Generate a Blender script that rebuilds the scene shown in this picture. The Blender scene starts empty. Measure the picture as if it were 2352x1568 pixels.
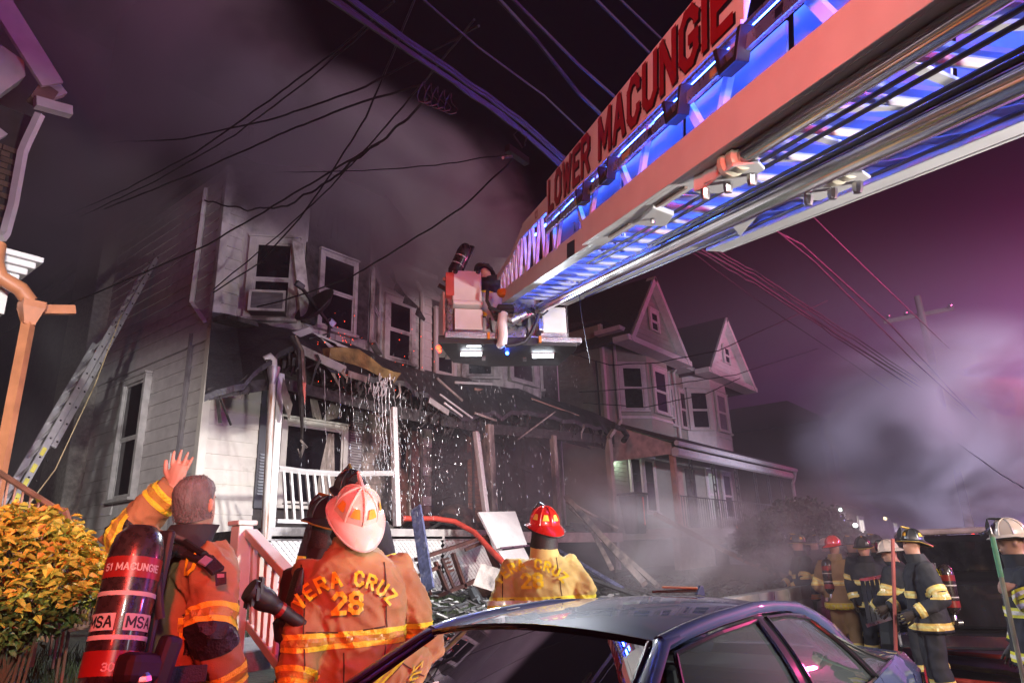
import bpy, bmesh, math, random
from mathutils import Vector as V, Matrix, noise, Euler
from mathutils.bvhtree import BVHTree
random.seed(7)
R = math.radians
sc = bpy.context.scene
col = sc.collection
# ------------------------------------------------------------------ camera
TH, PT, RL, FOC = R(38.5), R(17.6), R(2.0), 24.0
CAM = V((0, 0, 1.70))
FW = V((math.cos(TH)*math.cos(PT), math.sin(TH)*math.cos(PT), math.sin(PT)))
rt0 = V((math.sin(TH), -math.cos(TH), 0)); up0 = rt0.cross(FW)
RT = rt0*math.cos(RL)-up0*math.sin(RL); UP = up0*math.cos(RL)+rt0*math.sin(RL)
cd = bpy.data.cameras.new('camera'); cam = bpy.data.objects.new('camera', cd); col.objects.link(cam)
cd.lens = FOC; cd.sensor_width = 36; cd.clip_end = 600; cd.clip_start = .05
mw = Matrix((RT, UP, -FW)).transposed().to_4x4(); mw.translation = CAM
cam.matrix_world = mw; sc.camera = cam
def ray(x, y):
    f = FOC/36*2352
    return (FW+RT*((x-1176)/f)+UP*((784-y)/f)).normalized()
def at(x, y, X=None, Y=None, Z=None, r=None):
    """point of the place seen at a picture position, on a plane X, Y or Z = const or at ground distance r"""
    d = ray(x, y)
    if X is not None: t = (X-CAM.x)/d.x
    elif Y is not None: t = (Y-CAM.y)/d.y
    elif Z is not None: t = (Z-CAM.z)/d.z
    else: t = r/math.hypot(d.x, d.y)
    return CAM+d*t
# ------------------------------------------------------------------ world (night), exposure
w = bpy.data.worlds.new('World'); sc.world = w; w.use_nodes = True
bg = w.node_tree.nodes['Background']; bg.inputs[0].default_value = (.10, .055, .16, 1); bg.inputs[1].default_value = .008
vs = sc.view_settings; vs.view_transform = 'Standard'; vs.look = 'None'; vs.exposure = 0; vs.gamma = 1
cy = sc.cycles
cy.use_denoising = True; cy.max_bounces = 5; cy.diffuse_bounces = 2; cy.glossy_bounces = 2; cy.transmission_bounces = 3
cy.transparent_max_bounces = 8; cy.volume_bounces = 0; cy.volume_step_rate = 1.0; cy.volume_max_steps = 96
cy.sample_clamp_indirect = 4; cy.sample_clamp_direct = 0; cy.caustics_reflective = False; cy.caustics_refractive = False
cy.use_adaptive_sampling = True; cy.adaptive_threshold = .02
# ------------------------------------------------------------------ lights: the engines' red, blue and white lamps, plus added unseen fill spots
def lamp(name, kind, loc, power, color, size=.25, aim=None, angle=60, blend=.5):
    l = bpy.data.lights.new(name, kind); l.energy = power; l.color = color
    o = bpy.data.objects.new(name, l); col.objects.link(o); o.location = loc
    if kind == 'AREA':
        l.shape = 'RECTANGLE'
        l.size, l.size_y = size if isinstance(size, tuple) else (size, size)
    else: l.shadow_soft_size = size
    if aim is not None: o.rotation_euler = (V(aim)-V(loc)).to_track_quat('-Z', 'Y').to_euler()
    if kind == 'SPOT': l.spot_size = R(angle); l.spot_blend = blend
    return o
RED = (1, .035, .02); BLUE = (.09, .12, 1); WHITE = (1, .93, .88); COOL = (.86, .92, 1); VIO = (.45, .25, 1)
lamp('red_beacon', 'SPOT', (-1.7, -1.7, 4.3), 1900, RED, .2, (1.2, 3.5, 1.2), 36, .5)
lamp('red_beacon_ladder', 'SPOT', (-2.8, -1.0, 3.0), 1500, RED, .2, (4.2, 2.6, 4.1), 44, .6)
lamp('red_beacon_rear', 'POINT', (-4.5, -3.5, 3.4), 650, RED, .2)
lamp('scene_light_house', 'SPOT', (9.5, -6.0, 4.6), 9000, WHITE, .25, (6.6, 8.6, 1.3), 30, .75)
lamp('scene_light_wide', 'SPOT', (8.5, -6.5, 4.9), 1800, (1, .94, .92), .25, (8.5, 9.5, 2.5), 62, .9)
lamp('violet_beacon', 'SPOT', (-1.5, -7.5, 3.4), 800, (.42, .2, 1), .2, (3.5, 10, 8.6), 50, .8)
lamp('coat_fill', 'SPOT', (7.5, -6.0, 4.2), 4800, (1, .95, .8), .25, (3.9, 3.2, 1.5), 27, .75)  # added unseen spot brightening the near crew's coats and tape
lamp('stripe_fill', 'SPOT', (3.2, -6.0, 3.2), 1700, (1, .82, .55), .25, (10.2, 1.9, 1.2), 32, .8)  # added out-of-view spot, there to lift the street crew's reflective stripes
lamp('side_wall_fill', 'SPOT', (-6.0, -8.0, 4.6), 11000, (1, .95, .93), .25, (4.6, 12.6, 3.0), 15, .6)  # added narrow spot, unseen, brightening the burned house's side wall
lamp('scene_light_left', 'SPOT', (-2.5, -5.0, 4.2), 2900, (1, .96, .86), .25, (1.3, 8, 2.3), 28, .5)
lamp('underside_fill', 'SPOT', (3.6, -3.6, .7), 1900, WHITE, .2, (4.3, 2.4, 3.9), 70, .7)  # unseen lamp added low down to whiten the ladder's underside
lamp('sign_fill', 'SPOT', (-3.2, -1.6, 2.2), 640, WHITE, .2, (3.6, 2.6, 4.3), 46, .6)  # added spot out of view, mixing white into the sign and rail
lamp('scene_light_street', 'SPOT', (3.0, -7.0, 4.5), 1900, (1, .78, .82), .3, (16, 6, 3), 75, .7)
lamp('red_beacon_street', 'POINT', (10.5, -7.0, 3.2), 550, RED, .25)
lamp('blue_beacon_street', 'POINT', (13, -7.5, 3.2), 1000, (.25, .2, 1), .25)
lamp('red_beacon_far', 'POINT', (36, -7.0, 7.0), 9000, (1, .07, .28), .3)
lamp('blue_beacon_far', 'POINT', (44, -1.0, 4.0), 9500, (.42, .22, 1), .3)
lamp('white_lamp_far', 'SPOT', (13, -9.5, 3.4), 19000, (.84, .76, 1), .3, (27, 5, 3.5), 60, .8)
lamp('car_side_fill', 'SPOT', (4.5, -5.0, 2.4), 330, (.8, .86, 1), .5, (3.9, 1.2, 1.1), 46, .8)  # added unseen cool spot on the sedan's street side
lamp('smoke_fill', 'SPOT', (-1.0, -8.0, 4.0), 5200, (.85, .76, .86), .3, (8.0, 14, 14), 34, .9)  # added out-of-view spot that lights up the roof smoke
# ------------------------------------------------------------------ materials
MATS = {}
def mat(name, c, rough=.6, metal=0, var=.18, scale=6, bump=0, bscale=40, c2=None, emit=None, estr=0, spec=.5, alpha=None, coat=0, stain=None, stain_scale=2, stain_amt=.5, stretch=(1, 1, 1)):
    if name in MATS: return MATS[name]
    m = bpy.data.materials.new(name); m.use_nodes = True; n = m.node_tree.nodes; l = m.node_tree.links
    b = n['Principled BSDF']; b.inputs['Roughness'].default_value = rough; b.inputs['Metallic'].default_value = metal
    b.inputs['Specular IOR Level'].default_value = spec; b.inputs['Coat Weight'].default_value = coat; b.inputs['Coat Roughness'].default_value = .03
    tc = n.new('ShaderNodeTexCoord'); mp = n.new('ShaderNodeMapping'); l.new(tc.outputs['Object'], mp.inputs[0]); mp.inputs['Scale'].default_value = stretch
    nz = n.new('ShaderNodeTexNoise'); nz.inputs['Scale'].default_value = scale; nz.inputs['Detail'].default_value = 5; l.new(mp.outputs[0], nz.inputs['Vector'])
    rp = n.new('ShaderNodeValToRGB'); l.new(nz.outputs['Fac'], rp.inputs[0])
    d = [max(0, x*(1-var*1.6)) for x in c[:3]]; e = [min(1, x*(1+var)) for x in (c2 or c)[:3]]
    rp.color_ramp.elements[0].position = .3; rp.color_ramp.elements[1].position = .7
    rp.color_ramp.elements[0].color = (*d, 1); rp.color_ramp.elements[1].color = (*e, 1)
    out = rp.outputs[0]
    if stain:
        n2 = n.new('ShaderNodeTexNoise'); n2.inputs['Scale'].default_value = stain_scale; n2.inputs['Detail'].default_value = 8; n2.inputs['Roughness'].default_value = .65; l.new(mp.outputs[0], n2.inputs['Vector'])
        r2 = n.new('ShaderNodeValToRGB'); l.new(n2.outputs['Fac'], r2.inputs[0])
        r2.color_ramp.elements[0].position = 1-stain_amt-.06; r2.color_ramp.elements[1].position = 1-stain_amt+.1
        mx = n.new('ShaderNodeMix'); mx.data_type = 'RGBA'; l.new(r2.outputs[0], mx.inputs['Factor']); l.new(out, mx.inputs['A']); mx.inputs['B'].default_value = (*stain, 1)
        out = mx.outputs['Result']
    l.new(out, b.inputs['Base Color'])
    if rough > .15:
        mr = n.new('ShaderNodeMapRange'); l.new(nz.outputs['Fac'], mr.inputs[0]); mr.inputs['To Min'].default_value = max(.05, rough-.12); mr.inputs['To Max'].default_value = min(1, rough+.12); l.new(mr.outputs[0], b.inputs['Roughness'])
    if bump:
        nb = n.new('ShaderNodeTexNoise'); nb.inputs['Scale'].default_value = bscale; nb.inputs['Detail'].default_value = 4; l.new(mp.outputs[0], nb.inputs['Vector'])
        bp = n.new('ShaderNodeBump'); bp.inputs['Strength'].default_value = bump; bp.inputs['Distance'].default_value = .02; l.new(nb.outputs['Fac'], bp.inputs['Height']); l.new(bp.outputs[0], b.inputs['Normal'])
    if emit: b.inputs['Emission Color'].default_value = (*emit, 1); b.inputs['Emission Strength'].default_value = estr
    if alpha is not None: b.inputs['Alpha'].default_value = alpha
    MATS[name] = m; return m
def cloth(name, c, c2, crease=.9, cscale=4.5):
    m = mat(name, c, .78, var=.14, scale=5, stain=c2, stain_amt=.3, stain_scale=2.6); n = m.node_tree.nodes; l = m.node_tree.links
    tc = next(x for x in n if x.type == 'TEX_COORD'); mp = n.new('ShaderNodeMapping'); mp.inputs['Scale'].default_value = (1, 1, .62); mp.inputs['Rotation'].default_value = (.4, .5, .3); l.new(tc.outputs['Object'], mp.inputs[0])
    r = n.new('ShaderNodeTexNoise'); r.noise_type = 'RIDGED_MULTIFRACTAL'; r.inputs['Scale'].default_value = cscale; r.inputs['Detail'].default_value = 2; r.inputs['Distortion'].default_value = .8; l.new(mp.outputs[0], r.inputs['Vector'])
    f = n.new('ShaderNodeTexNoise'); f.inputs['Scale'].default_value = 260; l.new(tc.outputs['Object'], f.inputs['Vector'])
    b1 = n.new('ShaderNodeBump'); b1.inputs['Strength'].default_value = crease; b1.inputs['Distance'].default_value = .05; l.new(r.outputs[0], b1.inputs['Height'])
    b2 = n.new('ShaderNodeBump'); b2.inputs['Strength'].default_value = .25; b2.inputs['Distance'].default_value = .004; l.new(f.outputs[0], b2.inputs['Height']); l.new(b1.outputs[0], b2.inputs['Normal']); l.new(b2.outputs[0], n['Principled BSDF'].inputs['Normal'])
    return m
def glass(name, tint, rough=.03, trans=.0):
    """dark window glass: mirror-like over a see-through body"""
    if name in MATS: return MATS[name]
    m = bpy.data.materials.new(name); m.use_nodes = True; n = m.node_tree.nodes; l = m.node_tree.links; n.remove(n['Principled BSDF'])
    g = n.new('ShaderNodeBsdfGlossy'); g.inputs['Roughness'].default_value = rough; g.inputs['Color'].default_value = (.9, .9, .9, 1)
    t = n.new('ShaderNodeBsdfTransparent'); t.inputs['Color'].default_value = (*tint, 1)
    fr = n.new('ShaderNodeFresnel'); fr.inputs['IOR'].default_value = 1.55; mx = n.new('ShaderNodeMixShader')
    df = n.new('ShaderNodeBsdfDiffuse'); df.inputs['Color'].default_value = (.5, .58, .58, 1); m2 = n.new('ShaderNodeMixShader'); m2.inputs[0].default_value = .07; l.new(t.outputs[0], m2.inputs[1]); l.new(df.outputs[0], m2.inputs[2])  # pale grey-teal film mixed in, standing in for reflected smoke haze
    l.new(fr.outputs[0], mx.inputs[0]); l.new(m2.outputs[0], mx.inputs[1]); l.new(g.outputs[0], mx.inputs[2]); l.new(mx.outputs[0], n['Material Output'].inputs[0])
    MATS[name] = m; return m
def volume(name, color, dens, nscale=None, lo=.45, hi=.75, stretch=(1, 1, 1), aniso=.0, step=1.0, warp=.6, edge=1.2):
    """smoke: scattering volume, uniform or broken up by noise and fading out at the rim of its own box"""
    m = bpy.data.materials.new(name); m.use_nodes = True; n = m.node_tree.nodes; l = m.node_tree.links; n.remove(n['Principled BSDF'])
    p = n.new('ShaderNodeVolumePrincipled'); p.inputs['Color'].default_value = (*color, 1); p.inputs['Density'].default_value = dens; p.inputs['Anisotropy'].default_value = aniso
    l.new(p.outputs[0], n['Material Output'].inputs['Volume'])
    if nscale:
        tc = n.new('ShaderNodeTexCoord'); mp = n.new('ShaderNodeMapping'); mp.inputs['Scale'].default_value = stretch; l.new(tc.outputs['Object'], mp.inputs[0])
        nz = n.new('ShaderNodeTexNoise'); nz.inputs['Scale'].default_value = nscale; nz.inputs['Detail'].default_value = 5; nz.inputs['Roughness'].default_value = .56; nz.inputs['Distortion'].default_value = warp; l.new(mp.outputs[0], nz.inputs['Vector'])
        mr = n.new('ShaderNodeMapRange'); mr.interpolation_type = 'SMOOTHSTEP'; l.new(nz.outputs['Fac'], mr.inputs[0]); mr.inputs['From Min'].default_value = lo; mr.inputs['From Max'].default_value = hi
        # rim fade from the generated coordinates (-1..1 ellipsoid)
        sb = n.new('ShaderNodeVectorMath'); sb.operation = 'SUBTRACT'; l.new(tc.outputs['Generated'], sb.inputs[0]); sb.inputs[1].default_value = (.5, .5, .5)
        ln = n.new('ShaderNodeVectorMath'); ln.operation = 'LENGTH'; l.new(sb.outputs[0], ln.inputs[0])
        m2 = n.new('ShaderNodeMapRange'); m2.interpolation_type = 'SMOOTHSTEP'; l.new(ln.outputs['Value'], m2.inputs[0]); m2.inputs['From Min'].default_value = .5; m2.inputs['From Max'].default_value = .5-.5*min(1, edge/1.5)
        m2.inputs['To Min'].default_value = 0; m2.inputs['To Max'].default_value = 1
        a = n.new('ShaderNodeMath'); a.operation = 'MULTIPLY'; l.new(mr.outputs[0], a.inputs[0]); l.new(m2.outputs[0], a.inputs[1])
        c = n.new('ShaderNodeMath'); c.operation = 'MULTIPLY'; l.new(a.outputs[0], c.inputs[0]); c.inputs[1].default_value = dens; l.new(c.outputs[0], p.inputs['Density'])
    m.volume_intersection_method = 'FAST' if hasattr(m, 'volume_intersection_method') else None
    try: m.cycles.volume_step_rate = step
    except Exception: pass
    return m
# ------------------------------------------------------------------ objects
def tag(o, label=None, cat=None, group=None, kind=None):
    if label: o['label'] = label
    if cat: o['category'] = cat
    if group: o['group'] = group
    if kind: o['kind'] = kind
    return o
def thing(name, label, cat, loc=(0, 0, 0), group=None):
    o = bpy.data.objects.new(name, None); o.empty_display_size = .2; col.objects.link(o); o.location = loc
    return tag(o, label, cat, group)
def wloc(o):
    p = V((0, 0, 0))
    while o is not None: p += o.location; o = o.parent
    return p
class G:
    """collects faces of one mesh"""
    def __init__(s): s.v = []; s.f = []
    def add(s, vs_, fs):
        k = len(s.v); s.v += [V(q) for q in vs_]; s.f += [[i+k for i in f] for f in fs]; return s
    def box(s, lo, hi):
        x0, y0, z0 = lo; x1, y1, z1 = hi
        return s.add([(x0, y0, z0), (x1, y0, z0), (x1, y1, z0), (x0, y1, z0), (x0, y0, z1), (x1, y0, z1), (x1, y1, z1), (x0, y1, z1)],
                     [(0, 3, 2, 1), (4, 5, 6, 7), (0, 1, 5, 4), (1, 2, 6, 5), (2, 3, 7, 6), (3, 0, 4, 7)])
    def cube(s, c, size, rot=(0, 0, 0)):
        m = Euler([R(a) for a in rot]).to_matrix(); c = V(c); h = V(size)/2
        vs_ = [c+m@V((sx*h.x, sy*h.y, sz*h.z)) for sz in (-1, 1) for sx, sy in ((-1, -1), (1, -1), (1, 1), (-1, 1))]
        return s.add(vs_, [(0, 3, 2, 1), (4, 5, 6, 7), (0, 1, 5, 4), (1, 2, 6, 5), (2, 3, 7, 6), (3, 0, 4, 7)])
    def bar(s, p, q, a, b, up=(0, 0, 1)):
        p, q = V(p), V(q); d = (q-p).normalized(); u = V(up); sd = d.cross(u)
        if sd.length < 1e-4: sd = d.cross(V((1, 0, 0)))
        sd.normalize(); u = sd.cross(d); vs_ = [e+sd*(i*a/2)+u*(j*b/2) for e in (p, q) for i, j in ((-1, -1), (1, -1), (1, 1), (-1, 1))]
        return s.add(vs_, [(0, 3, 2, 1), (4, 5, 6, 7), (0, 1, 5, 4), (1, 2, 6, 5), (2, 3, 7, 6), (3, 0, 4, 7)])
    def tube(s, pts, r, n=8, caps=True, sx=1, sy=1, up=None):
        pts = [V(p) for p in pts]; rs = r if isinstance(r, (list, tuple)) else [r]*len(pts); k = len(s.v); N = len(pts)
        prev = V(up) if up else None
        for i, p in enumerate(pts):
            d = (pts[min(i+1, N-1)]-pts[max(i-1, 0)]).normalized()
            if prev is None: prev = V((0, 0, 1)) if abs(d.z) < .9 else V((0, 1, 0))
            a = d.cross(prev)
            if a.length < 1e-5: a = d.cross(V((1, .3, .2)))
            a.normalize(); b = a.cross(d).normalized(); prev = b
            for j in range(n):
                t = 2*math.pi*j/n; s.v.append(p+a*(math.cos(t)*rs[i]*sx)+b*(math.sin(t)*rs[i]*sy))
        for i in range(N-1):
            for j in range(n):
                j2 = (j+1) % n; s.f.append([k+i*n+j, k+i*n+j2, k+(i+1)*n+j2, k+(i+1)*n+j])
        if caps: s.f.append([k+j for j in range(n)][::-1]); s.f.append([k+(N-1)*n+j for j in range(n)])
        return s
    def loft(s, rings, caps=True, closed=True):
        k = len(s.v); n = len(rings[0])
        for r_ in rings: s.v += [V(p) for p in r_]
        for i in range(len(rings)-1):
            for j in range(n if closed else n-1):
                j2 = (j+1) % n; s.f.append([k+i*n+j, k+i*n+j2, k+(i+1)*n+j2, k+(i+1)*n+j])
        if caps and closed: s.f.append([k+j for j in range(n)][::-1]); s.f.append([k+(len(rings)-1)*n+j for j in range(n)])
        return s
    def lathe(s, prof, c=(0, 0, 0), n=16, axis=(0, 0, 1), caps=True, ref=None):
        ax = V(axis).normalized(); a = ax.orthogonal().normalized() if ref is None else V(ref); b = ax.cross(a); c = V(c)
        return s.loft([[c+ax*z+a*(r*math.cos(2*math.pi*j/n))+b*(r*math.sin(2*math.pi*j/n)) for j in range(n)] for r, z in prof], caps)
    def prism(s, poly, depth):
        """polygon of 3-D points pushed along vector depth"""
        d = V(depth); n = len(poly); k = len(s.v); P = [V(p) for p in poly]; s.v += P+[p+d for p in P]
        s.f.append([k+i for i in range(n)][::-1]); s.f.append([k+n+i for i in range(n)])
        for i in range(n): j = (i+1) % n; s.f.append([k+i, k+j, k+n+j, k+n+i])
        return s
    def ball(s, c, r, n=8, m=6):
        r = V((r, r, r)) if not isinstance(r, (tuple, list, V)) else V(r); c = V(c)
        rings = []
        for i in range(m+1):
            t = math.pi*(i/m*.98+.01)
            rings.append([c+V((r.x*math.sin(t)*math.cos(2*math.pi*j/n), r.y*math.sin(t)*math.sin(2*math.pi*j/n), -r.z*math.cos(t))) for j in range(n)])
        return s.loft(rings)
    def xf(s, m, k=0):
        for i in range(k, len(s.v)): s.v[i] = m@s.v[i]
        return s
def rawmesh(name, g, m=None, smooth=False, off=V((0, 0, 0)), recalc=True):
    me = bpy.data.meshes.new(name); me.from_pydata([v-off for v in g.v], [], g.f)
    if recalc:
        bm = bmesh.new(); bm.from_mesh(me); bmesh.ops.recalc_face_normals(bm, faces=bm.faces); bm.to_mesh(me); bm.free()
    if m:
        for q in (m if isinstance(m, (list, tuple)) else [m]): me.materials.append(q)
    if smooth: me.shade_smooth() if smooth is True else me.shade_smooth()
    return me
def ob(name, g, m=None, parent=None, smooth=False, kind=None, recalc=True, bevel=0, label=None):
    me = g if isinstance(g, bpy.types.Mesh) else rawmesh(name, g, m, smooth, wloc(parent) if parent else V((0, 0, 0)), recalc)
    o = bpy.data.objects.new(name, me); col.objects.link(o)
    if parent: o.parent = parent
    if smooth:
        md = o.modifiers.new('ws', 'EDGE_SPLIT'); md.split_angle = R(42)
    if bevel:
        md = o.modifiers.new('bv', 'BEVEL'); md.width = bevel; md.segments = 2; md.limit_method = 'ANGLE'; md.angle_limit = R(40)
    if kind: o['kind'] = kind
    if label: o['label'] = label
    return o
def solo(name, g, m, label, cat, group=None, smooth=False, bevel=0):
    """a thing that is one mesh; its origin at the middle of its base"""
    lo = V((min(v.x for v in g.v), min(v.y for v in g.v), min(v.z for v in g.v))); hi = V((max(v.x for v in g.v), max(v.y for v in g.v), max(v.z for v in g.v)))
    c = V(((lo.x+hi.x)/2, (lo.y+hi.y)/2, lo.z))
    o = ob(name, rawmesh(name, g, m, smooth, c), smooth=smooth, bevel=bevel); o.location = c
    return tag(o, label, cat, group)
def copy_tree(o, parent=None, depth=0):
    c = o.copy(); col.objects.link(c)
    if parent: c.parent = parent
    for ch in list(o.children): copy_tree(ch, c)
    return c
# ------------------------------------------------------------------ block letters (flat print)
PL = {'L': [[(0, 1), (0, 0), (.55, 0)]], 'O': [[(.2, 0), (.45, 0), (.65, .2), (.65, .8), (.45, 1), (.2, 1), (0, .8), (0, .2), (.2, 0)]],
 'W': [[(0, 1), (.2, 0), (.42, .85), (.64, 0), (.84, 1)]], 'E': [[(.55, 1), (0, 1), (0, 0), (.55, 0)], [(0, .5), (.45, .5)]],
 'R': [[(0, 0), (0, 1), (.42, 1), (.6, .85), (.6, .62), (.42, .48), (0, .48)], [(.3, .48), (.6, 0)]],
 'M': [[(0, 0), (0, 1), (.4, .25), (.8, 1), (.8, 0)]], 'A': [[(0, 0), (.3, 1), (.36, 1), (.66, 0)], [(.12, .33), (.54, .33)]],
 'C': [[(.6, .75), (.6, .82), (.42, 1), (.2, 1), (0, .8), (0, .2), (.2, 0), (.42, 0), (.6, .18), (.6, .25)]],
 'U': [[(0, 1), (0, .2), (.2, 0), (.42, 0), (.62, .2), (.62, 1)]], 'N': [[(0, 0), (0, 1), (.58, 0), (.58, 1)]],
 'G': [[(.6, .75), (.6, .82), (.42, 1), (.2, 1), (0, .8), (0, .2), (.2, 0), (.42, 0), (.6, .18), (.6, .45), (.38, .45)]],
 'I': [[(0, 0), (0, 1)]], 'V': [[(0, 1), (.3, 0), (.6, 1)]], 'Z': [[(0, 1), (.58, 1), (0, 0), (.58, 0)]],
 '2': [[(0, .78), (.18, 1), (.4, 1), (.58, .8), (.58, .66), (0, .05), (0, 0), (.6, 0)]],
 '8': [[(.18, .52), (.02, .66), (.02, .86), (.18, 1), (.42, 1), (.58, .86), (.58, .66), (.42, .52), (.18, .52), (0, .36), (0, .15), (.18, 0), (.42, 0), (.6, .15), (.6, .36), (.42, .52)]],
 'S': [[(.58, .8), (.58, .85), (.42, 1), (.18, 1), (0, .85), (0, .67), (.12, .54), (.46, .46), (.58, .33), (.58, .15), (.42, 0), (.18, 0), (0, .15), (0, .2)]],
 '5': [[(.56, 1), (.02, 1), (0, .55), (.4, .58), (.58, .4), (.58, .17), (.42, 0), (.18, 0), (0, .15)]], '3': [[(0, .85), (.16, 1), (.42, 1), (.58, .84), (.58, .66), (.42, .52), (.2, .52)], [(.42, .52), (.6, .36), (.6, .16), (.42, 0), (.16, 0), (0, .15)]],
 'D': [[(0, 0), (0, 1), (.4, 1), (.6, .8), (.6, .2), (.4, 0), (0, 0)]], '7': [[(0, 1), (.55, 1), (.2, 0)]], '1': [[(0, .82), (.2, 1), (.2, 0)]],
 'T': [[(0, 1), (.6, 1)], [(.3, 1), (.3, 0)]], 'X': [[(0, 0), (.6, 1)], [(0, 1), (.6, 0)]], 'P': [[(0, 0), (0, 1), (.42, 1), (.6, .85), (.6, .6), (.42, .45), (0, .45)]],
 'Y': [[(0, 1), (.3, .5), (.6, 1)], [(.3, .5), (.3, 0)]], 'H': [[(0, 0), (0, 1)], [(.6, 0), (.6, 1)], [(0, .5), (.6, .5)]], '0': [[(.2, 0), (.4, 0), (.6, .2), (.6, .8), (.4, 1), (.2, 1), (0, .8), (0, .2), (.2, 0)]]}
def letter(ch, th=.16, sub=1):
    """2-D strips of one block letter: list of quads"""
    qs = []
    for li in PL.get(ch, []):
        for a, b in zip(li, li[1:]):
            a, b = V((*a, 0)), V((*b, 0)); d = (b-a); L = d.length; d.normalize(); nn = V((-d.y, d.x, 0))*th/2
            a = a-d*th*.42; b = b+d*th*.42
            for i in range(sub):
                p = a.lerp(b, i/sub); q = a.lerp(b, (i+1)/sub); qs.append([p-nn, q-nn, q+nn, p+nn])
    return qs
def lwidth(ch): return max([p[0] for li in PL.get(ch, [[(.3, 0)]]) for p in li]+[.0])
def text_quads(s, th=.16, gap=.3, sub=1):
    x = 0; out = []
    for ch in s:
        if ch != ' ':
            for q in letter(ch, th, sub): out.append([p+V((x, 0, 0)) for p in q])
        x += (lwidth(ch) if ch != ' ' else .3)+gap
    return out, x-gap
def text_flat(s, origin, ex, ey, h, wscale=1, th=.16, gap=.3, lift=(0, 0, 0)):
    qs, W_ = text_quads(s, th, gap); g = G(); o = V(origin); ex = V(ex).normalized(); ey = V(ey).normalized(); nrm = ex.cross(ey)
    for k, q in enumerate(qs):
        g.add([o+ex*(p.x*h*wscale)+ey*(p.y*h)+nrm*(.0003*(k % 7)) + V(lift) for p in q], [(0, 1, 2, 3)])
    return g, W_*h*wscale
def jit(a): return random.uniform(-a, a)
# ------------------------------------------------------------------ palette
WHITEP = mat('white_paint', (.72, .72, .70), .45, var=.06, stain=(.38, .36, .33), stain_amt=.25, stain_scale=3)
SOOTW = mat('sooted_white_paint', (.46, .45, .43), .55, var=.1, stain=(.10, .09, .085), stain_amt=.45, stain_scale=1.3, bump=.1)
SIDE = mat('grey_siding', (.52, .50, .49), .6, var=.08, stain=(.22, .21, .2), stain_amt=.35, stain_scale=.9, bump=.08, bscale=60)
FRONT = mat('cream_siding', (.62, .60, .55), .55, var=.06, stain=(.26, .24, .21), stain_amt=.33, stain_scale=1.4, bump=.08)
CHAR = mat('charred_wood', (.022, .021, .022), .75, var=.5, scale=9, bump=.8, bscale=22, c2=(.045, .042, .042))
CHARW = mat('charred_wall', (.018, .017, .019), .85, var=.5, scale=2.5, bump=.7, bscale=9, c2=(.05, .045, .045))
SCORCH = mat('scorched_trim', (.42, .36, .31), .65, var=.25, stain=(.05, .045, .045), stain_amt=.5, stain_scale=2.2, bump=.2, stretch=(1, 1, .35))
RUSTY = mat('white_paint_rust_streaks', (.70, .68, .63), .5, var=.05, stain=(.30, .11, .03), stain_amt=.46, stain_scale=22, stretch=(1, 1, .06))
SHING = mat('wet_shingle', (.045, .045, .05), .5, var=.3, scale=14, bump=.5, bscale=30)
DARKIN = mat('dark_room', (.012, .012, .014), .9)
PANE = mat('window_pane', (.012, .012, .016), .06, var=.3, spec=.5)
BLIND = mat('blind_slats', (.16, .16, .17), .6)
CURT = mat('torn_curtain', (.42, .37, .33), .9, var=.2, scale=12)
BRICKM = mat('burnt_brick', (.30, .12, .055), .8, var=.3, scale=9, bump=.3, bscale=60)
MORT = mat('mortar', (.05, .045, .04), .9)
BROWNB = mat('brown_brick', (.15, .105, .065), .85, var=.25, scale=7, bump=.3, bscale=70)
GREYC = mat('concrete', (.30, .29, .28), .85, var=.15, scale=5, bump=.35, bscale=50, stain=(.14, .13, .12), stain_amt=.4)
CHIM = mat('rough_stucco', (.27, .255, .22), .9, var=.2, scale=14, bump=.5, bscale=45, stain=(.12, .11, .1), stain_amt=.35, stain_scale=3)
ASPH = mat('wet_asphalt', (.03, .03, .032), .35, var=.3, scale=30, bump=.3, bscale=120, stain=(.012, .012, .013), stain_amt=.45, stain_scale=.8)
SOIL = mat('lawn_soil', (.03, .035, .02), .9, var=.4, scale=6, bump=.6, bscale=14)
GRASS = mat('grass_blades', (.045, .07, .022), .7, var=.4, scale=3)
ORNG = mat('painted_iron_orange', (.50, .20, .09), .45, var=.15, stain=(.25, .08, .03), stain_amt=.3)
IRON = mat('painted_iron_brown', (.26, .12, .075), .45, var=.2, stain=(.1, .04, .02), stain_amt=.35)
BLACKI = mat('black_iron', (.02, .02, .022), .45)
GREEN = mat('green_siding', (.30, .32, .25), .6, var=.07, bump=.05)
GTRIM = mat('pale_trim', (.58, .53, .50), .55, var=.07)
ROOFD = mat('brown_shingle_roof', (.07, .055, .06), .8, var=.25, scale=18, bump=.4, bscale=40)
DKBR = mat('dark_brick_wall', (.10, .06, .045), .85, var=.25, scale=20, bump=.3, bscale=40)
ALU = mat('bare_aluminium', (.62, .63, .65), .28, metal=.9, var=.06, scale=20)
STEEL = mat('steel', (.5, .5, .52), .3, metal=1, var=.1)
BLACKR = mat('black_rubber', (.015, .015, .016), .55)
WARMLAMP = mat('porch_lamp_glow', (.9, .9, .85), .5, emit=(.8, 1, .85), estr=9)
LITWIN = mat('lit_window', (.8, .8, .8), .5, emit=(1, .93, .75), estr=1.6)
VIOWIN = mat('violet_lit_window', (.3, .3, .6), .5, emit=(.22, .12, 1), estr=1.1)
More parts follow.
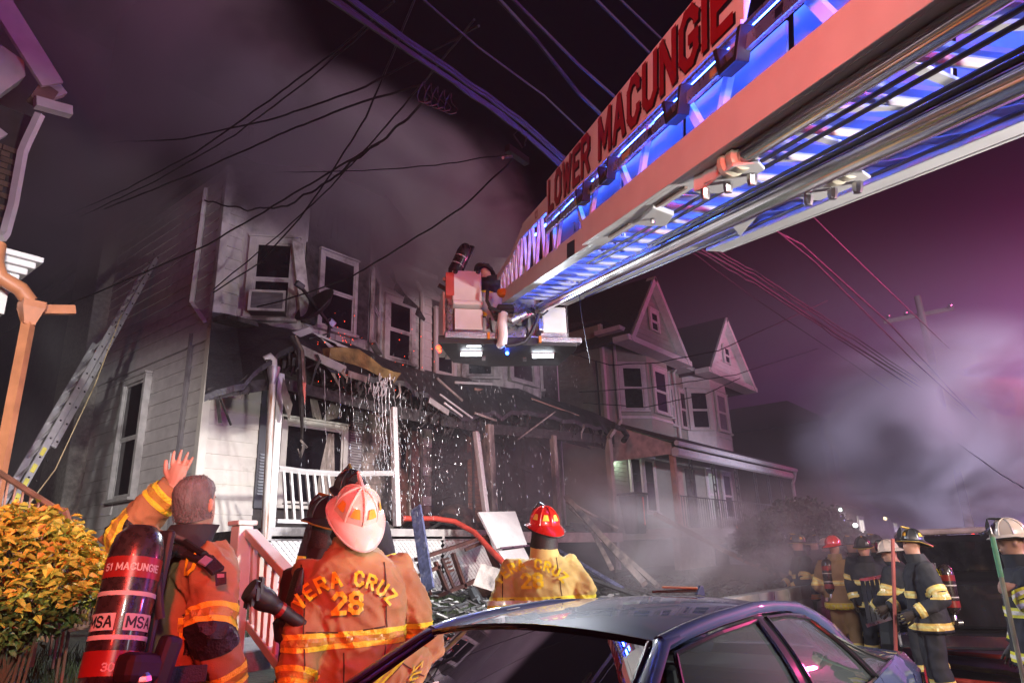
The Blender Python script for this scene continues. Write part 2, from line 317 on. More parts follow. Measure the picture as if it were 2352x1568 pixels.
# ------------------------------------------------------------------ ground
def sheet(name, lo, hi, z, m, kind='structure'):
    g = G().add([(lo[0], lo[1], z), (hi[0], lo[1], z), (hi[0], hi[1], z), (lo[0], hi[1], z)], [(0, 1, 2, 3)])
    return ob(name, g, m, kind=kind)
sheet('ground', (-250, -250), (350, 250), -.03, ASPH)
sheet('street', (-60, -12), (200, 2.86), 0, ASPH)
ob('curb', G().box((-20, 2.86, -.01), (90, 3.02, .135)), GREYC, kind='structure', bevel=.015)
ob('sidewalk', G().box((-20, 3.02, -.01), (90, 3.9, .13)), GREYC, kind='structure')
def lawn_z(x, y):
    t = max(0, min(1, (y-3.9)/4.6)); d = max(0, min(1, (x-15.5)/7)); s = max(0, min(1, (y-4.6)/1.5)); b = .98 + .22*t
    return b*(1-d)+d*(.18+(1.35-.18)*max(0, min(1, (y-4.5)/3.5)))+.03*noise.noise((x*.9, y*.9, 0))
def lawn():
    g = G(); xs = [-8+i*.5 for i in range(140)]; ys = [3.92, 4.3, 4.8, 5.4, 6, 6.6, 7.2, 7.8, 8.4, 9.2, 10.4, 14, 22]
    n = len(ys)
    for x in xs:
        for y in ys: g.v.append(V((x, y, lawn_z(x, y))))
    for i in range(len(xs)-1):
        for j in range(n-1): g.f.append([i*n+j, (i+1)*n+j, (i+1)*n+j+1, i*n+j+1])
    return g
ob('lawn', lawn(), SOIL, kind='structure', smooth=True)
wl = thing('retaining_wall', 'low concrete block wall along the sidewalk holding up the lawn', 'wall', (4, 3.9, .12))
for seg in ((-8, 2.2), (3.5, 16)):
    for k in range(5):
        x = seg[0]+random.uniform(0, .3)*(k % 2)
        while x < seg[1]-.1:
            e = min(seg[1], x+.62); ob('block', G().box((x, 3.84+jit(.008), .13+.196*k), (e-.012, 4.05, .13+.196*k+.186)), GREYC, wl); x = e
def grass_blades():
    g = G()
    def patch(x0, x1, y0, y1, n, hmin, hmax):
        for _ in range(n):
            x = random.uniform(x0, x1); y = random.uniform(y0, y1); z = lawn_z(x, y); h = random.uniform(hmin, hmax); a = random.uniform(0, 6.28); wd = .006
            dx, dy = math.cos(a), math.sin(a); lx, ly = jit(.06), jit(.06)
            g.add([(x-dx*wd, y-dy*wd, z-.01), (x+dx*wd, y+dy*wd, z-.01), (x+lx, y+ly, z+h)], [(0, 1, 2)])
    patch(-1.5, 2.3, 3.95, 6.5, 9000, .05, .14); patch(3.6, 9, 3.95, 8.2, 9000, .03, .09); patch(9, 17, 4, 8.2, 3500, .03, .1)
    return g
ob('grass', grass_blades(), GRASS, kind='stuff', recalc=False)
# ------------------------------------------------------------------ windows and boards
def boards(parent, p0, ex, length, z0, z1, m, step=.22, nrm=None, cuts=(), th=.028, name='siding_board', gaps=0):
    """overlapping boards along ex from p0; cuts = (a, b, za, zb) openings along the wall"""
    ex = V(ex).normalized(); nn = V(nrm).normalized(); z = z0; cache = {}
    while z < z1-.02:
        h = min(step, z1-z); segs = [(0, length)]
        for a, b, za, zb in cuts:
            if za < z+h*.9 and zb > z+h*.1:
                ns = []
                for s, e in segs:
                    if b <= s or a >= e: ns.append((s, e)); continue
                    if a > s: ns.append((s, a))
                    if b < e: ns.append((b, e))
                segs = ns
        for s, e in segs:
            if e-s < .05: continue
            j = jit(.004)
            P = lambda q, o, zz: V(p0)+ex*q+nn*o+V((0, 0, zz-V(p0).z))
            g = G().add([P(s, 0, z), P(e, 0, z), P(e, th+j, z), P(s, th+j, z), P(s, 0, z+h+.008), P(e, 0, z+h+.008), P(e, .007, z+h+.008), P(s, .007, z+h+.008)],
                        [(0, 3, 2, 1), (4, 5, 6, 7), (0, 1, 5, 4), (1, 2, 6, 5), (2, 3, 7, 6), (3, 0, 4, 7)])
            ob(name, g, m, parent)
        z += step
def window(parent, p0, ex, nrm, w, z0, z1, m, fw=.10, sashes=2, pane=None, depth=.07, mull=0, blind=False, sill=True, proud=.02):
    """window in a wall: p0 its lower left corner on the wall face"""
    ex = V(ex).normalized(); nn = V(nrm).normalized(); b = V((p0[0], p0[1], 0)); pane = pane or PANE
    def P(a, o, z): return b+ex*a+nn*o+V((0, 0, z))
    def bx(g, a0, a1, o0, o1, za, zb):
        g.add([P(a0, o0, za), P(a1, o0, za), P(a1, o1, za), P(a0, o1, za), P(a0, o0, zb), P(a1, o0, zb), P(a1, o1, zb), P(a0, o1, zb)],
              [(0, 3, 2, 1), (4, 5, 6, 7), (0, 1, 5, 4), (1, 2, 6, 5), (2, 3, 7, 6), (3, 0, 4, 7)]); return g
    g = G(); o1 = proud+depth
    bx(g, -fw, 0, proud, o1, z0-.03, z1+fw); bx(g, w, w+fw, proud, o1, z0-.03, z1+fw); bx(g, .001, w-.001, proud, o1-.003, z1, z1+fw)
    for t in (-fw-.015,): bx(g, t, w-t, proud, o1+.02, z1+fw+.002, z1+fw+.04)
    f = ob('window', g, m, parent, bevel=.006)
    if sill: ob('sill', bx(G(), -fw-.03, w+fw+.03, proud, o1+.05, z0-.09, z0-.032), m, f, bevel=.006)
    h = (z1-z0)/sashes
    for k in range(sashes):
        za, zb = z0+h*k, z0+h*(k+1); o = proud+.006+(.018 if k == 0 else .034) if sashes > 1 else proud+.02
        s = G(); t = .038
        bx(s, .002, t, o, o+.022, za, zb); bx(s, w-t, w-.002, o, o+.022, za, zb); bx(s, t, w-t, o, o+.022, za, za+t); bx(s, t, w-t, o, o+.022, zb-t, zb)
        for q in range(mull): a = t+(w-2*t)*(q+1)/(mull+1); bx(s, a-.01, a+.01, o+.002, o+.02, za+t, zb-t)
        ob('sash', s, m, f)
        ob('pane', bx(G(), t-.004, w-t+.004, o+.004, o+.010, za+t-.004, zb-t+.004), pane, f)
    if blind:
        s = G(); z = z0+.08
        while z < z1-.08: bx(s, .05, w-.05, proud-.004, proud+.012, z, z+.022); z += .04
        ob('blind', s, BLIND, f)
    return f
# ------------------------------------------------------------------ the burned twin house
bh = thing('twin_house', 'burned grey twin house with charred sagging porch roof and smashed upper bay', 'house', (5.25, 10.5, 1.4))
WX0, WX1, WY, WT = 5.25, 15.2, 10.5, 8.55
ob('front_wall', G().box((WX0+.01, WY+.02, 1.3), (WX1, WY+.3, WT)), CHARW, bh)
sw = ob('side_wall', G().box((WX0, WY+.02, 1.3), (WX0+.25, 22, WT)), SIDE, bh)
ob('back_mass', G().box((WX0+.26, WY+.31, 1.3), (WX1-.01, 22, WT-.1)), DARKIN, bh)
sd = -1
a = at(297, 1130, X=WX0); b = at(345, 920, X=WX0); wy0, wy1 = 12.55, 13.35; wz0, wz1 = 2.95, 5.0
boards(sw, (WX0, WY, 0), (0, 1, 0), 4.45, 1.55, 5.28, SIDE, .225, (-1, 0, 0), cuts=[(wy0-WY-.02, wy1-WY+.1, wz0-.1, wz1+.1)])
boards(sw, (WX0, WY, 0), (0, 1, 0), 4.45, 5.50, 8.4, SIDE, .205, (-1, 0, 0))
ob('frieze_board', G().box((WX0-.06, WY+.02, 5.29), (WX0-.003, 14.95, 5.49)), SIDE, sw)
ob('corner_board', G().box((WX0-.045, WY-.045, 1.5), (WX0+.09, WY+.09, 5.3)), FRONT, bh, bevel=.01)
ob('corner_board', G().box((WX0-.045, WY-.045, 5.48), (WX0+.09, WY+.09, WT)), SOOTW, bh, bevel=.01)
window(sw, (WX0, wy1, 0), (0, -1, 0), (-1, 0, 0), wy1-wy0, wz0, wz1, mat('dull_trim', (.42, .41, .40), .6), .09, depth=.12)
# foundation, chimney and rear section
ob('foundation', G().box((WX0-.05, WY-.06, 1.0), (WX1+.05, 21.9, 1.53)), GREYC, bh)
ch = ob('chimney', G().box((WX0-.34, 14.95, 1.2), (WX0-.002, 16.3, 9.6)), CHIM, bh, bevel=.02)
ob('rear_wall', G().box((WX0-.12, 16.32, 1.2), (WX0-.002, 22, 8.0)), mat('rear_render', (.13, .12, .13), .9, var=.2), bh)
ob('flue_pipe', G().tube([(WX0-.16, 13.6, 5.6), (WX0-.16, 13.6, 9.2)], .05, 8), SIDE, bh) if False else None
# downspout on the side wall
ds = ob('downspout', G().tube([(WX0-.08, 11.1, 8.3), (WX0-.08, 11.15, 6.1), (WX0-.08, 11.0, 5.95), (WX0-.08, 10.62, 5.62)], .045, 4), WHITEP, bh)
ob('downspout', G().tube([(WX0-.06, 11.05, 5.5), (WX0-.06, 11.05, 1.9)], .05, 6), mat('old_pipe', (.16, .15, .16), .6), bh)
ob('meter_box', G().box((WX0-.13, 11.18, 2.55), (WX0-.04, 11.32, 3.5)), GTRIM, bh, bevel=.01)
# roof and cornice
ob('roof', G().box((WX0-.1, WY-.12, WT), (WX1+.05, 22, WT+.22)), ROOFD, bh)
# front: cream boards beside the parlour window
fw_ = ob('front_siding', G().box((WX0+.05, WY-.003, 1.55), (6.2, WY+.015, 5.4)), FRONT, bh)
boards(fw_, (WX0+.06, WY-.003, 0), (1, 0, 0), .92, 1.58, 5.1, FRONT, .232, (0, -1, 0))
boards(fw_, (WX0+.08, WY-.003, 0), (1, 0, 0), .38, 5.75, 8.4, SOOTW, .21, (0, -1, 0))
ob('front_siding', G().box((5.62, WY-.01, 5.7), (9.9, WY+.012, WT-.02)), SOOTW, bh)
boards(bh, (8.78, WY-.012, 0), (1, 0, 0), 1.1, 5.5, 8.3, SOOTW, .2, (0, -1, 0), cuts=[(.1, 1.0, 5.7, 7.25)])
boards(bh, (9.98, WY-.012, 0), (1, 0, 0), 1.1, 5.4, 8.3, GTRIM, .2, (0, -1, 0), cuts=[(.3, 1.1, 5.6, 7.4)])
window(bh, (8.98, WY-.012, 0), (1, 0, 0), (0, -1, 0), .62, 5.75, 7.0, SOOTW, .12)
window(bh, (10.42, WY-.012, 0), (1, 0, 0), (0, -1, 0), .5, 5.7, 7.1, GTRIM, .09, sashes=1)
ob('downspout', G().tube([(9.35, 10.2, 7.72), (9.86, 10.36, 7.45), (9.92, 10.40, 7.2), (9.92, 10.40, 5.62), (9.94, 10.3, 5.5)], .05, 6), GTRIM, bh)
# bays
def bay(sgn, x0, good):
    X = lambda d: x0+sgn*d
    P = [V((X(0), WY, 0)), V((X(.85), WY-.7, 0)), V((X(2.3), WY-.7, 0)), V((X(3.15), WY, 0))]
    g = G(); zb, zt = 5.35, 8.25
    g.prism([p+V((0, 0, zb)) for p in P], (0, 0, zt-zb))
    b_ = ob('bay', g, SOOTW, bh); faces = []
    for i in range(3):
        p, q = P[i], P[i+1]
        ex = (q-p).normalized(); nn = V((ex.y, -ex.x, 0))
        if nn.y > 0: nn = -nn
        faces.append((p, q, ex, nn))
    # panels under the windows
    for p, q, ex, nn in faces:
        n_ = 4; L = (q-p).length
        for k in range(n_):
            a0 = .03+(L-.06)*k/n_; a1 = a0+(L-.06)/n_-.02; pp = p+ex*a0+nn*.002; qq = p+ex*a1+nn*.002
            ob('panel', G().prism([pp+V((0, 0, 5.38)), qq+V((0, 0, 5.38)), qq+V((0, 0, 5.68)), pp+V((0, 0, 5.68))], nn*.018), good if good else SOOTW, b_)
    # cornice
    c = G(); O = [p for p in P]
    ring = lambda o, z: [V((X(-.1), WY, z)), V((X(.85-.35*o), WY-.7-o, z)), V((X(2.3+.35*o), WY-.7-o, z)), V((X(3.25), WY, z))]
    c.loft([ring(.06, 8.26), ring(.22, 8.34), ring(.34, 8.5), ring(.34, 8.62), ring(.0, 8.75)])
    ob('cornice', c, SOOTW, b_)
    return b_, faces
b1, f1 = bay(1, 5.6, None); b2, f2 = bay(-1, 14.24, None)
def bay_window(b_, face, a, w_, z0, z1, m, **k):
    p, q, ex, nn = face
    if ex.x < 0: p, q, ex = q, p, -ex
    return window(b_, p+ex*a, ex, nn, w_, z0, z1, m, **k)
bay_window(b1, f1[0], .28, .62, 5.78, 7.15, SOOTW, fw=.12)
bay_window(b1, f1[1], .35, .72, 5.75, 7.12, SOOTW, fw=.07, blind=True)
bay_window(b1, f1[2], .25, .6, 5.8, 7.2, SOOTW, fw=.1)
for k, fc in enumerate(f2): bay_window(b2, fc, .25 if k != 1 else .3, .6 if k != 1 else .8, 5.75, 7.15, SOOTW, fw=.13)
# soot-black burned wall right of the front window, torn boards above it
g = G(); g.box((7.58, WY-.735, 5.72), (7.9, WY-.705, 8.2)); g.box((6.5, WY-.73, 7.25), (7.579, WY-.704, 8.24)); g.box((6.46, WY-.734, 5.72), (6.74, WY-.704, 7.249))
ob('burned_panel', g, CHAR, b1)
for k in range(9):
    x = 6.5+.15*k; z = 7.3+random.random()*.7; ob('lath', G().bar((x, WY-.75, z), (x+jit(.1), WY-.77, z+.5+random.random()*.4), .03, .02), CHAR, b1)
# torn capping hanging between the two left windows
p = at(683, 556, Y=9.72); q = at(703, 728, Y=9.62)
ob('hanging_capping', G().bar(p, q, .22, .03, (0, 1, 0)), SOOTW, b1, bevel=.008)
# pent soffit over the flat part
g = G().prism([(8.55, 10.5, 7.55), (8.8, 9.95, 7.62), (9.95, 9.95, 7.62), (9.95, 10.5, 7.55)], (0, 0, .1)); ob('soffit', g, SOOTW, bh)
g = G()
pts = [(8.6, 9.93, 7.5), (8.7, 9.9, 7.2), (8.95, 9.9, 6.98), (9.3, 9.9, 6.82), (9.55, 9.92, 6.6)]
for (x0, y0, z0), (x1, y1, z1) in zip(pts, pts[1:]): g.add([(x0, y0, z0), (x1, y1, z1), (x1, y1+.04, z1-.05), (x0+.02, y0+.1, z0-.16)], [(0, 1, 2, 3)])
ob('peeled_flashing', g, CHAR, bh)
# raised roof edge of the second half, sloping, behind the bay
g = G().prism([(8.2, 9.7, 8.9), (9.3, 9.75, 8.25), (10.6, 9.8, 7.62), (10.6, 9.8, 7.52), (9.3, 9.75, 8.1), (8.2, 9.7, 8.7)], (0, .7, 0)); ob('eave', g, SOOTW, bh)
# parlour window with transom, curtains, shutters
pw = window(bh, (6.72, WY-.003, 0), (1, 0, 0), (0, -1, 0), 1.22, 2.72, 4.08, FRONT, .1, sashes=1)
pt = window(bh, (6.72, WY-.003, 0), (1, 0, 0), (0, -1, 0), 1.3, 4.16, 4.85, CHAR, .09, sashes=1, sill=False)
def drape(pts_top, pts_bot, m, name, par, n=7):
    g = G(); a0, a1 = V(pts_top[0]), V(pts_top[1]); b0, b1_ = V(pts_bot[0]), V(pts_bot[1]); rows = 6
    for i in range(rows+1):
        for j in range(n+1):
            t = i/rows; p = a0.lerp(a1, j/n).lerp(b0.lerp(b1_, j/n), t); p.y += .03*math.sin(j*2.1+t*2)+jit(.006); g.v.append(p)
    for i in range(rows):
        for j in range(n): k = i*(n+1)+j; g.f.append([k, k+1, k+n+2, k+n+1])
    return ob(name, g, m, par, recalc=False)
drape([(7.58, 10.42, 4.0), (7.74, 10.42, 4.0)], [(7.38, 10.42, 2.8), (7.78, 10.42, 2.8)], CURT, 'curtain', pw)
drape([(7.1, 10.41, 4.8), (7.25, 10.41, 4.8)], [(7.25, 10.41, 4.25), (7.42, 10.41, 4.2)], CURT, 'curtain', pt)
drape([(7.7, 10.41, 4.8), (7.9, 10.41, 4.8)], [(7.45, 10.41, 4.2), (7.75, 10.41, 4.3)], CURT, 'curtain', pt)
def shutter(x0, x1, z0, z1, m, slat_m, lz0, lz1, y=WY-.02):
    s = ob('shutter', G().box((x0, y-.035, z0), (x1, y, z1)), m, bh, bevel=.006)
    z = lz0
    while z < lz1: ob('slat', G().cube(((x0+x1)/2, y-.045, z), (x1-x0-.08, .05, .012), (28, 0, 0)), slat_m, s); z += .05
    return s
DKSH = mat('dark_shutter', (.055, .06, .075), .5); SLW = mat('pale_slats', (.5, .55, .62), .4)
shutter(6.22, 6.6, 2.62, 4.75, DKSH, SLW, 2.85, 3.5)
shutter(8.06, 8.4, 2.6, 4.6, mat('scorched_shutter', (.2, .18, .19), .6, var=.3), SIDE, 2.7, 4.5)
ob('loose_panel', G().box((6.3, WY-.1, 4.28), (6.62, WY-.06, 4.95)), SOOTW, bh, bevel=.03)
# porch back wall between parlour and party line, with doors
g = G().box((8.42, WY-.014, 2.1), (9.25, WY-.002, 4.6)); ob('scorched_siding', g, SCORCH, bh)
boards(bh, (8.44, WY-.014, 0), (1, 0, 0), .8, 2.15, 4.5, SCORCH, .2, (0, -1, 0))
DOORR = mat('scorched_red_door', (.24, .11, .09), .6, var=.2, stain=(.04, .03, .03), stain_amt=.45)
d = ob('door', G().box((9.35, WY-.05, 2.22), (9.9, WY-.005, 4.3)), DOORR, bh, bevel=.008)
for x in (9.3, 9.62, 9.93): ob('door_trim', G().bar((x, WY-.07, 2.2), (x, WY-.07, 4.35), .05, .05), SCORCH, d)
ob('pane', G().box((9.4, WY-.058, 3.5), (9.52, WY-.05, 4.1)), PANE, d)
ob('handle', G().ball((9.66, WY-.12, 3.2), .035), STEEL, d)
for k in range(11): ob('siding_board', G().box((10.02, WY-.05+jit(.006), 2.2+.2*k), (10.26, WY-.015, 2.2+.2*k+.19)), SCORCH if k % 3 else SIDE, bh)
bk = ob('brick_pier', G().box((11.3, WY-.12, 2.1), (12.0, WY-.03, 4.35)), MORT, bh)
for k in range(28):
    for j in range(3):
        x = 11.3+.24*j-(.12 if k % 2 else 0); x0, x1 = max(11.3, x), min(12.0, x+.228)
        if x1-x0 > .04: ob('brick', G().box((x0, WY-.135+jit(.004), 2.11+.08*k), (x1, WY-.121, 2.11+.08*k+.069)), BRICKM, bk)
        # two black straps over the pier
for x in (11.46, 11.86): ob('strap', G().box((x-.03, WY-.16, 2.1), (x+.03, WY-.136, 4.4)), CHAR, bk)
for (x, w_, m_) in ((12.6, .12, CHAR), (13.4, .1, CHAR), (14.7, .16, SCORCH), (14.95, .1, SCORCH)):
    ob('door_trim', G().bar((x, WY-.1, 2.1), (x+jit(.05), WY-.1, 4.5), w_, .08), m_, bh)
for k in range(26):
    x = random.uniform(10.4, 15); z = random.uniform(2.2, 5.2); ob('charred_board', G().cube((x, WY-.05-random.random()*.15, z), (random.uniform(.3, 1.1), .03, random.uniform(.06, .16)), (jit(8), jit(25), jit(6))), CHAR, bh)
# end wall of the second half
ob('end_wall', G().box((WX1+.001, WY+.02, 1.3), (WX1+.05, 22, WT)), SIDE, bh)
# ------------------------------------------------------------------ porch of the burned house
PX0, PX1, PY, DZ = 5.25, 14.45, 8.5, 2.2
dk = ob('porch_deck', G().box((PX0, PY-.06, DZ-.14), (PX1, WY-.1, DZ)), CHAR, bh)
ob('deck_fascia', G().box((PX0-.02, PY-.1, DZ-.17), (10.2, PY-.062, DZ+.005)), SOOTW, bh)
ob('deck_fascia', G().box((10.22, PY-.1, DZ-.22), (PX1, PY-.062, DZ-.02)), mat('pink_fascia', (.5, .4, .38), .6), bh)
def lattice(x0, x1, z0, z1, y):
    g = G(); st = .085; h = z1-z0; n = int((x1-x0+h)/st)+1
    for k in range(n):
        for s in (1, -1):
            xa = x0+k*st-(h if s == 1 else 0); xb = xa+h; za, zb = (z0, z1) if s == 1 else (z1, z0)
            if xa < x0: t = (x0-xa)/(xb-xa); xa = x0; za = za+(zb-za)*t
            if xb > x1: t = (x1-xa)/(xb-xa); xb = x1; zb = za+(zb-za)*t
            if xb-xa < .03: continue
            g.bar((xa, y+(.006 if s == 1 else -.006), za), (xb, y+(.006 if s == 1 else -.006), zb), .012, .043, (0, 0, 1)) if False else None
            d = V((xb-xa, 0, zb-za)).normalized(); nrm = V((-d.z, 0, d.x))*.023; yy = y+(.005 if s == 1 else -.005); p, q = V((xa, yy, za)), V((xb, yy, zb))
            g.prism([p-nrm, q-nrm, q+nrm, p+nrm], (0, -.008, 0))
    return g
for x0, x1 in ((5.3, 6.9), (6.96, 8.5), (8.56, 10.1)):
    lp = ob('lattice_panel', lattice(x0, x1, 1.2, 2.06, PY-.07), WHITEP, bh)
    g = G()
    for za in (1.17, 2.05): g.box((x0, PY-.1, za), (x1, PY-.078, za+.04))
    ob('lattice_trim', g, WHITEP, lp)
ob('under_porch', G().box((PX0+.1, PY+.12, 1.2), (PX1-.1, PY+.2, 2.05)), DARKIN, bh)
def post(px_t, px_b, m, r=.06, n=4, y=PY, label=None):
    t, b_ = at(*px_t, Y=y), at(*px_b, Y=y); b_.z = max(b_.z, DZ) if b_.z > DZ-.3 else b_.z
    return ob('porch_post', G().bar(b_, t, r*2, r*2, (0, 1, 0)), m, bh, bevel=.012, label=label)
po = post((642, 858), (617, 1240), WHITEP, .055, label='white porch post at the corner beside the rusty downspout')
a, b = at(626, 880, Y=PY-.12), at(606, 1250, Y=PY-.12)
dsp = ob('downspout', G().tube([a, a.lerp(b, .5), b], .048, 10), RUSTY, bh, smooth=True, label='rust streaked downspout on the porch corner')
ob('leader_head', G().lathe([(.048, 0), (.052, .05), (.085, .18), (.095, .25), (.085, .25)], a-V((0, 0, .02)), 10), mat('galvanised', (.45, .45, .46), .45, metal=.6, stain=(.2, .2, .2), stain_amt=.4), dsp, smooth=True)
ob('gutter_elbow', G().tube([a+V((0, 0, .22)), a+V((-.01, 0, .33)), a+V((-.07, 0, .38)), a+V((-.13, .04, .33))], .05, 10), WHITEP, dsp, smooth=True)
post((903, 935), (912, 1208), WHITEP, .05); post((1093, 990), (1116, 1175), WHITEP, .05, label='white porch post knocked out of plumb')
post((1121, 975), (1131, 1175), SCORCH, .08, label='scorched thick porch post'); post((1270, 1000), (1284, 1240), SCORCH, .06); post((1396, 1000), (1414, 1245), SCORCH, .07)
# railing at the left porch end, fallen balusters
rl = ob('porch_railing', G().tube([at(640, 1075, Y=PY), at(700, 1083, Y=PY), at(780, 1088, Y=PY), at(906, 1086, Y=PY)], .04, 4), WHITEP, bh)
ob('bottom_rail', G().bar(at(635, 1196, Y=PY), at(775, 1200, Y=PY), .06, .05), WHITEP, rl)
for i, x in enumerate((655, 672, 690, 708, 725, 742, 757)):
    ob('baluster', G().bar(at(x-4, 1082+i, Y=PY), at(x+3+i, 1196, Y=PY), .035, .035, (0, 1, 0)), WHITEP, rl)
ob('baluster', G().bar(at(770, 1100, Y=PY-.02), at(800, 1155, Y=PY-.05), .035, .035, (0, 1, 0)), WHITEP, rl)
# sagging burnt porch roof
EV = [(470, 905, 8.45), (560, 880, 8.42), (640, 800, 8.4), (690, 795, 8.4), (760, 832, 8.4), (830, 858, 8.4), (890, 868, 8.4), (950, 890, 8.4), (1005, 920, 8.4), (1060, 955, 8.4), (1130, 948, 8.42), (1210, 945, 8.42), (1290, 958, 8.42), (1350, 975, 8.42), (1412, 990, 8.42)]
TP = [(488, 712, 10.5), (540, 728, 10.4), (600, 742, 9.95), (650, 750, 9.75), (730, 772, 9.74), (800, 790, 9.74), (850, 806, 9.8), (905, 832, 10.45), (980, 850, 10.45), (1060, 865, 10.3), (1110, 880, 9.76), (1190, 893, 9.76), (1270, 915, 10.4), (1330, 935, 10.45), (1400, 962, 10.45)]
ev = [at(x, y, Y=Y) for x, y, Y in EV]; tp = [at(x, y, Y=Y) for x, y, Y in TP]
for i in range(1, len(ev)):
    if ev[i].x < ev[i-1].x: ev[i].x = ev[i-1].x+.1
def roof_sheet(i0, i1, sub=4, rows=7, th=.09, rag=.12):
    top, bot = [], []
    n = (i1-i0)*sub+1
    for k in range(n):
        i = min(i1-1, i0+k//sub); t = k/sub-(i-i0); e = ev[i].lerp(ev[i+1], t); p = tp[i].lerp(tp[i+1], t)
        e = e+V((0, 0, rag*(noise.noise((e.x*3, 0, 0)))))+V((0, -rag*1.2*abs(noise.noise((e.x*5, 3, 0))), 0))
        row = []
        for j in range(rows+1):
            q = p.lerp(e, j/rows); q.z += .05*noise.noise((q.x*1.7, q.y*2, 5))+.03*noise.noise((q.x*5, q.y*5, 9)); row.append(q)
        top.append(row); bot.append([q-V((0, 0, th)) for q in row])
    g = G(); g.loft([a_+b_[::-1] for a_, b_ in zip(top, bot)]); return g
PR = ob('porch_roof', roof_sheet(0, len(ev)-1), SHING, bh, recalc=True)
for k in range(34):   # charred rafters and ceiling laths hanging under the roof
    i = random.randrange(len(ev)-1); t = random.random(); e = ev[i].lerp(ev[i+1], t); p = tp[i].lerp(tp[i+1], t)
    ob('charred_rafter', G().bar(p.lerp(e, random.uniform(0, .3))-V((0, 0, .14+random.random()*.12)), p.lerp(e, random.uniform(.8, 1.03))-V((jit(.15), 0, .14+random.random()*.25)), .045, .12), CHAR, PR)
for k in range(46):
    i = random.randrange(len(ev)-1); t = random.random(); e = ev[i].lerp(ev[i+1], t)
    ob('charred_splinter', G().bar(e+V((jit(.1), jit(.1)+.1, -.05)), e+V((jit(.45), jit(.25)+.2, -.2-random.random()*.35)), random.uniform(.015, .05), .02), CHAR, PR)
cl = G()
for k in range(12):
    x = 5.4+.75*k; cl.add([(x, 8.6, 4.25+jit(.2)), (x+.76, 8.6, 4.25+jit(.2)), (x+.76, 10.45, 4.7+jit(.1)), (x, 10.45, 4.7+jit(.1))], [(0, 1, 2, 3)])
ob('burnt_ceiling', cl, CHARW, PR, recalc=False)
for k in range(60):   # torn felt and laths dangling from the eave
    i = random.randrange(1, len(ev)-1); t = random.random(); e = ev[i].lerp(ev[i+1], t)+V((0, jit(.25)+.1, -.06)); P_ = [e]; 
    for q in range(3): P_.append(P_[-1]+V((jit(.07), jit(.06), -random.uniform(.05, .16))))
    ob('torn_strip', G().tube(P_, [random.uniform(.015, .04), .03, .02, .006], 5, sy=.25), CHAR if k % 9 else SCORCH, PR)
# front beam, pieces of fascia and gutter on the eave
def eave_piece(name, x0, x1, dz, h, m, par=PR, y=8.34, th=.025, lab=None):
    P = [at(x0[0], x0[1], Y=y), at(x1[0], x1[1], Y=y)]
    return ob(name, G().bar(P[0], P[1], th, h), m, par, label=lab)
eave_piece('fascia', (686, 800), (793, 850), 0, .13, SOOTW); eave_piece('fascia', (800, 858), (842, 872), 0, .1, SCORCH); eave_piece('fascia', (985, 918), (1030, 948), 0, .1, SOOTW)
eave_piece('broken_lath', (1020, 925), (1160, 1040) if False else (1062, 956), 0, .03, WHITEP); eave_piece('broken_lath', (1003, 868), (1062, 920), 0, .04, SCORCH, y=8.6); eave_piece('broken_lath', (1090, 948), (1140, 966), 0, .04, SCORCH); eave_piece('broken_lath', (1010, 905), (1085, 960), 0, .025, WHITEP, y=8.3)
eave_piece('front_beam', (478, 905), (640, 878), 0, .16, CHAR, y=8.5); eave_piece('front_beam', (640, 878), (905, 945), 0, .16, CHAR, y=8.52); eave_piece('front_beam', (905, 945), (1130, 985), 0, .2, CHAR, y=8.52); eave_piece('front_beam', (1130, 985), (1410, 1010), 0, .2, CHAR, y=8.52)
eave_piece('flashing_strip', (1045, 878), (1130, 882), 0, .05, FRONT, y=9.6); eave_piece('flashing_strip', (1090, 893), (1195, 912), 0, .05, mat('copper_edge', (.5, .28, .2), .5), y=9.4); eave_piece('flashing_strip', (1220, 915), (1330, 955), 0, .03, mat('copper_edge', (.5, .28, .2), .5), y=9.2)
eave_piece('hanging_pole', (1190, 1008), (1275, 945), 0, .025, SCORCH, y=8.2)
ob('splintered_post_top', G().bar(at(1398, 1005, Y=8.3), at(1425, 965, Y=8.25), .1, .08), SCORCH, PR); ob('torn_gutter', G().tube([at(1408, 978, Y=8.25), at(1430, 985, Y=8.2), at(1440, 1000, Y=8.2), at(1432, 1012, Y=8.2)], .07, 8), CHAR, PR)
# peeled insulation glowing under the red lamps
g = G(); rr = []
for (x, y), (x2, y2) in zip(((740, 800), (775, 795), (810, 800), (840, 818), (870, 838), (895, 856), (915, 862)), ((755, 822), (785, 830), (815, 838), (842, 848), (868, 862), (890, 872), (905, 880))):
    p, q = at(x, y, Y=8.6), at(x2, y2, Y=8.33); rr.append([p, p.lerp(q, .5)+V((0, -.12, .06+jit(.05))), q, p.lerp(q, .5)+V((0, .02, -.08))])
ob('peeled_underlay', g.loft(rr), mat('soaked_insulation', (.32, .22, .08), .8, var=.4, scale=5, bump=.6), PR)
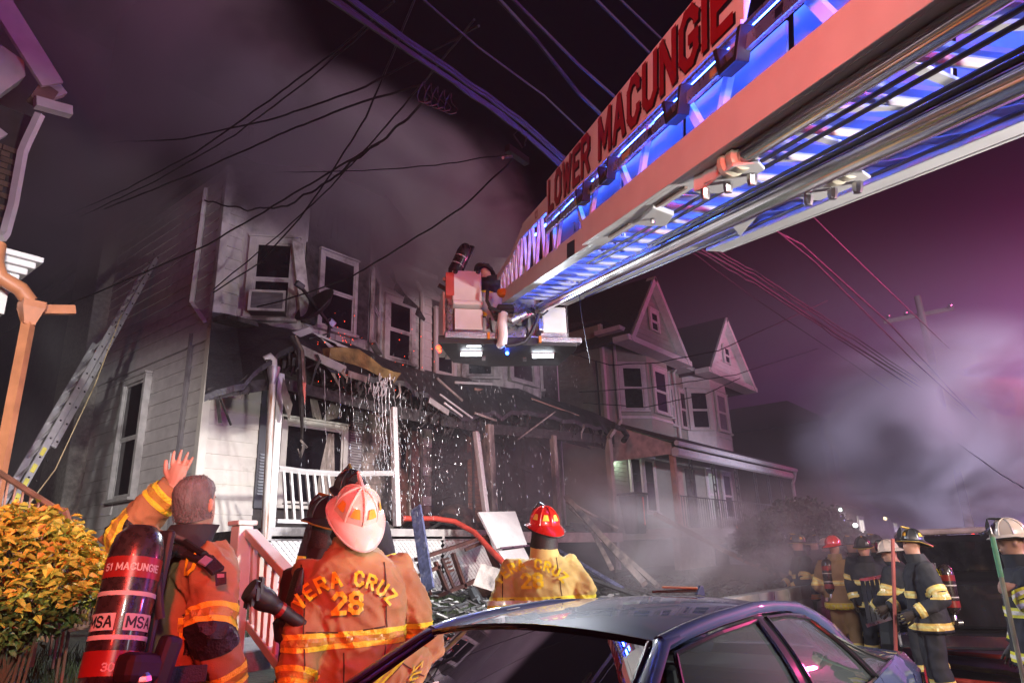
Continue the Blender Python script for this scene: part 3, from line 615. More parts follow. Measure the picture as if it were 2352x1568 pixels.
# ------------------------------------------------------------------ brick neighbour at the left edge
nb = thing('brick_house', 'brown brick house with white cornice and orange iron porch at left edge', 'house', (0.4, 9, 1.3))
cx = at(47, 400, Y=9.0).x
nw = ob('wall', G().box((-6, 9.03, 1.2), (cx-.004, 9.35, 7.1)), MORT, nb)
ob('gable_wall', G().box((cx-.3, 9.06, 1.2), (cx-.008, 18, 7.0)), BROWNB, nb)
k = 0; z = 4.55
while z < 6.55:
    x = cx-.02-(.11 if k % 2 else 0); first = True
    while x > cx-1.25:
        x0 = x-(.1 if (k % 2 and first) else .205); first = False
        ob('brick', G().box((x0+.006, 9.008+jit(.004), z), (x-.006, 9.029, z+.062)), BROWNB, nw); x = x0
    z += .076; k += 1
a = at(40, 395, Y=8.95)
ob('downspout', G().tube([at(92, 262, Y=8.75), at(60, 330, Y=8.9), at(52, 350, Y=8.93), at(30, 470, Y=8.95), at(12, 535, Y=8.95), at(2, 548, Y=8.9)], .055, 4), WHITEP, nb)
ob('gutter', G().bar(at(80, 235, Y=8.6), at(163, 258, Y=8.6), .12, .12), GTRIM, nb); ob('gutter', G().bar(at(112, 215, Y=8.75), at(140, 205, Y=8.75), .12, .16), GTRIM, nb)
ob('rake_board', G().bar(at(-40, -60, Y=8.5), at(120, 195, Y=8.5), .05, .26), GTRIM, nb)
ob('soffit', G().prism([at(-10, 95, Y=8.7), at(55, 140, Y=8.7), at(58, 175, Y=8.7), at(-10, 225, Y=8.7)], (0, .25, 0)), GTRIM, nb)
ob('rafter_end', G().bar(at(85, 240, Y=8.7), at(110, 205, Y=8.7), .16, .2), mat('brown_trim', (.2, .12, .09), .6), nb)
ob('window_head', G().prism([at(-5, 290, Y=8.95), at(18, 308, Y=8.95), at(-5, 322, Y=8.95)], (0, .1, 0)), GTRIM, nb)
# porch cornice in three stepped mouldings
ctip = at(103, 592, Y=7.75)
for k, (xo, za, zb, yo) in enumerate(((0, -.06, 0, 0), (-.05, -.13, -.062, .04), (-.10, -.20, -.132, .08), (-.15, -.34, -.202, .12))):
    ob('cornice', G().box((-4, 7.75+yo, ctip.z+za), (ctip.x+xo, 9.0, ctip.z+zb)), WHITEP, nb, bevel=.012)
ob('frieze', G().box((-4, 7.95, ctip.z-.62), (ctip.x-.2, 8.9, ctip.z-.342)), WHITEP, nb)
ob('panel', G().box((-4, 7.93, ctip.z-.55), (ctip.x-.46, 7.948, ctip.z-.345)), mat('pink_panel', (.5, .25, .25), .6), nb)
p0 = at(65, 742, Y=7.72); p1 = at(4, 1010, Y=7.72); p1.x = p0.x; 
od = ob('downspout', G().tube([p0, V((p0.x, p0.y, 1.3))], .062, 4), ORNG, nb, label='orange painted downspout on the porch corner')
ob('leader_head', G().lathe([(.07, 0), (.075, .03), (.135, .17), (.14, .24), (.12, .24)], p0-V((0, 0, .02)), 4), ORNG, od)
ob('elbow', G().tube([p0+V((-.02, 0, .22)), p0+V((-.12, 0, .33)), p0+V((-.3, 0, .4)), p0+V((-.36, .02, .55)), p0+V((-.36, .06, .75))], .075, 12), ORNG, od, smooth=True)
ob('spout_stub', G().bar(p0+V((.1, 0, .17)), p0+V((.38, 0, .24)), .07, .09), ORNG, od)
ic = ob('iron_column', G().bar(V((p0.x-.3, 7.85, ctip.z-.62)), V((p0.x-.3, 7.85, 1.9)), .04, .04, (0, 1, 0)), mat('rust_red_iron', (.26, .05, .03), .45), nb)
ob('column_bar', G().bar(V((p0.x-.62, 7.85, ctip.z-.62)), V((p0.x-.62, 7.85, 1.9)), .03, .03, (0, 1, 0)), IRON, ic)
for k in range(8):
    z = ctip.z-.8-.22*k
    ob('scroll', G().tube([V((p0.x-.46+.1*math.cos(t)*(1-t/9), 7.85, z+.1*math.sin(t)*(1-t/9))) for t in [i*.6 for i in range(13)]], .009, 5), IRON, ic)
ob('arch', G().tube([V((p0.x-.3, 7.85, ctip.z-.85)), V((p0.x-.5, 7.85, ctip.z-.72)), V((p0.x-.9, 7.85, ctip.z-.64))], .03, 6), mat('rust_red_iron', (.26, .05, .03), .45), ic)
# ------------------------------------------------------------------ neighbour's stair rail and scroll fence
sr = thing('stair_railing', 'thin brown iron stair railing descending behind the yellow bush', 'railing', tuple(at(150, 1400, r=5.6)))
A = at(-12, 1078, r=6.6); B = at(128, 1168, r=5.8); Cc = at(188, 1290, r=5.2); B2 = at(150, 1172, r=5.75)
ob('handrail', G().tube([A, B, B2, Cc], .022, 6), IRON, sr)
ob('newel', G().bar(B-V((0, 0, 1.0)), B, .035, .035, (0, 1, 0)), IRON, sr)
for k in range(8):
    t = k/8; p = A.lerp(B, t); ob('baluster', G().bar(p-V((0, 0, .85)), p, .014, .014, (0, 1, 0)), IRON, sr)
for k in range(5):
    t = k/5+.1; p = B2.lerp(Cc, t); ob('baluster', G().bar(p-V((0, 0, .8)), p, .014, .014, (0, 1, 0)), IRON, sr)
fe = thing('iron_fence', 'low scrolled brown iron fence between the bush and the raised arm firefighter', 'fence', tuple(at(200, 1455, r=5)))
A, B = at(186, 1285, r=5.1), at(285, 1268, r=5.1); lo_ = at(160, 1450, r=5.1); hh = A.z-lo_.z
ob('top_rail', G().bar(A, B, .03, .022), IRON, fe); ob('bottom_rail', G().bar(A-V((0, 0, hh*.98)), B-V((0, 0, hh*.98)), .025, .02), IRON, fe)
for k in range(12):
    p = A.lerp(B, k/11)
    if k in (4, 8): 
        for s in range(3): 
            cz = p.z-hh*(.2+.3*s); ob('scroll', G().tube([V((p.x+.06*math.cos(t)*(1-t/9), p.y, cz+.075*math.sin(t)*(1-t/9))) for t in [i*.7 for i in range(12)]], .007, 5), IRON, fe)
    ob('picket', G().bar(p-V((0, 0, hh)), p, .013, .013, (0, 1, 0)), IRON, fe)
ob('brace', G().bar(at(140, 1395, r=5.08), at(165, 1450, r=5.08), .02, .02), IRON, fe)
# ------------------------------------------------------------------ front steps and white stair railing
st = thing('steps', 'grey concrete steps climbing from the sidewalk beside the white railing', 'steps', (2.85, 3.95, .13))
for k in range(6):
    ob('step', G().box((2.2, 3.72+.2*k, .13), (3.5, 3.72+.2*k+(.2 if k < 5 else .9), .13+.17*(k+1))), GREYC, st, bevel=.015)
wr = thing('stair_railing', 'white wooden stair railing with square newel left of the helmeted firefighter', 'railing', tuple(at(557, 1490, Y=4.6)))
NB, NT = at(556, 1495, Y=4.6), at(557, 1207, Y=4.6); NB.x = NT.x; 
ob('newel', G().box((NB.x-.055, 4.545, NB.z-.1), (NB.x+.055, 4.655, NT.z)), WHITEP, wr, bevel=.008)
ob('newel_cap', G().box((NB.x-.075, 4.525, NT.z+.001), (NB.x+.075, 4.675, NT.z+.035)), WHITEP, wr, bevel=.01)
T0, T1 = at(575, 1222, Y=4.55), at(725, 1385, Y=3.55); L0, L1 = at(572, 1432, Y=4.55), at(690, 1590, Y=3.55)
ob('handrail', G().bar(T0, T1, .09, .055), WHITEP, wr, bevel=.008); ob('bottom_rail', G().bar(L0, L1, .05, .06), WHITEP, wr, bevel=.006)
for k in range(8):
    t = (k+.6)/8.2; ob('baluster', G().bar(L0.lerp(L1, t), T0.lerp(T1, t), .035, .035, (0, 1, 0)), WHITEP, wr, bevel=.004)
n2 = at(358, 1112, Y=7.2); solo('railing_post', G().box((n2.x-.06, 7.14, 1.3), (n2.x+.06, 7.26, n2.z)), WHITEP, 'white square railing post behind the raised arm of the bareheaded firefighter', 'post', bevel=.008)
# ------------------------------------------------------------------ pale green twin house on the right
gh = thing('twin_house', 'pale green twin house with two steep gables beyond the aerial ladder bucket', 'house', (17.6, 10.5, 1.3))
GX0, GX1 = 17.6, 27.6
ob('front_wall', G().box((GX0+.02, 10.52, 1.2), (GX1, 10.8, 8.35)), GREEN, gh)
gs = ob('side_wall', G().box((GX0, 10.52, 1.2), (GX0+.2, 22, 8.6)), GREEN, gh)
for k in range(30): ob('siding_board', G().box((GX0-.012, 10.55, 4.6+.13*k), (GX0-.002, 14, 4.6+.13*k+.118)), GREEN, gs)
ob('back_mass', G().box((GX0+.21, 10.81, 1.2), (GX1-.01, 22, 8.3)), DARKIN, gh)
ob('side_roof', G().prism([(GX0-.25, 10.2, 8.62), (GX0-.25, 22, 8.62), (GX0-.25, 22, 9.6), (GX0-.25, 16, 9.6)], (4.8, 0, 0)), ROOFD, gh)
ob('corner_board', G().box((GX0-.03, 10.42, 1.3), (GX0+.1, 10.519, 8.6)), GTRIM, gh)
ob('downspout', G().tube([(18.25, 10.3, 8.4), (18.25, 10.38, 8.1), (18.25, 10.38, 4.9)], .05, 6), GTRIM, gh)
ob('cable_riser', G().bar((17.45, 10.6, 4.7), (17.45, 10.6, 7.4), .04, .04, (0, 1, 0)), BLACKR, gh)
def gbay(x0, sg, mt):
    P = [V((x0+sg*d, y, 0)) for d, y in ((0, 10.5), (.85, 9.8), (2.3, 9.8), (3.15, 10.5))]
    b_ = ob('bay', G().prism([p+V((0, 0, 5.2)) for p in P], (0, 0, 3.1)), mt, gh)
    for i in range(3):
        p, q = P[i], P[i+1]
        if q.x < p.x: p, q = q, p
        ex = (q-p).normalized(); nn = V((ex.y, -ex.x, 0)); nn = nn if nn.y < 0 else -nn
        w_ = .66 if i != 1 else .75; a0 = ((q-p).length-w_)/2
        window(b_, p+ex*a0+nn*.0, ex, nn, w_, 6.0, 7.35, GTRIM, .13, pane=(BLIND if (mt is GTRIM and i == 1) else PANE))
    ob('sill_band', G().prism([p+V((0, -.03 if abs(p.y-9.8) < .1 else 0, 5.72)) for p in P], (0, 0, .08)), GTRIM, b_)
    return b_
gbay(18.35, 1, GREEN); gbay(26.45, -1, GTRIM)
for x in (21.85, 22.85): window(gh, (x, 10.52, 0), (1, 0, 0), (0, -1, 0), .42, 6.0, 7.3, GTRIM, .1)
ob('downspout', G().tube([(22.42, 10.1, 8.2), (22.42, 10.4, 7.9), (22.42, 10.4, 5)], .05, 6), GTRIM, gh)
def gable(pl, pr, pa, Y, mt, sm):
    l, r_, a_ = at(*pl, Y=Y), at(*pr, Y=Y), at(*pa, Y=Y); r_.z = l.z; a_.x = (l.x+r_.x)/2
    g = ob('gable', G().prism([l, r_, a_], (0, .25, 0)), sm, gh)
    for k in range(14):
        t0, t1 = k/14, (k+.9)/14
        ob('siding_board', G().prism([l.lerp(a_, t0)+V((.05, -.012, .0)), r_.lerp(a_, t0)+V((-.05, -.012, 0)), r_.lerp(a_, t1)+V((-.05, -.004, 0)), l.lerp(a_, t1)+V((.05, -.004, 0))], (0, .01, 0)), sm, g)
    for s, e in ((l, a_), (r_, a_)):
        d = (e-s).normalized(); ob('rake', G().bar(s-d*.25+V((0, -.12, .03)), e+d*.06+V((0, -.12, .03)), .06 if False else .3, .17), mt, g)
    ob('eave_return', G().box((l.x-.35, Y-.25, l.z-.2), (r_.x+.35, Y+.3, l.z-.02)), mt, g)
    c = (l+r_)/2; w0 = c+V((-.22, -.012, (a_.z-l.z)*.26)); window(g, (w0.x, w0.y, 0), (1, 0, 0), (0, -1, 0), .44, w0.z, w0.z+.62, mt, .1, sill=False)
    # roof slopes running back
    ob('roof_slope', G().prism([l+V((-.3, -.2, -.1)), a_+V((0, -.2, .16)), a_+V((0, -.2, .06)), l+V((-.25, -.2, -.2))], (0, 9, 0)), ROOFD, gh)
    ob('roof_slope', G().prism([r_+V((.3, -.2, -.1)), a_+V((0, -.2, .16)), a_+V((0, -.2, .06)), r_+V((.25, -.2, -.2))], (0, 9, 0)), ROOFD, gh)
    return l, r_, a_
gable((1440, 774), (1563, 826), (1485, 645), 9.55, GTRIM, GREEN); gable((1622, 847), (1719, 893), (1651, 737), 9.55, GTRIM, GTRIM)
ob('eave', G().box((17.3, 9.6, 8.16), (19.3, 10.5, 8.3)), GTRIM, gh); ob('eave', G().box((22, 9.9, 8.0), (24.3, 10.5, 8.14)), GTRIM, gh)
# its porch
Q0, Q1, QY, QZ = 17.75, 27.6, 8.5, 2.35
ob('porch_deck', G().box((Q0, QY, QZ-.25), (Q1, 10.5, QZ)), GTRIM, gh)
ob('porch_wall', G().box((17.62, 10.49, 2.3), (GX1, 10.515, 5.2)), GREEN, gh)
for k in range(15): ob('siding_board', G().box((17.66, 10.45, 2.5+.13*k), (18.55, 10.488, 2.5+.13*k+.118)), GREEN, gh)
e0 = at(1554, 1016, Y=QY-.15); e1 = at(1807, 1075, Y=QY-.15); EZ = e0.z
pr_ = ob('porch_roof', G().prism([(Q0-.15, QY-.2, EZ-.02), (Q0-.15, QY-.2, EZ+.08), (Q0-.15, 10.5, EZ+.95), (Q0-.15, 10.5, EZ+.85)], (Q1-Q0+.3, 0, 0)), ROOFD, gh)
ob('porch_side', G().prism([(Q0-.1, QY, EZ-.3), (Q0-.1, QY, EZ), (Q0-.1, 10.5, EZ+.85), (Q0-.1, 10.5, EZ-.3)], (.06, 0, 0)), mat('pink_white', (.62, .5, .46), .6), gh)
ob('gutter', G().tube([(Q0-.2, QY-.22, EZ-.03), (Q1+.3, QY-.22, EZ-.03)], .075, 8), WHITEP, gh, smooth=True)
ob('fascia', G().tube([(Q0-.1, QY-.1, EZ-.25), (Q1-.1, QY-.1, EZ-.25)], .13, 8), WHITEP, gh, smooth=True)
ob('downspout', G().tube([(Q1+.2, QY-.2, EZ-.08), (Q1+.2, QY-.15, EZ-.3), (Q1-.05, QY-.12, EZ-.55), (Q1, QY-.12, 2.2)], .06, 6), WHITEP, gh, smooth=True)
ob('porch_post', G().box((Q0, QY, QZ), (Q0+.14, QY+.14, EZ-.1)), mat('terracotta_post', (.5, .28, .2), .5), gh)
for x in (18.8, 20.4, 22.2, 23.9, 25.2, 26.6):   # lacy iron columns
    c = ob('iron_column', G().bar((x, QY+.05, QZ), (x, QY+.05, EZ-.3), .03, .03, (0, 1, 0)), BLACKI, gh)
    ob('column_bar', G().bar((x+.2, QY+.05, QZ), (x+.2, QY+.05, EZ-.3), .03, .03, (0, 1, 0)), BLACKI, c)
    for k in range(4): ob('lace', G().tube([(x, QY+.05, QZ+.2+.5*k), (x+.1, QY+.05, QZ+.33+.5*k), (x+.2, QY+.05, QZ+.2+.5*k), (x+.1, QY+.05, QZ+.07+.5*k), (x, QY+.05, QZ+.2+.5*k)], .012, 4), BLACKI, c)
pl_ = ob('porch_railing', G().bar((Q0+.2, QY+.04, QZ+.85), (Q1, QY+.04, QZ+.85), .035, .03), BLACKI, gh)
for k in range(60): ob('baluster', G().bar((Q0+.3+.16*k, QY+.04, QZ+.05), (Q0+.3+.16*k, QY+.04, QZ+.85), .018, .018, (0, 1, 0)), BLACKI, pl_)
window(gh, (18.75, 10.48, 0), (1, 0, 0), (0, -1, 0), .62, 2.95, 4.55, GTRIM, .1, sashes=1); window(gh, (19.6, 10.48, 0), (1, 0, 0), (0, -1, 0), .62, 2.95, 4.55, GTRIM, .1, sashes=1)
ob('door', G().box((21.5, 10.42, 2.36), (22.3, 10.47, 4.5)), mat('rose_door', (.4, .22, .18), .5), gh); ob('door', G().box((22.6, 10.42, 2.36), (23.3, 10.47, 4.5)), PANE, gh)
window(gh, (24.4, 10.48, 0), (1, 0, 0), (0, -1, 0), .7, 2.9, 4.5, WHITEP, .12, pane=mat('dim_lit_window', (.3, .3, .3), .5, emit=(.7, .85, .7), estr=.25)); window(gh, (25.8, 10.48, 0), (1, 0, 0), (0, -1, 0), .7, 2.9, 4.5, WHITEP, .12)
pl2 = ob('porch_lamp', G().lathe([(.0, -.09), (.14, -.08), (.17, 0), (.05, .03)], at(1422, 1046, Y=10.3), 12), WARMLAMP, gh, smooth=True)
lamp('porch_lamp_light', 'POINT', tuple(at(1424, 1052, Y=10.2)), 22, (.75, 1, .8), .06)
ob('skirt_wall', G().box((Q0, QY+.1, .2), (Q1, QY+.3, QZ-.251)), mat('pale_skirt', (.42, .38, .36), .7), gh); ob('skirt_panel', G().box((20.0, QY+.05, .4), (20.9, QY+.09, 1.9)), PANE, gh)
ob('gate_pier', G().box((21.4, 7.6, .2), (22.0, 8.4, 2.45)), mat('orange_pier', (.55, .2, .1), .6), gh)
for k in range(6): ob('step', G().box((20.9, 8.3-.32*k, .15), (21.35, 8.3-.32*k+.32, 2.2-.33*k)), GREYC, gh)
ra = solo('stair_railing', G().tube([at(1505, 1180, Y=8.3), at(1660, 1262, Y=7.8), at(1740, 1300, Y=7), at(1905, 1360, Y=5.8)], .07, 4), mat('brown_timber_rail', (.28, .15, .09), .6), 'long brown wooden handrail descending from the green house porch behind the smoke', 'railing')
fr2 = thing('porch_chair', 'folding chair frame standing on the green house porch railing side', 'chair', tuple(at(1480, 1230, Y=9))) if False else None
tb = at(1460, 1215, Y=9.0); bb = thing('black_bin', 'black wheeled bin standing on the near end of the green house porch', 'bin', (tb.x, 9.0, 2.2))
ob('body', G().loft([[(tb.x+sx*.2, 9+sy*.2, 2.2) for sx, sy in ((-1, -1), (1, -1), (1, 1), (-1, 1))], [(tb.x+sx*.28, 9+sy*.28, 3.15) for sx, sy in ((-1, -1), (1, -1), (1, 1), (-1, 1))]]), BLACKR, bb, bevel=.03)
ob('lid', G().box((tb.x-.31, 8.7, 3.16), (tb.x+.31, 9.31, 3.22)), BLACKR, bb, bevel=.02); ob('stripe', G().box((tb.x-.02, 8.70, 2.4), (tb.x+.02, 8.725, 3.1)), mat('red_tape', (.6, .05, .04), .5), bb)
# ------------------------------------------------------------------ dark brick house and its neighbours farther right
dh = thing('brick_house', 'dark brick house with small lit awning beyond the green twin house', 'house', (32, 8, .5))
ob('wall', G().box((32, 8.2, .3), (42, 20, 7.0)), DKBR, dh)
for k in range(26): ob('brick_course', G().box((31.985, 8.21, 1.0+.23*k), (31.998, 16, 1.0+.23*k+.2)), DKBR, dh)
ob('roof', G().prism([(31.6, 7.7, 7.0), (31.6, 20, 7.0), (34, 20, 8.6), (34, 10, 8.6)], (8, 0, 0)), ROOFD, dh)
window(dh, (33.2, 8.19, 0), (1, 0, 0), (0, -1, 0), .9, 4.6, 6.0, GTRIM, .12, mull=1); window(dh, (36.5, 8.19, 0), (1, 0, 0), (0, -1, 0), .9, 4.6, 6.0, GTRIM, .12)
window(dh, (32.4, 8.19, 0), (1, 0, 0), (0, -1, 0), .9, 1.7, 3.0, GTRIM, .1, pane=VIOWIN, mull=1)
window(dh, (35.6, 8.19, 0), (1, 0, 0), (0, -1, 0), .9, 1.6, 2.9, GTRIM, .1, pane=LITWIN, mull=1)
ob('awning', G().prism([(32.3, 6.9, 3.15), (32.3, 8.2, 3.5), (32.3, 8.2, 3.42), (32.3, 6.9, 3.07)], (5.2, 0, 0)), GTRIM, dh)
wm = ob('wall_lamp', G().ball((34.3, 8.0, 2.6), .1), WARMLAMP, dh); lamp('wall_lamp_light', 'POINT', (34.3, 7.8, 2.6), 60, (1, .95, .9), .1)
ob('window_fan', G().box((31.9, 8.9, 1.9), (31.99, 9.7, 2.6)), GTRIM, dh)
for k, (x, h) in enumerate(((46, 6.2), (58, 6.8), (72, 6.0))):
    o = thing('row_house', ['dim row house two doors past the dark brick house', 'dim row house at the far bend of the street', 'farthest dim row house behind the crowd'][k], 'house', (x, 9, .2))
    ob('wall', G().box((x, 9, 0), (x+9, 18, h)), DKBR, o); ob('roof', G().prism([(x-.3, 8.6, h), (x-.3, 18, h), (x-.3, 13, h+2)], (9.6, 0, 0)), ROOFD, o)
    f = window(o, (x+1.2, 8.98, 0), (1, 0, 0), (0, -1, 0), 1.2, 1.6, 3.0, GTRIM, .1, pane=LITWIN if k == 0 else PANE); window(o, (x+5, 8.98, 0), (1, 0, 0), (0, -1, 0), 1.2, 4.2, 5.4, GTRIM, .1)
    ob('porch_roof', G().prism([(x, 7, 3.1), (x, 9, 3.7), (x, 9, 3.6), (x, 7, 3.0)], (6, 0, 0)), ROOFD, o)
# white picket stair on the far side
pf = thing('picket_fence', 'pale picket fence climbing the bank behind the far firefighters', 'fence', (24, 6.6, .3))
for k in range(30): ob('picket', G().box((24+.28*k, 6.6, .3), (24.1+.28*k, 6.63, 1.5+.02*k)), GTRIM, pf)
ob('rail', G().bar((24, 6.65, 1.2), (32.2, 6.65, 1.8), .04, .08), GTRIM, pf)
# ------------------------------------------------------------------ utility pole and wires
POLE = at(2232, 1230, r=28); pX, pY = POLE.x, POLE.y
WOODP = mat('pole_wood', (.14, .11, .10), .8, var=.2, scale=4, stretch=(3, 3, .3), bump=.3)
up_ = thing('utility_pole', 'tall wooden utility pole with crossarm fading into purple smoke', 'pole', (pX, pY, 0))
ob('shaft', G().tube([(pX, pY, 0), (pX, pY, 10.4)], [.16, .11], 10), WOODP, up_, smooth=True)
ob('crossarm', G().bar(at(2030, 740, r=28), at(2190, 708, r=28.4), .12, .14), WOODP, up_)
for x, y in ((2040, 727), (2080, 720), (2182, 703)): ob('insulator', G().lathe([(.03, -.08), (.07, -.05), (.05, 0), (.08, .04), (.0, .1)], at(x, y, r=28.1), 8), STEEL, up_)
WIREM = mat('black_wire', (.007, .007, .008), .5, spec=.5)
def wire(pts, rad, label, group=None, m=WIREM, wob=0, sub=10):
    P = []
    for a_, b_ in zip(pts, pts[1:]):
        for i in range(sub):
            q = a_.lerp(b_, i/sub)
            if wob: q += V((0, 0, wob*noise.noise((q.x*3, q.y*3, 2))))
            P.append(q)
    P.append(pts[-1]); return solo('overhead_wire', G().tube(P, rad, 5), m, label, 'wire', group or 'overhead wires')
WY_ = 2.9
def sw_(lst, rad, label, Y=WY_, group=None, wob=.0): return wire([at(x, y, Y=Y) for x, y in lst], rad, label, group, wob=wob)
sw_([(700, -40), (870, 72), (1010, 165), (1150, 260), (1290, 378), (1480, 500), (1730, 640), (1960, 792), (2140, 905), (2290, 1010)], .02, 'thickest black bundled cable running diagonally down to the ladder sign')
for k, (dy, lab) in enumerate(((-18, 'upper strand twisted beside the thickest diagonal cable'), (-10, 'middle strand twisted beside the thickest diagonal cable'), (10, 'lowest strand hanging just under the thickest diagonal cable'))):
    sw_([(740, -40+dy), (870, 62+dy), (1010, 158+dy), (1150, 256+dy), (1290, 376+dy), (1480, 498+dy), (1730, 638+dy), (1960, 790+dy), (2290, 1008+dy)], .014, lab, wob=.04)
sw_([(1110, -40), (1230, 90), (1330, 215), (1450, 330), (1600, 440), (1840, 560), (2045, 745), (2280, 1000)], .016, 'blue lit wire bending from top centre toward the C of the sign', Y=2.4)
sw_([(1150, -30), (1330, 150), (1500, 300), (1870, 600), (2100, 830), (2270, 985)], .012, 'wire just above the blue lit bent one at top centre', Y=2.2)
sw_([(1360, -10), (1480, 110), (1600, 235), (1930, 560), (2180, 800)], .012, 'faint wire at top centre passing behind the letter N', Y=2.0)
sw_([(1415, -10), (1530, 100), (1640, 205), (1900, 440)], .010, 'faintest wire at top centre nearest to the sign top', Y=1.9)
sw_([(950, -20), (1100, 110), (1250, 220), (1345, 310), (1590, 470)], .010, 'thin wire above the thick bundle meeting the sign near the letter R', Y=3.0)
def dw(lst, rad, label, wob=.02): return wire([at(x, y, r=r) for x, y, r in lst], rad, label, wob=wob)
dw([(960, -20, 5), (900, 130, 6), (840, 270, 7.2), (760, 400, 8.6), (690, 500, 9.8), (600, 600, 10.6), (490, 672, 11.0)], .012, 'service drop curving from top centre to the upper left window corner')
dw([(1090, 45, 4.5), (960, 205, 5.6), (860, 320, 7), (760, 430, 8.6), (640, 540, 10), (490, 665, 11.0)], .010, 'second service drop converging at the upper left window corner')
dw([(905, 5, 5), (780, 110, 6), (620, 230, 7.5), (450, 350, 9), (280, 440, 12), (95, 520, 16)], .011, 'long drop wire sloping down left across the smoke, upper of the pair')
dw([(860, 55, 5.2), (700, 190, 6.4), (540, 310, 8), (360, 415, 10), (180, 500, 14)], .009, 'long drop wire sloping down left across the smoke, lower of the pair')
dw([(970, 195, 5.6), (800, 245, 6.6), (640, 310, 8), (440, 400, 10), (240, 480, 13)], .012, 'drop wire from the coil leaning left over the burned house roof')
dw([(1100, 60, 4.5), (970, 130, 5.4), (840, 200, 6.4), (640, 270, 8), (420, 320, 10), (200, 330, 14)], .012, 'sagging wire flattening out toward the far left of the smoke')
dw([(1185, 358, 7), (1060, 480, 8), (900, 580, 9), (800, 640, 9.8), (650, 690, 10), (590, 705, 10.2)], .012, 'drop wire from the bundle clamp down to the air conditioner window')
dw([(980, 230, 5.7), (880, 320, 6.6), (760, 410, 7.8), (660, 475, 9), (560, 482, 10.6), (470, 460, 11.5)], .014, 'kinked dark drop wire ending at the house corner above the siding strip', wob=.07)
dw([(870, 330, 6.6), (700, 430, 8), (480, 560, 9.6), (300, 640, 11), (80, 730, 13)], .012, 'straight drop wire crossing the ladder and the side wall to the far left')
dw([(1180, 352, 7), (1000, 380, 8), (830, 392, 9), (600, 398, 12), (340, 385, 16)], .008, 'nearly level thin wire low across the left smoke')
dw([(1270, 800, 16.5), (1400, 838, 17), (1510, 833, 17.5), (1650, 805, 18.5), (1900, 690, 24)], .014, 'low wire sagging across the green house below the gable')
dw([(1330, 900, 16.5), (1500, 890, 17), (1690, 860, 19), (1880, 800, 26)], .012, 'low wire crossing the green house windows at mid height')
dw([(1340, 925, 16.5), (1480, 935, 17), (1620, 905, 18.5), (1700, 868, 20)], .012, 'lowest wire crossing the green house window sills')
dw([(1590, 580, 12), (1740, 690, 16), (1950, 830, 21), (2352, 1110, 27)], .010, 'faint reddish wire low in the purple haze over the right roofs')
dw([(2190, 1010, 24), (2300, 1090, 16), (2360, 1125, 13)], .010, 'faint wire leaving the right edge below the bright smoke')
cl_ = thing('cable_coil', 'loops of slack black cable hanging from the thick diagonal bundle', 'cable', tuple(at(1000, 190, Y=WY_)))
for k in range(5):
    c = at(975+13*k, 197+5*k, Y=WY_); ob('loop', G().tube([c+V((.05*math.cos(t)+.01*k, .03*math.sin(2*t), -.06+.085*math.sin(t))) for t in [i*.524 for i in range(13)]], .005, 4), WIREM, cl_)
sp = thing('splice_clamp', 'cable splice with bent loop where drop wires leave the bundle', 'clamp', tuple(at(1180, 350, Y=WY_)))
ob('clamp', G().bar(at(1165, 340, Y=WY_), at(1210, 372, Y=WY_), .05, .06), WIREM, sp); ob('loop', G().tube([at(x, y, Y=WY_) for x, y in ((1200, 340), (1180, 310), (1195, 295), (1212, 305), (1205, 335))], .006, 5), WIREM, sp); ob('dead_end', G().tube([at(1175, 360, Y=WY_), at(1155, 362, Y=WY_-.1)], .012, 6), SCORCH, sp)
# ------------------------------------------------------------------ aerial ladder
LT = V((6.48, 4.69, 4.67)); LD = ray(880, 880); LL = LD.cross(V((0, 0, 1))).normalized(); LU = LL.cross(LD)
def LP(s, a, b): return LT+LD*s+LL*a+LU*b
def lpx(x, y, a=None, b=None):
    d = ray(x, y); t = ((LT-CAM).dot(LU)+b)/d.dot(LU) if b is not None else ((LT-CAM).dot(LL)+a)/d.dot(LL)
    return CAM+d*t
def lbox(g, s0, s1, a0, a1, b0, b1):
    return g.add([LP(s, a, b) for b in (b0, b1) for s, a in ((s0, a0), (s1, a0), (s1, a1), (s0, a1))], [(0, 3, 2, 1), (4, 5, 6, 7), (0, 1, 5, 4), (1, 2, 6, 5), (2, 3, 7, 6), (3, 0, 4, 7)])
LW = mat('ladder_white_paint', (.74, .73, .72), .38, var=.04, stain=(.5, .48, .46), stain_amt=.2, stain_scale=5)
CHROME = mat('polished_steel', (.78, .78, .8), .16, metal=1, var=.03, scale=2)
REDL = mat('red_vinyl', (.26, .006, .008), .4, var=.05); BLKL = mat('black_vinyl', (.012, .012, .014), .4)
BLUES = mat('blue_led_strip', (.1, .15, 1), .5, emit=(.03, .10, 1), estr=75)
al = thing('aerial_ladder', 'white aerial ladder with blue lights and LOWER MACUNGIE sign reaching in from top right', 'ladder', tuple(LP(-9.8, 0, 0)))
SN = -9.8
def rail(name, s0, s1, a, side, h, b0=0, fl=.1):
    g = G(); lbox(g, s0, s1, a-.012, a+.012, b0, b0+h); lbox(g, s0, s1, a+(.013 if side > 0 else -fl), a+(fl if side > 0 else -.013), b0+.002, b0+.022); lbox(g, s0, s1, a+(.013 if side > 0 else -.06), a+(.06 if side > 0 else -.013), b0+h-.02, b0+h-.002)
    return ob(name, g, LW, al, bevel=.004)
rail('base_rail', -4.4, 0, -.47, 1, .17, .03); rail('base_rail', -4.4, 0, .34, -1, .15, .03)
rail('base_rail', SN, -3.9, -.60, 1, .17, -.03, .13); rail('base_rail', SN, -3.9, .40, -1, .15, -.03, .12)
s = -4.2
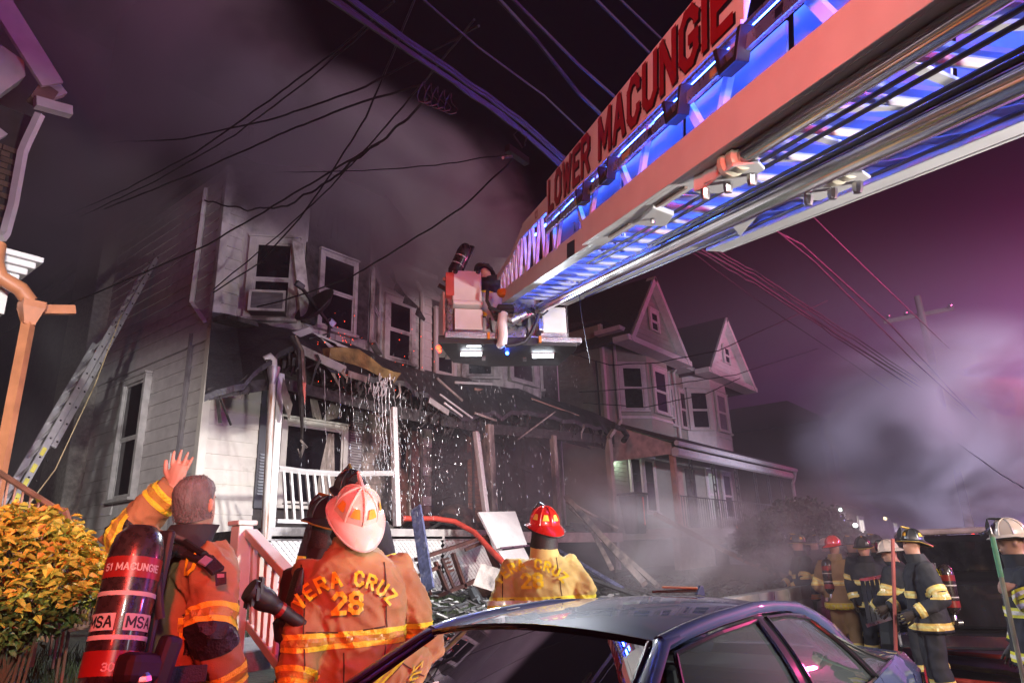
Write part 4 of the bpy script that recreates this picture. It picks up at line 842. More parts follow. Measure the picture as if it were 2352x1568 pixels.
while s > SN: ob('wear_pad', lbox(G(), s, s-.36, -.53, -.515, -.041, -.03), mat('tan_wear_pad', (.42, .3, .26), .6), al); s -= .75
# fly section rungs and diagonal braces, then the sections behind
for k in range(31):
    s = -.25-.31*k; a0, a1 = (-.45, .32) if s > -4.4 else (-.58, .38)
    ob('rung', G().tube([LP(s, a0, .075), LP(s, a1, .075)], .019, 8), LW, al, smooth=True)
    if k % 2 == 0: ob('rung_brace', G().bar(LP(s, a0+.02, .11), LP(s-.31, a1-.02, .11), .05, .012, LU), LW, al)
    else: ob('rung_brace', G().bar(LP(s, a1-.02, .11), LP(s-.31, a0+.02, .11), .05, .012, LU), LW, al)
    ob('rung_gusset', G().prism([LP(s, a1-.005, .06), LP(s-.13, a1-.005, .06), LP(s, a1-.14, .06)], LU*.006), LW, al)
    if s < -1.0:
        ob('upper_rung', G().bar(LP(s-.14, -.44, .19), LP(s-.14, .3, .19), .13, .02, LU), LW, al)
# side trusses with top rails
def truss(a, name):
    top = [(.3, .40), (-.65, .50), (-1.2, .64), (SN, .72)]
    tz = lambda s: next(z1+(z0-z1)*(s-s1)/(s0-s1) for (s0, z0), (s1, z1) in zip(top, top[1:]) if s1 <= s <= s0)
    for (s0, z0), (s1, z1) in zip(top, top[1:]): ob('handrail', G().bar(LP(s0, a, z0), LP(s1, a, z1), .05, .07 if s0 > -1 else .1, LU), LW, al, bevel=.006)
    s = .1
    while s > SN+.6:
        n = .24 if s > -.9 else (.40 if s > -2.5 else .95)
        ob('truss_bar', G().bar(LP(s, a, .19), LP(s-n*.25, a, tz(s-n*.25)-.02), .03, .045, LD), LW, al); ob('truss_bar', G().bar(LP(s-n*.85, a, .19), LP(s-n*.45, a, tz(s-n*.45)-.02), .03, .045, LD), LW, al)
        s -= n
truss(-.475, 'l'); truss(.33, 'r')
for k in range(8): ob('side_plate', lbox(G(), -2.3-.93*k, -2.3-.93*k-.88, -.42, -.41, .175, .43), mat('side_plate_grey', (.24, .24, .25), .5, var=.2, scale=4), al)
ob('light_strip', lbox(G(), -2.5, SN, -.462, -.45, .462, .474), BLUES, al)
for k in range(8): ob('inner_plate', lbox(G(), -2.3-.93*k, -2.3-.93*k-.90, .285, .295, .20, .56), LW, al)
for a in (-.452, .318):
    g = G(); lbox(g, -.35, -3.9, a-.004, a+.004, .05, .066) if False else None
for a, s0, s1 in ((-.445, -.4, -4.3), (.31, -.4, -4.3), (-.57, -4.4, SN), (.36, -4.4, SN)):
    g = G(); lbox(g, s0, s1, a-.006, a+.006, .135, .15); ob('light_strip', g, BLUES, al)
for a in (-.40, .26):
    g = G(); lbox(g, -1.4, SN, a-.006, a+.006, .56, .575); ob('light_strip', g, BLUES, al)
# waterway tube
wt = ob('waterway_tube', G().tube([LP(SN, -.1, -.055), LP(-.3, -.07, -.045)], .058, 20), CHROME, al, smooth=True)
ob('tube_joint', G().lathe([(.058, 0), (.07, .02), (.07, .09), (.058, .11), (.05, .3), (.062, .34), (.062, .4)], LP(-.32, -.07, -.045), 16, LD), ALU, wt, smooth=True)
# extension cylinders with bracket plates
c3 = lambda x, y: ((1660+x/2.6133)*.91875, y/2.6133*.91875)
for a, poly in ((-.36, ((195, 1252), (275, 1222), (445, 1088), (618, 1066), (660, 1110), (508, 1216), (360, 1266), (230, 1268))), (.15, ((850, 1288), (925, 1250), (1085, 1152), (1300, 1130), (1352, 1166), (1195, 1242), (1020, 1312), (935, 1308)))):
    P = [lpx(*c3(*q), b=-.10) for q in poly]
    pl_ = ob('cylinder_bracket', G().prism(P, LU*.014), LW, al, bevel=.004)
    c = sum(P, V())/len(P); ss = (c-LT).dot(LD); aa = (c-LT).dot(LL)
    ob('bracket_web', G().prism([P[0], P[0]+LU*.1, P[1]+LU*.1, P[1]], LL*.01), LW, pl_)
    g = G(); g.prism([P[1]+LU*.015, P[3]+LU*.015, P[3]+LU*.1, P[1]+LU*.1], -LL*.012); ob('bracket_web', g, LW, pl_)
    ax = (c-LT).dot(LL)-.05; s0 = (P[4]-LT).dot(LD)
    for t in (.16, .5, .83):
        q = P[0].lerp(P[4], t)*.5+(P[0].lerp(P[7], .5)*(1-t)+P[4]*t)*.5; q = P[6].lerp(P[3], .5).lerp(P[4], .0) if False else q
        ob('bolt', G().lathe([(.0, -.05), (.017, -.048), (.022, -.03), (.022, 0)], q-LU*.0, 8, LU), STEEL, pl_, smooth=True)
    ob('cylinder_rod', G().tube([LP(s0+.03, aa-.03, -.055), LP(SN, aa-.03, -.055)], .034, 16), CHROME, al, smooth=True)
    ob('rod_collar', G().lathe([(.036, 0), (.055, .01), (.058, .05), (.045, .07), (.06, .085), (.058, .12)], LP(s0-.02, aa-.03, -.055), 14, LD), mat('ivory_collar', (.6, .55, .42), .5), al, smooth=True)
for a0, b_, s0, s1 in ((-.36, -.02, -3.2, SN), (-.30, -.02, -3.2, SN), (-.19, -.03, -4.0, SN), (-.15, -.03, -4.0, SN), (.0, -.02, -.6, SN), (.22, -.02, -1.2, SN)):
    ob('steel_cable', G().tube([LP(s0, a0, b_), LP(s1, a0, b_)], .009, 6), mat('dark_cable', (.035, .02, .02), .5), al)
# smaller clamp bracket and the hanging cable
P = [lpx(*q, b=-.05) for q in ((1452, 516), (1470, 507), (1500, 478), (1548, 496), (1530, 520), (1480, 520))]
cb = ob('cable_clamp', G().prism(P, LU*.03), LW, al, bevel=.006); ob('bolt', G().lathe([(0, -.03), (.014, -.028), (.016, 0)], lpx(1500, 502, b=-.05), 8, LU), STEEL, cb)
P = [lpx(*q, b=-.05) for q in ((1682, 522), (1705, 512), (1740, 498), (1720, 520), (1700, 545))]; ob('cable_clamp', G().prism(P, LU*.03), LW, al, bevel=.006)
ob('black_plate', G().prism([lpx(*q, a=-.486) for q in ((1302, 560), (1319, 550), (1319, 584), (1302, 594))], LL*.012), BLKL, al)
hw = [lpx(1319, 512, a=-.5)]+[at(x, y, r=hr) for x, y, hr in ((1325, 620, 7.0), (1335, 720, 7.0), (1356, 833, 7.0))]
solo('hanging_cable', G().tube(hw, .006, 5), WIREM, 'thin loose cable dangling from the ladder in front of the gable', 'cable')
# sign board with lettering
SA = -.50
sg = thing('ladder_sign', 'long white sign lettered LOWER MACUNGIE in red on the ladder side', 'sign', tuple(LP(-4.2, SA, .5)))
s0, s1, b0, b1 = -2.46, -5.83, .50, .84
ob('board', lbox(G(), s0, s1, SA-.015, SA, b0, b1), LW, sg, bevel=.004)
ob('lower_lip', lbox(G(), s0, s1, SA-.03, SA+.02, b0-.02, b0-.001), LW, sg)
qs, W_ = text_quads('LOWER MACUNGIE', .2, .34); h = .245; ws = (s0-s1-.2)/(W_*h)
tg, _ = text_flat('LOWER MACUNGIE', LP(s0-.10, SA-.021, b0+.05), -LD, LU, h, ws, .22, .34); ob('lettering', tg, REDL, sg, recalc=False)
tg, _ = text_flat('LOWER MACUNGIE', LP(s0-.112, SA-.0175, b0+.035), -LD, LU, h, ws, .26, .34); ob('letter_shadow', tg, BLKL, sg, recalc=False)
tg, _ = text_flat('121', LP(-1.95, -.506, .62), -LD, LU, .06, 1, .2, .4); ob('unit_number', tg, REDL, al, recalc=False)
ob('top_plate', lbox(G(), -1.3, -2.45, -.502, -.49, .58, .72), LW, al, bevel=.004)
# stowed roof ladder on the side
rlad = thing('roof_ladder', 'small aluminium roof ladder stowed in black clips below the sign', 'ladder', tuple(LP(-5, -.55, .3)))
ob('beam', lbox(G(), -2.55, SN, -.545, -.52, .34, .40), ALU, rlad, bevel=.004); ob('beam', lbox(G(), -2.55, SN, -.545, -.52, .44, .455), ALU, rlad)
for k, s in enumerate((-3.0, -3.5, -3.85, -4.5, -4.9, -5.6, -6.1, -6.4)): ob('decal', lbox(G(), s, s-(.12 if k % 2 else .05), -.548, -.546, .352, .385), mat('yellow_decal', (.5, .33, .06), .5) if k % 2 else BLKL, rlad)
tg, _ = text_flat('12', LP(-6.35, -.55, .352), -LD, LU, .035, 1, .2, .4); ob('lettering', tg, BLKL, rlad, recalc=False)
for x, y in ((1340, 480), (1395, 425), (1555, 280), (1685, 172)):
    q = lpx(x, y, a=-.55); s = (q-LT).dot(LD); bb_ = .36
    g = G().prism([LP(s+.12, -.58, bb_+.07), LP(s+.07, -.58, bb_-.06), LP(s-.07, -.58, bb_-.06), LP(s-.11, -.58, bb_+.07), LP(s-.08, -.58, bb_+.07), LP(s-.05, -.58, bb_-.03), LP(s+.05, -.58, bb_-.03), LP(s+.09, -.58, bb_+.07)], LL*.06)
    ob('ladder_clip', g, BLACKR, al, bevel=.004)
# ------------------------------------------------------------------ bucket
BF = V((LD.x, LD.y, 0)).normalized(); B0 = at(1168, 780, r=7.85)
def bk(x, y, d=0):
    dd = ray(x, y); t = ((B0-CAM).dot(BF)+d)/dd.dot(BF); return CAM+dd*t
def bbox(g, px0, px1, d0, d1):
    p, q = bk(*px0), bk(*px1); u0, u1 = (p-B0).dot(LL), (q-B0).dot(LL); z0, z1 = sorted((p.z, q.z))
    return g.add([B0*0+V((B0.x, B0.y, 0))+LL*u+BF*d+V((0, 0, z)) for z in (z0, z1) for u, d in ((u0, d0), (u1, d0), (u1, d1), (u0, d1))], [(0, 3, 2, 1), (4, 5, 6, 7), (0, 1, 5, 4), (1, 2, 6, 5), (2, 3, 7, 6), (3, 0, 4, 7)])
bu = thing('aerial_bucket', 'white aerial ladder bucket with lit floodlights hovering before the smoking bay', 'bucket', tuple(B0+BF*.5))
DIAM = mat('diamond_plate', (.35, .36, .40), .35, metal=.8, bump=.6, bscale=60)
ob('back_panel', bbox(G(), (1039, 620), (1107, 693), .0, .9), LW, bu, bevel=.015); ob('panel_ledge', bbox(G(), (1040, 693), (1108, 704), -.06, .85), LW, bu, bevel=.01)
ob('lower_panel', bbox(G(), (1045, 704.5), (1111, 754), .05, .9), LW, bu, bevel=.01); ob('kick_plate', bbox(G(), (1046, 754.5), (1112, 769), .04, .9), DIAM, bu)
ob('corner_post', bbox(G(), (1026, 640), (1044, 770), .1, .25), ALU, bu, bevel=.02)
ob('back_panel', bbox(G(), (1246, 700), (1305, 762), .05, .9), LW, bu, bevel=.015); ob('kick_plate', bbox(G(), (1244, 762.5), (1306, 779), .04, .9), DIAM, bu); ob('corner_post', bbox(G(), (1305, 690), (1312, 780), .1, .2), STEEL, bu)
ob('side_wall', bbox(G(), (1022, 640), (1040, 768), .3, 1.0), LW, bu, bevel=.02); ob('side_wall', bbox(G(), (1306, 700), (1314, 780), .25, 1.0), LW, bu)
ob('front_wall', bbox(G(), (1040, 640), (1305, 775), 1.0, 1.06), LW, bu)
ob('bumper', bbox(G(), (1019, 768), (1142, 786), -.14, 0), DIAM, bu, bevel=.012); ob('bumper', bbox(G(), (1235, 779), (1331, 794), -.12, 0), DIAM, bu, bevel=.012)
ob('step_frame', bbox(G(), (1120, 773), (1245, 781), -.06, .3), ALU, bu); ob('centre_plate', bbox(G(), (1160, 738), (1214, 773), .12, .2), ALU, bu, bevel=.02)
ob('centre_box', bbox(G(), (1140, 703), (1178, 728), -.1, .2), BLACKR, bu, bevel=.02); ob('bracket', bbox(G(), (1178, 700), (1206, 722), -.05, .1), ALU, bu); ob('mid_wall', bbox(G(), (1112, 650), (1244, 775), .3, .36), mat('bucket_grey', (.38, .38, .4), .4), bu)
for x, y, x2, y2 in ((1068, 781, 1130, 788), (1160, 770, 1215, 777), (1238, 793, 1290, 800)):
    for k in range(4): ob('grate_bar', G().bar(bk(x, y+k*2.2, .05+.12*k), bk(x2, y2+k*2.2-2, .05+.12*k), .02, .02), STEEL, bu)
# elbow pipes, hoses
ob('water_elbow', G().tube([bk(1156, 722, -.15), bk(1153, 745, -.2), bk(1156, 768, -.2), bk(1153, 788, -.15), bk(1146, 795, -.1)], [.062, .062, .058, .06, .04], 14), LW, bu, smooth=True)
ob('water_elbow', G().tube([LP(.05, -.07, -.05), bk(1200, 722, -.25), bk(1182, 734, -.25), bk(1165, 728, -.1)], [.062, .06, .066, .06], 14), ALU, bu, smooth=True)
for i, pts in enumerate((((1120, 668), (1118, 690), (1126, 706), (1150, 716), (1180, 712)), ((1238, 718), (1232, 740), (1220, 765), (1205, 785), (1185, 792), (1160, 795)), ((1125, 730), (1128, 755), (1134, 770)), ((1206, 745), (1212, 760), (1212, 772)), ((1250, 706), (1258, 714), (1248, 722), (1230, 726)), ((1160, 655), (1165, 662), (1162, 680)), ((1122, 705), (1132, 722), (1152, 728), (1178, 722)))):
    ob('hose', G().tube([bk(x, y, -.18 if i < 2 else -.1) for x, y in pts], .022 if i < 2 else .013, 8), BLACKR, bu, smooth=True)
for x, y in ((1122, 740), (1242, 745)): ob('latch', G().cube(bk(x, y, -.02), (.06, .06, .16), (0, 0, 48)), STEEL, bu, bevel=.01)
for x, y in ((1122, 771), (1240, 780)): ob('amber_marker', G().cube(bk(x, y, -.13), (.05, .03, .08), (0, 0, 48)), mat('amber_lens', (.7, .25, .02), .3), bu)
ob('beacon', G().lathe([(.05, 0), (.07, .02), (.07, .07), (.03, .09)], bk(1155, 680, -.15), 12), mat('amber_lens', (.7, .25, .02), .3), bu, smooth=True)
for x in (1046, 1098): ob('grommet', G().lathe([(.0, -.03), (.03, -.02), (.03, .02)], bk(x, 624, -.005), 8, BF), BLACKR, bu)
ob('antenna_arm', G().bar(bk(1007, 655, .2), bk(1026, 665, .2), .03, .05), BLACKR, bu); ob('side_fitting', G().cube(bk(1033, 655, .05), (.1, .1, .3), (0, 0, 48)), mat('red_fitting', (.5, .08, .06), .5), bu)
# underside pan with flood lights
zb = bk(1150, 797, 0).z
pan = [at(x, y, Z=zb) for x, y in ((1006, 788), (1040, 833), (1122, 842), (1282, 840), (1322, 806), (1326, 795))]
pn = ob('heat_shield', G().prism(pan, (0, 0, .1)), BLACKR, bu, bevel=.01)
GLOW = mat('flood_light_glow', (1, 1, 1), .5, emit=(.86, .93, 1), estr=24); BGLOW = mat('blue_marker_glow', (.1, .2, 1), .5, emit=(.02, .08, 1), estr=40); RGLOW = mat('red_marker_glow', (1, .1, .05), .5, emit=(1, .03, .01), estr=14)
def plate(px, z, m, name, th=.03):
    P = [at(x, y, Z=z) for x, y in px]; c = sum(P, V())/len(P)
    return ob(name, G().prism(P, (0, 0, th)), m, bu)
for px in (((1060, 810), (1106, 810), (1105, 817), (1059, 817)), ((1223, 815), (1271, 814), (1271, 821), (1224, 822))):
    plate([(x+(3 if i in (1, 2) else -3), y+(1.5 if i > 1 else -1.5)) for i, (x, y) in enumerate(px)], zb-.015, STEEL, 'lamp_housing', .02); plate(px, zb-.03, GLOW, 'flood_lamp', .008)
plate(((1072, 795), (1105, 795), (1104, 797), (1073, 797)), zb-.01, mat('dim_bar_glow', (1, 1, 1), .5, emit=(.86, .93, 1), estr=4), 'light_bar', .01)
ob('blue_marker', G().ball(at(1165, 811, Z=zb-.02), .022, 10, 8), BGLOW, bu); ob('red_marker', G().ball(at(1007, 798, Z=zb+.05), .03), RGLOW, bu); ob('red_marker', G().ball(at(1010, 806, Z=zb+.02), .02), RGLOW, bu)
for x, y in ((1111, 824), (1205, 826)): plate(((x-4, y-4), (x+4, y-4), (x+4, y+4), (x-4, y+4)), zb-.012, STEEL, 'hatch', .01)
c1, c2 = at(1082, 813, Z=zb-.07), at(1247, 818, Z=zb-.07)
for c in (c1, c2):
    l = lamp('bucket_flood_light', 'AREA', tuple(c), 160, COOL, (.22, .04)); Zl = (V((0, 0, 1))+BF*.15).normalized(); Zl = (Zl-LL*Zl.dot(LL)).normalized(); m_ = Matrix((LL, Zl.cross(LL), Zl)).transposed().to_4x4(); m_.translation = c; l.matrix_world = m_
bm_ = at(1165, 811, Z=zb-.08); lamp('bucket_blue_light', 'POINT', tuple(bm_), 4, (.05, .12, 1), .02)
# ------------------------------------------------------------------ parked sedan in the foreground
PAINT = mat('dark_blue_car_paint', (.032, .045, .10), .5, metal=0, var=.06, scale=3, coat=.9, spec=.2, bump=.02, bscale=300, stain=(.05, .06, .10), stain_amt=.2, stain_scale=30)
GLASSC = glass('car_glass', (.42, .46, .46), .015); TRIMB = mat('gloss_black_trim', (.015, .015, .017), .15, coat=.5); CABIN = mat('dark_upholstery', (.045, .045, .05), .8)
YC = 1.915
car = thing('parked_car', 'wet dark blue sedan parked at the kerb in the foreground', 'car', (3.3, YC, 0))
def interp(tab, x):
    for a, b in zip(tab, tab[1:]):
        if a[0] <= x <= b[0] or b is tab[-1]:
            t = (x-a[0])/(b[0]-a[0]); return [p+(q-p)*t for p, q in zip(a[1:], b[1:])]
RAIL = [(1.60, .80, .955), (2.47, .600, 1.378), (2.65, .61, 1.402), (2.9, .612, 1.422), (3.4, .606, 1.435), (3.8, .592, 1.42), (4.1, .575, 1.385), (4.4, .55, 1.31), (4.7, .525, 1.21), (5.0, .50, 1.10), (5.2, .49, 1.045)]
BELT = [(1.60, .80, .955), (2.4, .865, .985), (3.4, .885, 1.0), (4.3, .875, 1.015), (5.0, .83, 1.035), (5.2, .80, 1.04)]
def railP(x, s): w_, z = interp(RAIL, x); return V((x, YC+s*w_, z))
def beltP(x, s): w_, z = interp(BELT, x); return V((x, YC+s*w_, z))
XS = [2.47, 2.56, 2.65, 2.8, 2.95, 3.15, 3.4, 3.65, 3.9, 4.1, 4.25, 4.4, 4.55, 4.7, 4.85, 5.0, 5.2]
# roof skin
def roofrow(x): 
    a, b = railP(x, -1), railP(x, 1); n = 14; crown = .052 if x < 4.1 else .052-.02*(x-4.1); pull = -.055 if x < 2.5 else (-.05*(2.8-x)/.3 if x < 2.8 else 0)
    return [a.lerp(b, i/n)+V((pull*(1-(2*i/n-1)**2), 0, crown*(1-(2*i/n-1)**2))) for i in range(n+1)]
ob('roof', G().loft([roofrow(x) for x in XS if x <= 4.26], closed=False), PAINT, car, smooth=True, recalc=False)
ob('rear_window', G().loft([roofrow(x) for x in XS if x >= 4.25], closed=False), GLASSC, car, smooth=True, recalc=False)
# A-pillars, windshield
def wsrow(t):
    n = 14; row = []
    a = V((1.60, YC-.80, .955)).lerp(railP(2.47, -1), t); b = V((1.60, YC+.80, .955)).lerp(railP(2.47, 1), t)
    for i in range(n+1):
        u = i/n; c = 1-(2*u-1)**2; row.append(a.lerp(b, u)+V((-.22*(1-t)*c-.055*t*c, 0, (.02*(1-t)+.052*t+.05*t*(1-t))*c)))
    return row
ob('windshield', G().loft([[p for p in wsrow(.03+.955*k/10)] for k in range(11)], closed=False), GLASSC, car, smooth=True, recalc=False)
hd_ = [p+V((-.003, 0, .004)) for p in wsrow(.995)]; ob('header_strip', G().tube(hd_, .010, 6), TRIMB, car)
rs_ = [p+V((-.006, 0, -.008)) for p in wsrow(.98)]; ob('header_trim', G().tube(rs_, .005, 5), mat('red_glint_trim', (.35, .02, .03), .2, metal=.5), car)  # red glint put into the trim's colour
for s in (-1, 1):
    pil = [V((1.60, YC+s*.80, .955)).lerp(railP(2.47, s), t)+V((0, s*.005, .008*math.sin(t*3))) for t in [k/8 for k in range(9)]]
    ob('a_pillar', G().tube(pil+[railP(x, s)+V((0, 0, .0)) for x in (2.56, 2.65)], [.05, .048, .046, .044, .042, .04, .04, .038, .036, .034, .03], 10, sy=.7), PAINT, car, smooth=True)
    ob('pillar_trim', G().tube([p+V((-.03, -s*.035, .01)) for p in pil], .008, 5), TRIMB, car)
    rail = [railP(x, s) for x in XS]; ob('roof_rail', G().tube(rail, [.032]*9+[.04, .05, .06, .075, .085, .09, .09, .085], 10), PAINT, car, smooth=True)
    def side(x, t, o=0):
        p = beltP(x, s).lerp(railP(x, s), t); return p+V((0, s*(.035*math.sin(math.pi*t)+o), 0))
    def patch(xa, xb, name, m, slant=(0, 0), t0=.03, t1=.9, o=-.012, n=8):
        rows = []
        for k in range(n+1):
            t = t0+(t1-t0)*k/n; x0, x1 = xa+slant[0]*t, xb+slant[1]*t; rows.append([side(min(5.15, x0+(x1-x0)*i/n), t, o) for i in range(n+1)])
        o_ = ob(name, G().loft(rows, closed=False), m, car, smooth=True, recalc=False); return rows
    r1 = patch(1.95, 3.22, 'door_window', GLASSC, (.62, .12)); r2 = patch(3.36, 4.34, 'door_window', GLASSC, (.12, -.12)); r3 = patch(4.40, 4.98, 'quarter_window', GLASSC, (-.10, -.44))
    for r_ in (r1, r2, r3):
        loop = r_[0]+[q[-1] for q in r_[1:]]+r_[-1][::-1][1:]+[q[0] for q in r_[::-1][1:]]
        ob('window_trim', G().tube([p+V((0, s*.012, 0)) for p in loop], .011, 6, caps=False), TRIMB if r_ is not r2 else TRIMB, car)
    patch(3.23, 3.35, 'b_pillar', TRIMB, (.12, .12), .0, 1, -.004); patch(4.345, 4.395, 'c_pillar_trim', TRIMB, (-.12, -.10), 0, 1, -.004)
    ob('chrome_strip', G().tube([side(x, .93+.02, .0) for x in (2.7, 3.0, 3.4, 3.8, 4.1, 4.35)], .006, 5), CHROME, car)
    patch(4.99, 5.19, 'c_pillar', PAINT, (-.44, 0), 0, 1, 0)
    # doors / lower body
    for xa, xb, nm in ((1.6, 3.29, 'front_door'), (3.30, 4.45, 'rear_door'), (4.46, 5.2, 'rear_fender')):
        rows = []
        for z_, w_ in ((.25, .87), (.32, .90), (.5, .925), (.72, .93), (.86, .915), (.94, .9)): rows.append([V((xa+(xb-xa)*i/6, YC+s*(w_-.02*(xa+(xb-xa)*i/6 > 4.9)), z_)) for i in range(7)])
        rows.append([beltP(xa+(xb-xa)*i/6, s) for i in range(7)]); ob(nm, G().loft(rows, closed=False), PAINT, car, smooth=True, recalc=False)
def endsec(x, zt, w_): return [V((x, YC+a*w_, z)) for a, z in ((-1, .28), (-1.0, .6), (-.99, zt-.12), (-.9, zt-.02), (-.5, zt+.01), (0, zt+.02), (.5, zt+.01), (.9, zt-.02), (.99, zt-.12), (1.0, .6), (1, .28))]
ob('hood', G().loft([endsec(.92, .6, .72), endsec(1.0, .74, .84), endsec(1.25, .86, .9), endsec(1.60, .95, .92)]), PAINT, car, smooth=True)
ob('trunk', G().loft([endsec(5.201, 1.045, .90), endsec(5.5, 1.04, .88), endsec(5.72, 1.0, .84), endsec(5.8, .82, .8)]), PAINT, car, smooth=True)
for s in (-1, 1):
    ob('tail_lamp', G().loft([[V((x, YC+s*(w_+.004), z)) for z in (.78, .92)] for x, w_ in ((5.45, .895), (5.6, .88), (5.74, .845))], closed=False), mat('tail_lamp_red', (.4, .01, .01), .15), car, recalc=False)
    for x in (1.35, 4.85):
        wv = ob('wheel', G().lathe([(.2, -.1), (.31, -.1), (.33, -.06), (.33, .06), (.31, .1), (.2, .1)], (x, YC+s*.8, .33), 24, (0, 1, 0)), BLACKR, car, smooth=True); ob('rim', G().lathe([(0, .105), (.2, .095), (.22, .105)], (x, YC+s*.8, .33), 16, (0, s, 0)), ALU, wv)
for k, (x, y) in enumerate(((2.75, YC-.36), (2.75, YC+.36))):
    st_ = ob('seat', G().loft([[V((x+dx, y+dy*w_, z)) for dx, dy in ((-.06, -1), (.06, -1), (.06, 1), (-.06, 1))] for z, w_, x_ in ((.55, .24, 0), (.9, .24, 0), (1.08, .2, 0))]), CABIN, car, bevel=.04); ob('headrest', G().cube((x+.08, y, 1.17), (.1, .26, .17)), CABIN, st_, bevel=.04)
ob('rear_seat', G().box((3.95, YC-.62, .5), (4.15, YC+.62, 1.08)), CABIN, car, bevel=.05); ob('dashboard', G().box((1.45, YC-.74, .6), (1.95, YC+.74, .945)), CABIN, car, bevel=.06); ob('floor', G().box((1.6, YC-.8, .28), (5.2, YC+.8, .34)), CABIN, car); ob('parcel_shelf', G().box((4.3, YC-.7, .95), (5.15, YC+.7, 1.0)), CABIN, car)
mi = at(1290, 1515, Y=YC+.02); ob('mirror', G().cube((2.26, YC, 1.29), (.05, .25, .075), (0, 10, 0)), TRIMB, car, bevel=.02)
ob('headliner', G().loft([[p-V((0, 0, .035)) for p in roofrow(x)] for x in XS if x <= 4.26], closed=False), CABIN, car, smooth=True, recalc=False)
# windshield stickers
wp = lambda u, t: wsrow(t)[0].lerp(wsrow(t)[-1], u)+V((-.22*(1-t)*(1-(2*u-1)**2)-.055*t*(1-(2*u-1)**2)+.012, 0, (.02*(1-t)+.052*t+.05*t*(1-t))*(1-(2*u-1)**2)-.006))
ob('windshield_tag', G().add([wp(.12, .90), wp(.07, .90), wp(.075, .95), wp(.115, .955)], [(0, 1, 2, 3)]), mat('red_tag', (.6, .1, .1), .5), car, recalc=False)
pq = at(1160, 1560, Y=YC+.12); 
fin = ob('shark_fin', G().prism([V((4.1, YC-.012, 1.455)), V((4.22, YC-.012, 1.44)), V((4.2, YC-.012, 1.50)), V((4.16, YC-.012, 1.505))], (0, .024, 0)), PAINT, car, bevel=.006)
tb = at(1550, 1362, Z=1.478); th_ = thing('tablet', 'flat device lying with one raised orange edge on the sedan roof', 'tablet', tuple(tb))
ob('body', G().cube((tb.x, tb.y, 1.492), (.14, .25, .014), (0, 0, 25)), mat('dark_device', (.05, .02, .015), .2), th_, bevel=.004); ob('cover', G().cube((tb.x+.03, tb.y-.02, 1.508), (.12, .2, .008), (3, 0, 25)), mat('orange_cover', (.5, .16, .05), .35), th_, bevel=.003)
ob('leaf_scrap', G().add([at(1155, 1395, Z=1.442), at(1180, 1388, Z=1.446), at(1195, 1394, Z=1.446), at(1165, 1400, Z=1.44)], [(0, 1, 2, 3)]), mat('scrap', (.6, .5, .45), .7), car, recalc=False)
# ------------------------------------------------------------------ people
SKIN = mat('skin', (.50, .27, .19), .5, var=.1, scale=9, bump=.1)
HAIR = mat('short_grey_hair', (.15, .13, .125), .7, var=.25, scale=30, bump=.5, bscale=120, stretch=(1, 1, .4))
TAN = cloth('tan_turnout_cloth', (.34, .20, .085), (.15, .085, .04))
TAN2 = cloth('khaki_turnout_cloth', (.56, .45, .16), (.28, .19, .07))
DARKC = cloth('black_turnout_cloth', (.022, .022, .027), (.04, .038, .04))
BLKPATCH = mat('black_leather_patch', (.015, .014, .016), .55, bump=.3, bscale=120)
LIME = mat('lime_reflective_tape', (.86, .80, .05), .35, var=.05, scale=40, bump=.4, bscale=260)
SILV = mat('olive_reflective_core', (.45, .30, .05), .3, var=.1, scale=40)
SILV2 = mat('pale_reflective_tape', (.85, .78, .66), .3, var=.08, scale=50)
ORLET = mat('yellow_lettering', (.85, .68, .03), .4, var=.05)
GLOVE = mat('leather_glove', (.05, .035, .025), .7, bump=.3)
WHELM = mat('white_helmet_shell', (.66, .55, .47), .28, var=.05, coat=.4, stain=(.4, .33, .28), stain_amt=.22, stain_scale=6)
RHELM = mat('red_helmet_shell', (.55, .025, .015), .25, var=.08, coat=.5)
BHELM = mat('black_helmet_shell', (.02, .02, .022), .35, coat=.3)
BRASS = mat('gold_edge', (.55, .36, .08), .35, metal=.6)
CYL = mat('carbon_cylinder_wrap', (.03, .02, .02), .28, var=.3, scale=40, coat=.5)
REDB = mat('red_label_band', (.24, .02, .015), .3); GREYL = mat('grey_label', (.55, .5, .47), .45)
def remesh(g, vox, smooth=4, wr=0, wscale=9, seed=0):
    """one continuous skin round overlapping volumes, with cloth folds pushed in"""
    me = rawmesh('tmp', g); o = bpy.data.objects.new('tmp', me); col.objects.link(o)
    m = o.modifiers.new('r', 'REMESH'); m.mode = 'VOXEL'; m.voxel_size = vox
    if smooth: s = o.modifiers.new('s', 'SMOOTH'); s.iterations = smooth; s.factor = .5
    dg = bpy.context.evaluated_depsgraph_get(); out = bpy.data.meshes.new_from_object(o.evaluated_get(dg)); bpy.data.objects.remove(o); bpy.data.meshes.remove(me)
    if wr:
        ns = [v.normal.copy() for v in out.vertices]
        for v, n in zip(out.vertices, ns):
            p = v.co; q = V((p.x*1.0+p.z*.55, p.y*1.0-p.z*.35, p.z*.75))*wscale+V((seed, seed*2, 0))
            a = 1-2*abs(noise.noise(q)); b = 1-2*abs(noise.noise(q*2.1+V((5, 3, 1)))); c_ = 1-2*abs(noise.noise(V((q.x*.42+3, q.y*.42, q.z*.9)))); v.co = p+n*wr*(a*a*1.0+b*b*.5+c_*1.0-.8)
    return out
